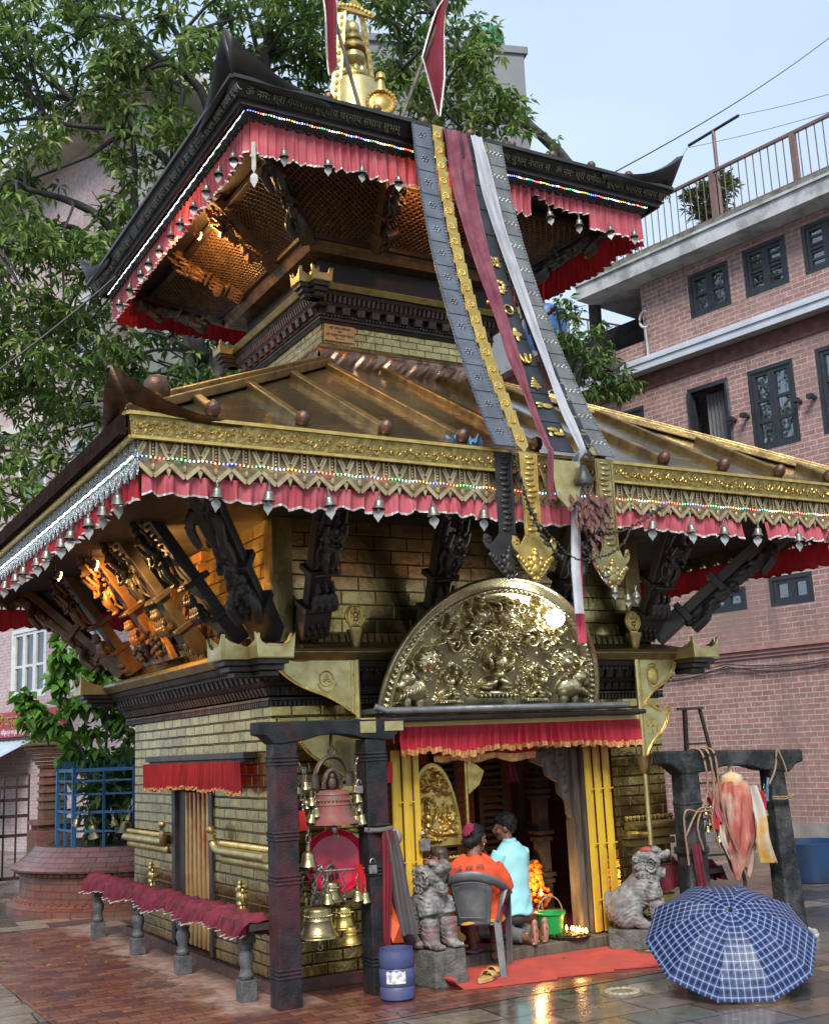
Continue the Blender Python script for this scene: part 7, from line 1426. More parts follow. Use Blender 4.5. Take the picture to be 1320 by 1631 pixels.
for i, (x, y) in enumerate(((2.60, -3.22), (2.74, -3.14))):
    t = thing('trainer', ('grey white trainer left behind the umbrella on the paving', 'second grey trainer farther behind the umbrella')[i], 'shoe', (x, y, 0), R_(-70)); SH = mk('grey_shoe', (.4, .4, .4), (.2, .2, .2), .7, 0, 20); b = MB(); b.prism([(.04*math.sin(a), .13*math.cos(a)) for a in np.linspace(0, 6.283, 20)[:-1]], (0, 0, .015), (1, 0, 0), (0, 1, 0), .03); b.build('sole', WHITEP, t, local=True, bevel=.005); b = MB(); b.ball((0, .03, .035), (.038, .09, .04), 12, 8); b.ball((0, -.06, .05), (.036, .06, .05), 12, 8); fuse(b.build('upper', SH, t, local=True), .01)
# bucket, lamps, offerings
t = thing('bucket', 'bright green plastic bucket with a wire handle inside the doorway', 'bucket', (.70, -1.93, .1)); c = (.70, -1.93, .1); b = MB(); b.lathe([(0, .004), (.095, .004), (.13, .2), (.142, .205), (.142, .22), (.125, .22), (.09, .02), (0, .02)], 26, c); b.build('bucket_body', mk('green_plastic', (.015, .34, .07), (.012, .28, .06), .35, bd=0), t, smooth=40)
b = MB(); b.tube([(c[0]+.137*math.cos(a), c[1], c[2]+.21+.15*math.sin(a)) for a in np.linspace(0, math.pi, 15)], .006, 6); b.build('handle', LEAFM, t)
FLAME = emis('flame', (1, .55, .12), 9)
def flame(b, p, s): b.lathe([(0, -.2*s), (.28*s, .05*s), (.3*s, .3*s), (.15*s, .7*s), (0, 1.1*s)], 8, p)
t = thing('lamp_tray', 'flat tray crowded with small burning butter lamps on the sill', 'lamp tray', (.80, -2.06, .1)); b = MB(); b.lathe([(0, .006), (.19, .006), (.2, .025), (.19, .025), (0, .012)], 26, (.80, -2.06, .1)); b.build('tray', BLACKM, t, smooth=40); b = MB(); fl = MB(); rr = random.Random(1)
for i in range(34):
    a = i*2.4; r = .18*math.sqrt(i/34); p = V(.80+r*math.cos(a), -2.06+r*math.sin(a), .118); b.lathe([(.008, 0), (.022, .025), (.018, .025), (.0, .012)], 8, p)
    if p.x > .84: flame(fl, p+V(0, 0, .03), .036*rr.uniform(.7, 1.2))
b.build('lamp_cups', BRASS, t, smooth=50); fl.build('flames', FLAME, t, smooth=60)
for i, (x, y, z, lb) in enumerate(((.66, -1.5, .30, 'standing oil lamp with a steady flame beside the orange garland heap'), (.93, -1.48, .28, 'standing oil lamp burning in front of the orange garland heap'))):
    t = thing('oil_lamp', lb, 'oil lamp', (x, y, .1)); b = MB(); b.lathe([(.05, .1), (.05, .11), (.012, .13), (.012, z+.08), (.04, z+.1), (.05, z+.12), (.0, z+.11)], 12, (x, y, 0)); b.build('lamp_stand', BRASS, t, smooth=40); b = MB(); flame(b, (x, y, z+.13), .05); b.build('flame', FLAME, t, smooth=60)
b = MB(); b.box(.55, -1.60, .1, 1.12, -1.2, .27); b.build('altar_block', brickmat('altar_brick', (.12, .04, .03), (.1, .03, .02), (.04, .02, .02), .2, .07, .006), TP)
rr = random.Random(2); b = MB()
for i in range(150): h = rr.random(); a = rr.uniform(0, 6.28); r = .15*(1-h)**.7+.03; b.ball((.98+r*math.cos(a)*rr.random(), -1.33+r*math.sin(a)*.6, .29+.42*h), rr.uniform(.018, .032), 6, 4)
tag(b.build('marigold_heap', mk('marigold', (.62, .17, .01), (.45, .07, .01), .8, 0, 25)), 'tall heap of orange marigold garlands glowing in the lamplight', 'garland')
b = MB(); b.add([(1.0, -2.0, .12), (1.05, -1.98, .12), (1.06, -1.92, .36), (1.03, -1.95, .40)], [(0, 1, 2, 3)]); tag(b.build('orange_cloth', weave('orange_cloth', (.6, .17, .02)), solid=.01), 'scrap of orange cloth standing behind the tray of butter lamps', 'cloth')
ribbon('small maroon bag hanging from the lintel inside the doorway', [(.52, -1.7, 1.78), (.50, -1.7, 1.65), (.54, -1.7, 1.50)], .11, MAROON, 1, name='cloth_bag', cat='bag')
def plight(name, loc, e, col, r=.04, kind='POINT'):
    d = bpy.data.lights.new(name, kind); d.energy = e; d.color = col; d.shadow_soft_size = r; o = bpy.data.objects.new(name, d); COL.objects.link(o); o.location = loc; return o
plight('butter_lamp_glow', (.9, -2.06, .24), 1.2, (1, .5, .15)); plight('oil_lamp_glow', (.80, -1.52, .52), 12, (1, .5, .15))
# flood lamps
def flood(label, loc, d, e, col, size=.09, em=40, off=.05, cone=0):
    t = thing('flood_lamp', label, 'lamp', loc); d = Vector(d).normalized(); x, y, _ = frame(d); p = Vector(loc); b = MB(); b.beam(p-d*.06, p-d*.004, size*.78, size*.72); b.build('housing', BLACKM, t, bevel=.006); b = MB(); b.lathe([(0, .012), (size*.3, .010), (size*.5, .002), (size*.5, -.004)], 24, p, d); b.build('lens', emis('lamp_lens_%d' % len(ROOT), col, em), t)
    b = MB(); b.tube([p-d*.05, p-d*.05+V(0, 0, .12)], .008, 5); b.build('bracket', BLACKM, t); lo_ = plight('flood_light', p+d*off, e, col, size*.5, 'SPOT' if cone else 'POINT')
    if cone: lo_.data.spot_size = R_(cone); lo_.data.spot_blend = .6; lo_.rotation_euler = (-d).to_track_quat('Z', 'Y').to_euler()
flood('glaring white flood lamp in front of the tympanum', (.345, -2.80, 2.93), (-.5, -.75, .1), 11, (.93, .97, 1), .16, 120, .24)
flood('warm flood lamp tucked under the side lower eave behind the struts', (-3.35, .0, 3.60), (1, .08, -.25), 115, (1, .50, .13), .09, 25, cone=125); flood('second warm flood lamp under the side lower eave near the corner strut', (-3.25, -.98, 3.55), (1, -.05, -.2), 165, (1, .52, .14), .09, 25, cone=120)
flood('warm flood lamp tucked under the side upper eave', (-2.10, -.45, 7.12), (1, .2, -.10), 40, (1, .55, .18), .08, 25)
flood('reddish warm lamp behind the banners under the upper eave above the doorway', (-.40, -2.1, 7.27), (.3, .8, -.1), 7, (1, .45, .15), .06, 20); flood('warm lamp under the far side upper eave', (2.05, .55, 7.2), (-.7, -.5, -.1), 10, (1, .5, .15), .06, 20)
# ================================================================ open umbrella
t = thing('umbrella', 'open blue and white plaid umbrella lying on the wet paving', 'umbrella', (.30, -4.62, 0))
m, tt, p = nodes('plaid_cloth'); uv = coords(tt, 'uv'); sx = N(tt, 'ShaderNodeSeparateXYZ'); L(tt, uv, sx.inputs[0])
def lines(src, per, w):
    a = N(tt, 'ShaderNodeMath', operation='MULTIPLY'); a.inputs[1].default_value = 1/per; L(tt, src, a.inputs[0]); f = N(tt, 'ShaderNodeMath', operation='FRACT'); L(tt, a.outputs[0], f.inputs[0]); c = N(tt, 'ShaderNodeMath', operation='LESS_THAN'); c.inputs[1].default_value = w; L(tt, f.outputs[0], c.inputs[0]); return c.outputs[0]
def addm(a, b, op='ADD', k=None):
    q = N(tt, 'ShaderNodeMath', operation=op); L(tt, a, q.inputs[0])
    if k is not None: q.inputs[1].default_value = k
    else: L(tt, b, q.inputs[1])
    return q.outputs[0]
w_ = addm(addm(lines(sx.outputs[0], .05, .15), lines(sx.outputs[1], .05, .15)), None, 'MULTIPLY', .48); d_ = addm(addm(lines(addm(sx.outputs[0], None, 'ADD', .0325), .05, .42), lines(addm(sx.outputs[1], None, 'ADD', .0325), .05, .42)), None, 'MULTIPLY', .5)
cc = mixc(tt, d_, (.03, .066, .19), (.009, .014, .05)); cc = mixc(tt, w_, cc, (.38, .43, .55)); L(tt, cc, p.inputs['Base Color']); p.inputs['Roughness'].default_value = .38; p.inputs['Specular IOR Level'].default_value = .35; bump(tt, p, noise_n(tt, coords(tt), 9, 4), .02, .5)
tl = N(tt, 'ShaderNodeBsdfTranslucent'); L(tt, cc, tl.inputs[0]); ms = N(tt, 'ShaderNodeMixShader', i0=.2); L(tt, p.outputs[0], ms.inputs[1]); L(tt, tl.outputs[0], ms.inputs[2]); L(tt, ms.outputs[0], tt.nodes['Material Output'].inputs[0])
ax = V(-.40, -.56, 1.05).normalized(); ux = ax.cross(V(0, 0, 1)).normalized(); uy = ux.cross(ax).normalized()     # canopy axis, sideways, down-slope
if uy.z > 0: uy = -uy
RU, HU, NP = .625, .27, 10; low = V(.31, -4.75, .012); Cn = low-uy*RU
me_v, me_f, me_uv = [], [], []
def canopy(r, a): k = r/RU; return Cn+ax*(HU*(1-k**2.1))+(ux*math.sin(a)+uy*math.cos(a))*r
for k in range(NP):
    a0 = (k-.5)*2*math.pi/NP; a1 = a0+2*math.pi/NP; nr_, nl = 14, 8; b0 = len(me_v); half = math.tan(math.pi/NP)
    for i in range(nr_+1):
        for j in range(nl+1):
            r = RU*i/nr_; s = j/nl; p0, p1 = canopy(r, a0), canopy(r, a1); q = p0.lerp(p1, s); sag = .035*(r/RU)*math.sin(s*math.pi)*.5; q = q-ax*sag*.5; me_v.append(q); me_uv.append(((s-.5)*2*r*half, r))
    w = nl+1
    for i in range(nr_):
        for j in range(nl): me_f.append((b0+i*w+j, b0+i*w+j+1, b0+(i+1)*w+j+1, b0+(i+1)*w+j))
b = MB(); b.add(me_v, me_f); o = b.build('canopy', m, t, smooth=30); uvl = o.data.uv_layers[0]; vi = np.zeros(len(o.data.loops), dtype=np.int32); o.data.loops.foreach_get('vertex_index', vi); uvl.data.foreach_set('uv', np.array(me_uv)[vi].ravel())
b = MB(); b.lathe([(.014, -.01), (.016, .02), (.006, .03), (.005, .05), (0, .052)], 10, Cn+ax*HU, ax); b.build('ferrule', BLACKM, t, smooth=50)
b = MB(); b.tube([Cn+ax*(HU-.01), Cn-ax*.30], .007, 8); b.build('shaft', STEEL, t); b = MB(); P = [Cn-ax*.30, Cn-ax*.42]; b.tube(P, .014, 8); b.build('handle', BLACKM, t)
b = MB()
for k in range(NP):
    a = (k+.5)*2*math.pi/NP; b.tube([canopy(RU*i/8, a)-ax*.008 for i in range(9)], .0035, 4); b.tube([Cn-ax*.02, canopy(RU*.5, a)-ax*.008], .003, 4); b.ball(canopy(RU*1.004, a), .007, 6, 4)
b.build('ribs', STEEL, t)
b = MB(); b.lathe([(0, .006), (.15, .006), (.16, .0), (.16, -.01)], 26, (-.06, -3.85, .008))
mh = b.build('lotus_cover', mk('worn_cover_stone', (.24, .20, .13), (.10, .09, .07), .4, 0, 14, 60, .004), smooth=40); tag(mh, 'round carved stone cover set in the paving in front of the mat', 'cover')
b = MB()
for k in range(16): a = k*.3927; b.ball((-.06+.11*math.cos(a), -3.85+.11*math.sin(a), .016), (.03, .03, .012), 7, 4)
b.build('petal_ring', mk('pale_petal', (.42, .36, .25), (.2, .17, .12), .5, 0, 14), mh, smooth=60)
# ================================================================ planter, fence, shrubs at left
PB = brickmat('planter_red_brick', (.22, .060, .035), (.17, .05, .032), (.10, .035, .025), .26, .09, .008, .5, 0, .008, stain=(.09, .075, .045), ss=1.2, rl=(.25, .6))
PC = V(-1.0, 5.2, 0); t = thing('brick_planter', 'round red brick planter with a sloping wet tiled rim', 'planter', PC)
def cyl_uv(o):
    uvl = o.data.uv_layers[0]; n = len(o.data.loops); vi = np.zeros(n, dtype=np.int32); o.data.loops.foreach_get('vertex_index', vi); co = np.zeros(len(o.data.vertices)*3); o.data.vertices.foreach_get('co', co); co = co.reshape(-1, 3)
    a = np.arctan2(co[:, 1], co[:, 0]); r = np.hypot(co[:, 0], co[:, 1]); u = a*1.65; w = co[:, 2]+(1.7-r)*.9; uvl.data.foreach_set('uv', np.stack([u[vi], w[vi]], 1).ravel())
b = MB(); b.lathe([(1.78, 0), (1.78, .07), (1.70, .10), (1.66, .14), (1.62, .16), (1.62, .44), (1.66, .46), (1.66, .50), (1.70, .51)], 72, PC); o = b.build('planter_wall', PB, t, smooth=40); cyl_uv(o)
b = MB(); b.lathe([(1.74, .515), (1.75, .54), (1.73, .55), (1.60, .63), (1.48, .74), (1.42, .80), (1.30, .80), (1.28, .74)], 72, PC); o = b.build('tiled_rim', brickmat('wet_rim_tiles', (.20, .075, .06), (.15, .06, .05), (.05, .025, .02), .32, .12, .006, .25, 0, .006, rl=(.12, .4)), t, smooth=30); cyl_uv(o)
b = MB()
for k in range(90): a = k*2*math.pi/90; b.box(-.02, -.02, 0, .02, .02, .03) if False else b.ball(PC+V(1.665*math.cos(a), 1.665*math.sin(a), .485), (.03, .03, .02), 5, 3); b.ball(PC+V(1.665*math.cos(a), 1.665*math.sin(a), .135), (.035, .035, .02), 5, 3)
b.build('moulded_course', PB, t)
b = MB(); b.lathe([(0, .79), (1.30, .76)], 40, PC); so = b.build('soil', mk('littered_soil', (.07, .06, .025), (.035, .03, .02), .95, 0, 16, 60, .02), t)
BLUEP = mk('blue_paint', (.02, .16, .36), (.03, .11, .22), .5, 0, 10, 60, .002); t = thing('blue_fence', 'blue painted iron railing round the shrubs in the planter', 'fence', PC+V(0, 0, .78)); b = MB(); rr_ = 1.16; m2 = MB()
pa = [R_(a) for a in range(0, 360, 45)]; Q = [PC+V(rr_*math.cos(a+.4), rr_*math.sin(a+.4), 0) for a in pa]
for q, q2 in zip(Q, Q[1:]+Q[:1]):
    b.box(q.x-.025, q.y-.025, .76, q.x+.025, q.y+.025, 1.80); mid = q.lerp(q2, .5); b.box(mid.x-.015, mid.y-.015, .78, mid.x+.015, mid.y+.015, 1.75)
    for z, w in ((.98, .03), (1.22, .035), (1.45, .025), (1.62, .025), (1.76, .045)): m2.beam(q+V(0, 0, z), q2+V(0, 0, z), .02, w)
    n = 9
    for i in range(n): c = q.lerp(q2, (i+.5)/n); m2.beam(c+V(0, 0, 1.76), c+V(.0, 0, 1.88), .012, .012)
b.build('railing_posts', BLUEP, t); m2.build('rails', BLUEP, t)
shr = MB(); rr = random.Random(9); cl = []
for i in range(26): a = rr.uniform(0, 6.28); r = .85*math.sqrt(rr.random()); cl.append((PC.x+r*math.cos(a), PC.y+r*math.sin(a), rr.uniform(1.0, 2.35), rr.uniform(.2, .32)))
t = thing('shrub', 'dense dark shrub filling the railed planter', 'shrub', PC+V(0, 0, .78)); b = MB()
for c in cl: b.tube([PC+V(rr.uniform(-.3, .3), rr.uniform(-.3, .3), .78), c[:3]], [.02, .008], 5)
b.build('stem', BARK, t); leaf_obj('foliage', cl, 420, .18, .45, LEAF_B, t, 21)
cl = [(-2.1, 5.5, 3.6, .12), (-2.11, 5.5, 3.42, .13), (-2.1, 5.52, 3.24, .13), (-2.09, 5.55, 3.06, .13), (-2.1, 5.55, 2.9, .12), (-2.5, 5.8, 2.85, .13), (-2.42, 5.78, 2.7, .14), (-2.48, 5.8, 2.55, .12), (-2.3, 5.7, 2.6, .12), (-2.35, 5.75, 2.4, .12), (-2.15, 5.6, 2.45, .13), (-2.0, 5.6, 2.3, .12), (-1.85, 5.4, 3.35, .16), (-1.6, 5.2, 3.3, .18), (-1.75, 5.3, 3.05, .18), (-1.45, 5.2, 3.05, .2), (-1.3, 5.2, 3.3, .18), (-1.9, 5.5, 2.7, .16), (-1.65, 5.4, 2.75, .2), (-1.4, 5.3, 2.8, .2), (-1.95, 5.5, 2.05, .14), (-1.85, 5.5, 1.85, .14), (-1.7, 5.45, 2.3, .16), (-1.6, 5.4, 2.0, .16), (-1.3, 5.4, 2.5, .2)]
t = thing('vine_shrub', 'bright green large leaved climber reaching out above the planter', 'shrub', (-1.6, 5.3, .78)); b = MB(); st = V(-1.6, 5.3, .78)
for pts in ([st, (-1.75, 5.4, 1.8), (-2.0, 5.5, 2.6), (-2.1, 5.5, 3.65)], [st, (-1.8, 5.4, 2.0), (-2.2, 5.65, 2.4), (-2.5, 5.8, 2.9)], [st, (-1.5, 5.3, 2.2), (-1.5, 5.25, 3.3)]): P = catm(pts, 6); b.tube(P, [lerp(.03, .01, i/(len(P)-1)) for i in range(len(P))], 6)
b.build('stem', BARK, t, smooth=60); leaf_obj('foliage', cl, 1500, .19, .74, LEAF_C, t, 22, droop=.75, whorl=2)
rr = random.Random(12)
for i, (x, y, z, s) in enumerate(((-2.02, 4.62, 1.15, 1.6), (-1.95, 4.55, 1.05, 2.6), (-1.7, 4.3, 1.1, 1.7), (-1.45, 4.15, 1.08, 3.0), (-1.25, 4.1, 1.4, 3.3), (-1.1, 4.08, 1.15, 1.6), (-1.35, 4.1, 1.12, 1.5), (-.85, 4.05, 1.15, 2.4), (-.7, 4.05, 1.2, 1.5))):
    o = copy_tree(sb); o.location = (x, y, z+.1*s); o.scale = (s,)*3; o.rotation_euler = (rr.uniform(-.5, .5), rr.uniform(-.5, .5), 0); o['label'] = 'weathered brass bell tied to the blue planter railing'; o['group'] = 'bells on the blue railing'
t = thing('gate_pillar', 'mossy red terracotta gate pillar with a stepped cap behind the planter', 'pillar', (-1.80, 7.25, 0)); b = MB(); c = (-1.80, 7.25); z = 0
b.frus(.30, 0, .30, .9, c); b.frus(.25, .9, .25, .98, c); b.frus(.30, .98, .28, 1.05, c); b.frus(.175, 1.05, .16, 1.85, c)
for k, (h, z0) in enumerate(((.19, 1.2), (.195, 1.32), (.19, 1.44), (.195, 1.56), (.19, 1.68))): b.frus(h, z0, h-.01, z0+.045, c)
for k in range(6): b.frus(.18+.035*k, 1.80+.055*k, .195+.035*k, 1.845+.055*k, c)
b.frus(.39, 2.13, .40, 2.17, c); b.build('pillar_body', mk('mossy_terracotta', (.20, .07, .045), (.11, .05, .035), .8, 0, 7, 30, .01, c3=(.09, .085, .04), s3=2.), t, bevel=.008)
cl = [(-1.8+rr.uniform(-.3, .3), 7.25+rr.uniform(-.3, .3), 2.22, .12) for _ in range(10)]; leaf_obj('moss_tuft', cl, 700, .09, .3, LEAF_C, t, 5, droop=-.4)
t = thing('iron_gate', 'dark red iron gate standing open by the mossy pillar', 'gate', (-2.6, 8.6, 0)); b = MB()
for k in range(9): x = -3.4+.19*k; b.box(x-.014, 8.55, .1, x+.014, 8.58, 1.72)
for z in (.1, .75, 1.05, 1.3, 1.5, 1.70): b.box(-3.45, 8.545, z, -1.9, 8.585, z+.05)
b.box(-3.45, 8.555, .15, -2.35, 8.575, .78); b.build('gate_bars', mk('dark_red_iron', (.05, .018, .016), (.03, .014, .013), .5, .2, 8), t); b = MB(); b.box(-2.42, 8.4, 0, -2.34, 8.5, 1.5); b.build('gate_leaf', mk('maroon_gate', (.06, .02, .018), None, .5), t)
# ladder and tub at right
t = thing('step_ladder', 'rusty iron step ladder leaning by the brick house behind the wooden frame', 'ladder', (4.85, .55, 0)); b = MB()
b.beam((4.70, .55, 0), (4.70, .42, 2.2), .05, .04); b.beam((5.35, .30, 0), (4.92, .38, 2.2), .04, .03); b.beam((4.60, .44, 2.2), (4.95, .36, 2.2), .06, .03)
for z in (.35, .8, 1.25, 1.75): q = z/2.2; b.beam((4.70, .55-.13*q, z), (5.35-.43*q, .30+.08*q, z), .035, .025)
b.build('ladder_frame', IRON, t)
b = MB(); b.lathe([(0, .01), (.42, .01), (.46, .1), (.47, .40), (.49, .48), (.46, .48), (.44, .1), (0, .06)], 28, (5.95, -.25, 0)); tag(b.build('plastic_tub', mk('blue_tub_plastic', (.02, .075, .20), (.03, .05, .09), .35, 0, 3, bd=0), smooth=40), 'big blue plastic tub on the wet ground by the brick house', 'tub')
# ================================================================ plastic chair
CP = mk('grey_chair_plastic', (.10, .105, .11), (.17, .165, .155), .42, 0, 7, 60, .002, .1, lo=.45, hi=.7)
CHX, CHY, CRZ = -.40, -2.42, R_(-40)
t = thing('plastic_chair', 'scuffed grey plastic armchair seen from behind at the doorway', 'chair', (CHX, CHY, 0), CRZ); b = MB()
b.grid(lambda u, v: (lerp(-.22, .22, u)*lerp(.92, 1.05, v), lerp(-.20, .22, v), .405-.02*math.sin(u*math.pi)*math.sin(v*math.pi)), 10, 10); b.build('seat', CP, t, local=True, smooth=180, solid=.016)
b = MB(); b.grid(lambda u, v: ((u-.5)*2*lerp(.135, .185, v**1.3), -.215-.075*v-.04*math.cos((u-.5)*2.6)+.03, lerp(.40, .765, v)+.03*v*math.cos((u-.5)*2.4)), 16, 16); o = b.build('backrest', CP, t, local=True, smooth=180, solid=.012)
b = MB(); b.tube([((q-.5)*2*lerp(.105, .150, w), -.262-.07*w, lerp(.47, .735, w)) for q, w in ((0, 0), (0, 1), (.25, 1.06), (.5, 1.08), (.75, 1.06), (1, 1), (1, 0), (0, 0))], .006, 5); b.build('back_moulding', CP, o, local=True)
b = MB(); P = catm([(-.245, .20, .60), (-.275, .02, .635), (-.275, -.14, .67), (-.21, -.26, .745), (-.1, -.315, .79), (0, -.325, .802), (.1, -.315, .79), (.21, -.26, .745), (.275, -.14, .67), (.275, .02, .635), (.245, .20, .60)], 5); b.tube(P, [.030+.012*math.sin(math.pi*i/(len(P)-1)) for i in range(len(P))], 10, flat=.42, up=(0, 1, .3)); b.build('arm_rail', CP, t, local=True, smooth=60)
for sx in (-1, 1):
    for (x0, y0, z0), (x1, y1) in (((.19, -.20, .44), (.235, -.30)), ((.245, .20, .60), (.225, .25))):
        b = MB(); p0, p1 = V(sx*x0, y0, z0), V(sx*x1, y1, 0); b.beam(p0, p1, .052, .014, (0, 1, 0)); b.beam(p0+V(sx*.022, .016 if y0 < 0 else -.016, 0), p1+V(sx*.022, .016 if y0 < 0 else -.016, 0), .014, .045, (0, 1, 0)); b.build('leg', CP, t, local=True, bevel=.003)
    b = MB(); b.tube(catm([(sx*.27, -.15, .69), (sx*.235, -.20, .58), (sx*.20, -.21, .44)], 5), [.03]*11, 8, flat=.5); b.build('back_upright', CP, t, local=True, smooth=60)
# ================================================================ people
SKIN = mk('brown_skin', (.19, .085, .05), (.15, .065, .04), .5, 0, 14, 120, .001, .06); SOLE = mk('pale_sole_skin', (.42, .22, .16), (.32, .16, .11), .6, 0, 14, 120, .001)
HAIR = mk('black_hair', (.006, .0055, .0055), (.014, .012, .012), .5, 0, 60, 240, .006, .08, stretch=(1, 1, .2), spec=.3); EYEW = mk('eye_white', (.6, .58, .55), None, .3, bd=0)
def head_mass(b, c, yaw, s=1.0, pitch=0):
    Rm = Matrix.Rotation(yaw, 3, 'Z') @ Matrix.Rotation(pitch, 3, 'X'); P = lambda x, y, z: Vector(c)+Rm @ V(x*s, y*s, z*s); B = lambda p, r: b.ball(P(*p), tuple(q*s for q in r), 14, 10, Rm)
    B((0, -.012, .02), (.076, .094, .092)); B((0, .03, -.035), (.058, .062, .07)); B((0, .06, -.075), (.035, .03, .03)); B((0, .098, -.012), (.014, .022, .022)); B((0, .086, .012), (.010, .015, .03)); B((0, .088, -.047), (.026, .014, .012))
    for q in (-1, 1): B((q*.030, .078, .028), (.022, .016, .010)); B((q*.074, -.005, -.008), (.012, .022, .032)); B((q*.042, .06, -.025), (.028, .025, .025))
    return Rm, P
def eyes(t, P, Rm, s=1.0, local=True):
    b = MB()
    for q in (-1, 1): b.ball(P(q*.030, .082, .012), (.013*s, .009*s, .008*s), 8, 6, Rm)
    b.build('eyes', EYEW, t, local=True); b = MB()
    for q in (-1, 1): b.ball(P(q*.030, .089, .012), (.006*s, .004*s, .006*s), 7, 5, Rm); b.beam(P(q*.015, .09, .034), P(q*.05, .078, .034), .004*s, .008*s)
    b.build('pupils', HAIR, t, local=True)
def hand(b, p, d, up, s=1.0, sidesign=1):
    "palm with four bent fingers and a thumb leaving its side"
    p = Vector(p); x, y, d = frame(d, up); R3 = Matrix((x, y, d)).transposed(); b.ball(p+d*.045*s, (.038*s, .014*s, .05*s), 10, 7, R3)
    for k in range(4):
        o = (-.028+.0185*k)*s; l = (.066, .076, .072, .056)[k]*s; a = p+x*o+d*.085*s; b.tube([a, a+d*l*.45-y*.004*s, a+d*l*.8-y*.016*s, a+d*l-y*.030*s], [.0088*s, .0082*s, .0075*s, .0062*s], 8)
    q = p+x*sidesign*.034*s+d*.02*s; b.tube([q, q+x*sidesign*.022*s+d*.028*s-y*.006*s, q+x*sidesign*.026*s+d*.055*s-y*.014*s], [.011*s, .0095*s, .0075*s], 8)
# kneeling man (faces +y locally)
MX, MY, MZ = .30, -1.92, .1; t = thing('person', 'barefoot kneeling man in a turquoise polo shirt and grey trousers facing the shrine', 'person', (MX, MY, MZ), R_(18))
b = MB(); Rm, P = head_mass(b, (.0, .045, 1.00), R_(38), 1.0, R_(-8)); b.tube([(0, -.01, .80), (0, .01, .87), (0, .03, .94)], [.062, .052, .05], 10)
b.tube([(0, -.03, .30), (0, -.035, .45), (0, -.03, .62), (0, -.02, .76), (0, -.01, .83)], [.145, .135, .155, .16, .09], 16, flat=.68)
for q in (-1, 1):
    b.tube([(q*.10, -.02, .30), (q*.11, .12, .2), (q*.11, .26, .09)], [.09, .08, .062], 12); b.tube([(q*.11, .26, .075), (q*.10, .05, .075), (q*.08, -.16, .065), (q*.075, -.25, .06)], [.058, .062, .045, .034], 12)
    b.tube([(q*.075, -.24, .06), (q*.075, -.285, .13), (q*.075, -.275, .19)], [.034, .035, .028], 10); b.tube([(q*.075, -.262, .04), (q*.075, -.285, .015)], [.036, .022], 10)
    b.tube([(q*.165, -.015, .775), (q*.215, .04, .62), (q*.205, .10, .52)], [.056, .046, .040], 10); b.tube([(q*.205, .10, .52), (q*.14, .22, .60), (q*.05, .29, .66)], [.040, .034, .025], 10); hand(b, (q*.045, .295, .665), (-q*.12, .35, .9), (q, 0, 0), 1.0, q)
fuse(b.build('body', SKIN, t, local=True), .0085, 2); eyes(t, P, Rm)
b = MB()
for q in (-1, 1):
    b = MB(); b.ball((q*.075, -.298, .10), (.036, .016, .098), 12, 9); b.ball((q*.075, -.292, .195), (.03, .022, .03), 10, 7)
    for k in range(5): b.ball((q*(.05+.013*k), -.285, .018), (.0085, .018, .013), 7, 5)
    fuse(b.build('bare_sole', SOLE, t, local=True), .008, 2)
TURQ = mk('turquoise_cotton', (.36, .74, .75), (.30, .67, .69), .85, 0, 6, 200, .0015, .05); GREYT = mk('grey_trousers', (.16, .155, .155), (.10, .10, .10), .85, 0, 9, 160, .002, .05)
b = MB()
def shirt(u, v):
    a = u*6.283+.10*v*math.sin(v*11); rx = np.interp(v, [0, .06, .2, .4, .7, 1], [.075, .13, .195, .182, .172, .182]); ry = np.interp(v, [0, .06, .2, .4, .7, 1], [.07, .09, .122, .125, .118, .135]); w = 1+.028*math.sin(a*7+v*9+2*math.sin(v*7))*v+.024*math.sin(a*3+v*25+1.5*math.sin(a*2))*(.3+v)
    return (rx*w*math.cos(a), -.03+ry*w*math.sin(a)+.02*(1-v), np.interp(v, [0, .06, .2, 1], [.875, .835, .76, .25])+.012*math.sin(a*5)*v)
b.grid(shirt, 48, 30, wrap=True); b.build('shirt', TURQ, t, local=True, smooth=180, solid=.006)
b = MB()
for q in (-1, 1): b = MB(); b.tube([(q*.15, -.015, .79), (q*.198, .02, .68), (q*.222, .05, .585)], [.078, .072, .064], 14); fuse(b.build('sleeve', TURQ, t, local=True), .012, 3)
b = MB(); b.lathe([(.062, .845), (.066, .875), (.060, .905), (.055, .90)], 18, (0, -.005, .0)); b.build('collar', TURQ, t, local=True, smooth=60)
b = MB(); b.ball((0, -.03, .28), (.17, .13, .13), 14, 9)
for q in (-1, 1): b.tube([(q*.10, -.02, .29), (q*.115, .13, .2), (q*.115, .28, .09)], [.105, .095, .078], 12); b.tube([(q*.115, .28, .085), (q*.105, .05, .085), (q*.085, -.17, .072)], [.078, .08, .062], 12)
fuse(b.build('trousers', GREYT, t, local=True), .012, 3)
b = MB()
for p, r in (((0, -.005, .088), (.060, .074, .046)), ((0, -.022, .052), (.084, .098, .075)), ((0, .035, .09), (.065, .055, .035)), ((0, -.06, .0), (.074, .055, .06)), ((-.068, -.03, .03), (.018, .05, .05)), ((.068, -.03, .03), (.018, .05, .05))): b.ball(P(*p), r, 14, 10, Rm)
rr = random.Random(4)
for i in range(60): a = rr.uniform(0, 6.28); e = rr.uniform(.2, 1.5); p = P(.08*math.cos(a)*math.cos(e), -.02+.095*math.sin(a)*math.cos(e), .06+.07*math.sin(e)); b.ball(p, (.012, .012, .014), 6, 4)
fuse(b.build('hair', HAIR, t, local=True), .0085, 1)
b = MB(); rr = random.Random(14)
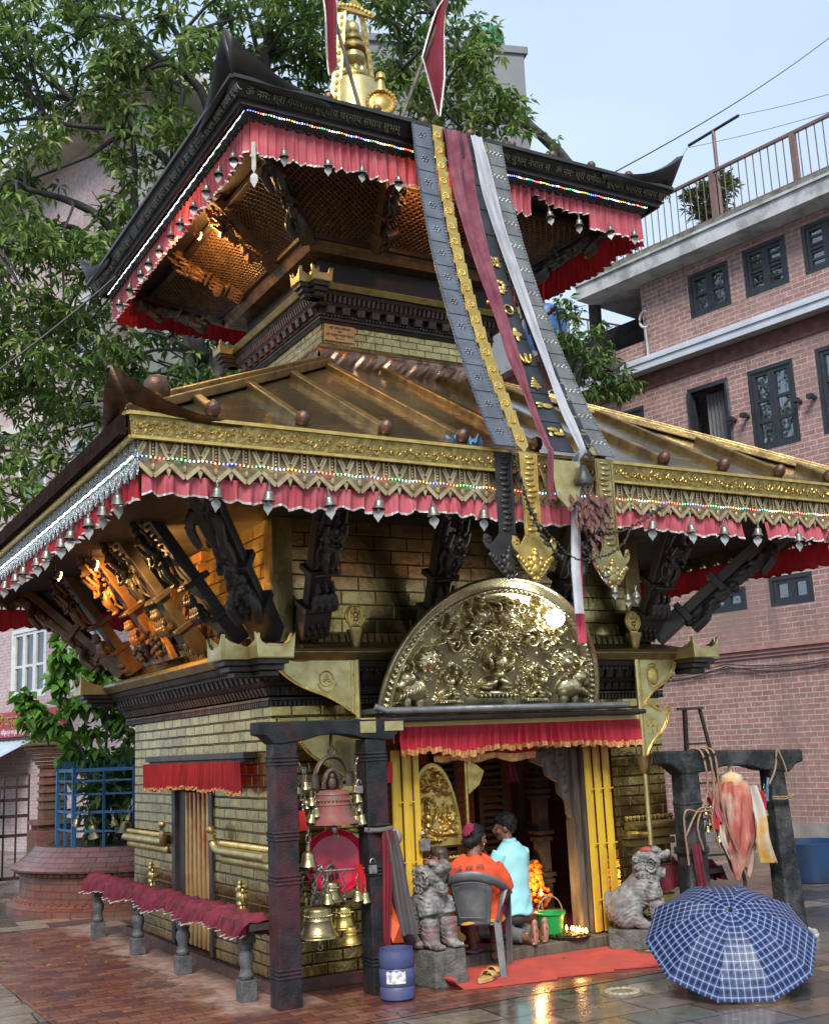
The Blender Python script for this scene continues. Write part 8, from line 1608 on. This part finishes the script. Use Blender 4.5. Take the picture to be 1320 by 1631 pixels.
for i in range(420):
    a = rr.uniform(0, 6.28); e = rr.uniform(-.25, 1.5); n_ = V(math.cos(a)*math.cos(e), math.sin(a)*math.cos(e), math.sin(e))
    if n_.y > .55 and n_.z < .45: continue
    q = V(n_.x*.083, -.022+n_.y*.096, .045+n_.z*.085); d_ = (n_*.6+V(rr.uniform(-.4, .4), .5+rr.uniform(-.3, .3), -.25)).normalized(); b.tube([P(*q), P(*(q+d_*.012)), P(*(q+d_*.022+V(0, .003, -.004)))], [.0022, .0018, .0008], 4)
b.build('hair_strands', HAIR, t, local=True)
# woman in the chair (same heading as the chair)
WRZ = CRZ; t = thing('person', 'seated woman in a bright orange vest with a dark red flower in her hair', 'person', (CHX, CHY, .025), WRZ)
b = MB(); Rm, P = head_mass(b, (.02, .04, 1.045), R_(-28), .98); b.tube([(0, -.06, .86), (.005, -.03, .93), (.015, .01, .99)], [.065, .055, .05], 10)
b.tube([(0, -.05, .45), (0, -.08, .58), (0, -.10, .72), (0, -.085, .82), (0, -.06, .87)], [.165, .155, .165, .15, .08], 16, flat=.72)
for q in (-1, 1):
    b.tube([(q*.10, -.03, .47), (q*.13, .18, .46), (q*.13, .38, .44)], [.095, .085, .065], 12); b.tube([(q*.13, .38, .44), (q*.11, .36, .24), (q*.09, .34, .09)], [.062, .055, .038], 12); b.tube([(q*.09, .31, .05), (q*.09, .40, .035), (q*.09, .48, .028)], [.036, .034, .024], 10)
    for k in range(5): b.ball((q*(.09-.03+.015*k), .50-.006*abs(k-1), .024), (.009, .018, .011), 6, 4)
    b.tube([(q*.175, -.07, .80), (q*.24, -.01, .66), (q*.22, .10, .56)], [.060, .05, .043], 10); b.tube([(q*.22, .10, .56), (q*.15, .24, .56), (q*.06, .32, .58)], [.043, .036, .027], 10); hand(b, (q*.055, .33, .58), (-q*.5, .8, .1), (0, 0, 1), .92, q)
fuse(b.build('body', SKIN, t, local=True), .0085, 2); eyes(t, P, Rm)
ORG = mk('orange_vest_cloth', (.66, .085, .02), (.54, .06, .018), .8, 0, 5, 180, .0015, .05); b = MB()
def vest(u, v):
    a = u*6.283; rx = np.interp(v, [0, .05, .2, .45, .75, 1], [.08, .14, .212, .215, .205, .235]); ry = np.interp(v, [0, .05, .2, .45, .75, 1], [.07, .10, .135, .15, .155, .185]); w = 1+.03*math.sin(a*6+v*12)*v+.018*math.sin(v*38+3*math.sin(a*2))*v
    return (rx*w*math.cos(a), np.interp(v, [0, .2, .6, 1], [-.06, -.085, -.085, -.045])+ry*w*math.sin(a), np.interp(v, [0, .05, .2, 1], [.925, .895, .83, .39])+.012*math.sin(a*4))
b.grid(vest, 56, 46, wrap=True); vs_ = b.build('vest', ORG, t, local=True, smooth=180, solid=.006)
b = MB(); b.grid(lambda u, v: (lambda p: (p[0]*1.012, p[1]*1.012-.002, p[2]+.004))(vest(u, .955+.045*v)), 56, 2, wrap=True); b.build('yellow_hem', mk('yellow_hem_cloth', (.58, .34, .03), (.5, .25, .03), .8), vs_, local=True, smooth=180)
b = MB()
for q in (-1, 1): b = MB(); b.tube([(q*.17, -.07, .825), (q*.235, -.03, .72), (q*.262, .01, .63)], [.08, .078, .070], 14); fuse(b.build('sleeve', ORG, t, local=True), .012, 3)
tm = text_mesh('श्री  राम  नाम', .05, Matrix(((1, 0, 0, CHX), (0, 1, 0, CHY), (0, 0, 1, 0), (0, 0, 0, 1))) @ Matrix.Rotation(WRZ, 4, 'Z') @ plane_M((-.01, -.238, .835), (.97, .0, .12), (-.12, .22, 1)), WOODB, 'back_print', None, .002)
mw = tm.matrix_world.copy(); tm.parent = vs_; tm.matrix_parent_inverse = Matrix.Rotation(-WRZ, 4, 'Z') @ Matrix.Translation((-CHX, -CHY, 0))
b = MB(); b.ball((0, -.02, .47), (.20, .17, .12), 14, 9)
for q in (-1, 1): b.tube([(q*.10, .0, .47), (q*.135, .2, .465), (q*.135, .40, .44), (q*.125, .39, .24), (q*.12, .37, .14)], [.11, .105, .088, .085, .095], 12)
fuse(b.build('skirt', weave('magenta_skirt', (.28, .02, .09), .85, .05), t, local=True), .013, 3)
b = MB()
for p, r in (((0, -.025, .045), (.086, .098, .082)), ((0, -.07, .0), (.08, .06, .075)), ((0, .03, .085), (.066, .055, .035)), ((0, -.115, -.015), (.062, .055, .058)), ((-.07, -.02, .015), (.02, .05, .055)), ((.068, -.04, .015), (.018, .04, .05)), ((-.02, -.10, .075), (.05, .045, .045))): b.ball(P(*p), tuple(q*.98 for q in r), 14, 10, Rm)
fuse(b.build('hair', HAIR, t, local=True), .0085, 2)
b = MB(); rr = random.Random(15)
for i in range(260):
    a = rr.uniform(-1.5, 1.5); s0 = rr.uniform(0, .5); s1 = s0+rr.uniform(.25, .5); pts_ = []
    for k in range(5): e = lerp(s0, s1, k/4)*2.6; pts_.append(P(.088*math.sin(a)*math.sin(e*.6+.6), .075*math.cos(e)-.03, .03+.102*math.sin(min(e+.25, 2.8))*math.cos(a*.75)))
    b.tube(pts_, .0017, 4)
for i in range(70): a = rr.uniform(0, 6.28); e = rr.uniform(-1, 1); q0 = V(.062*math.cos(a), -.115+.055*math.sin(a)*math.cos(e), -.015+.058*math.sin(e)); b.tube([P(*q0), P(*(q0*1.02+V(.012*math.sin(a), 0, .012))), P(*(q0+V(.03*math.sin(a), -.004, .02)))], .0017, 4)
b.build('hair_strands', HAIR, t, local=True)
b = MB(); rr = random.Random(8); fc = P(.02, -.125, .08); fn = (Rm @ V(-.15, -.8, .6)).normalized(); fx, fy, _ = frame(fn)
for k in range(60): a = k*2.4; r = .058*math.sqrt(k/60); b.ball(fc+(fx*math.cos(a)+fy*math.sin(a))*r+fn*(.035-.4*r), (.011, .011, .011), 6, 4)
b.build('hair_flower', mk('crimson_petals', (.28, .008, .05), (.17, .005, .03), .7, 0, 40), t, local=True, smooth=60)
b = MB(); b.ball(P(.082, .0, -.045), .009, 7, 5); b.build('earring', GOLD, t, local=True)
# child on her lap, only the head shows
t = thing('person', 'small child with thin dark hair peeping between the stone lion and the seated woman', 'person', (-.52, -2.02, .1), R_(10)); b = MB(); Rm, P = head_mass(b, (0, 0, .80), R_(20), .86)
b.tube([(0, -.02, .30), (0, -.02, .45), (0, -.01, .60), (0, 0, .66)], [.10, .10, .11, .05], 12, flat=.75); b.tube([(0, 0, .64), (0, 0, .74)], [.04, .036], 9)
for q in (-1, 1): b.tube([(q*.06, 0, .30), (q*.07, .14, .22), (q*.07, .14, .02)], [.06, .05, .035], 9); b.ball((q*.07, .18, .02), (.03, .06, .025), 8, 6); b.tube([(q*.11, -.01, .60), (q*.14, .05, .48), (q*.09, .15, .46)], [.04, .033, .025], 9); hand(b, (q*.085, .16, .46), (-q*.3, .9, 0), (0, 0, 1), .6, q)
fuse(b.build('body', SKIN, t, local=True), .009, 2); eyes(t, P, Rm, .86)
b = MB(); b.tube([(0, -.02, .28), (0, -.02, .45), (0, -.01, .60), (0, 0, .655)], [.118, .115, .125, .07], 14, flat=.78); fuse(b.build('shirt', weave('beige_shirt', (.35, .22, .16)), t, local=True), .012, 3)
b = MB()
for p, r in (((0, -.02, .05), (.082, .096, .076)), ((0, -.06, .0), (.076, .056, .07)), ((0, .03, .085), (.062, .05, .034))): b.ball(P(*p), tuple(q*.86 for q in r), 12, 9, Rm)
fuse(b.build('hair', mk('thin_dark_hair', (.03, .02, .016), (.07, .04, .03), .5, 0, 25), t, local=True), .009, 1)
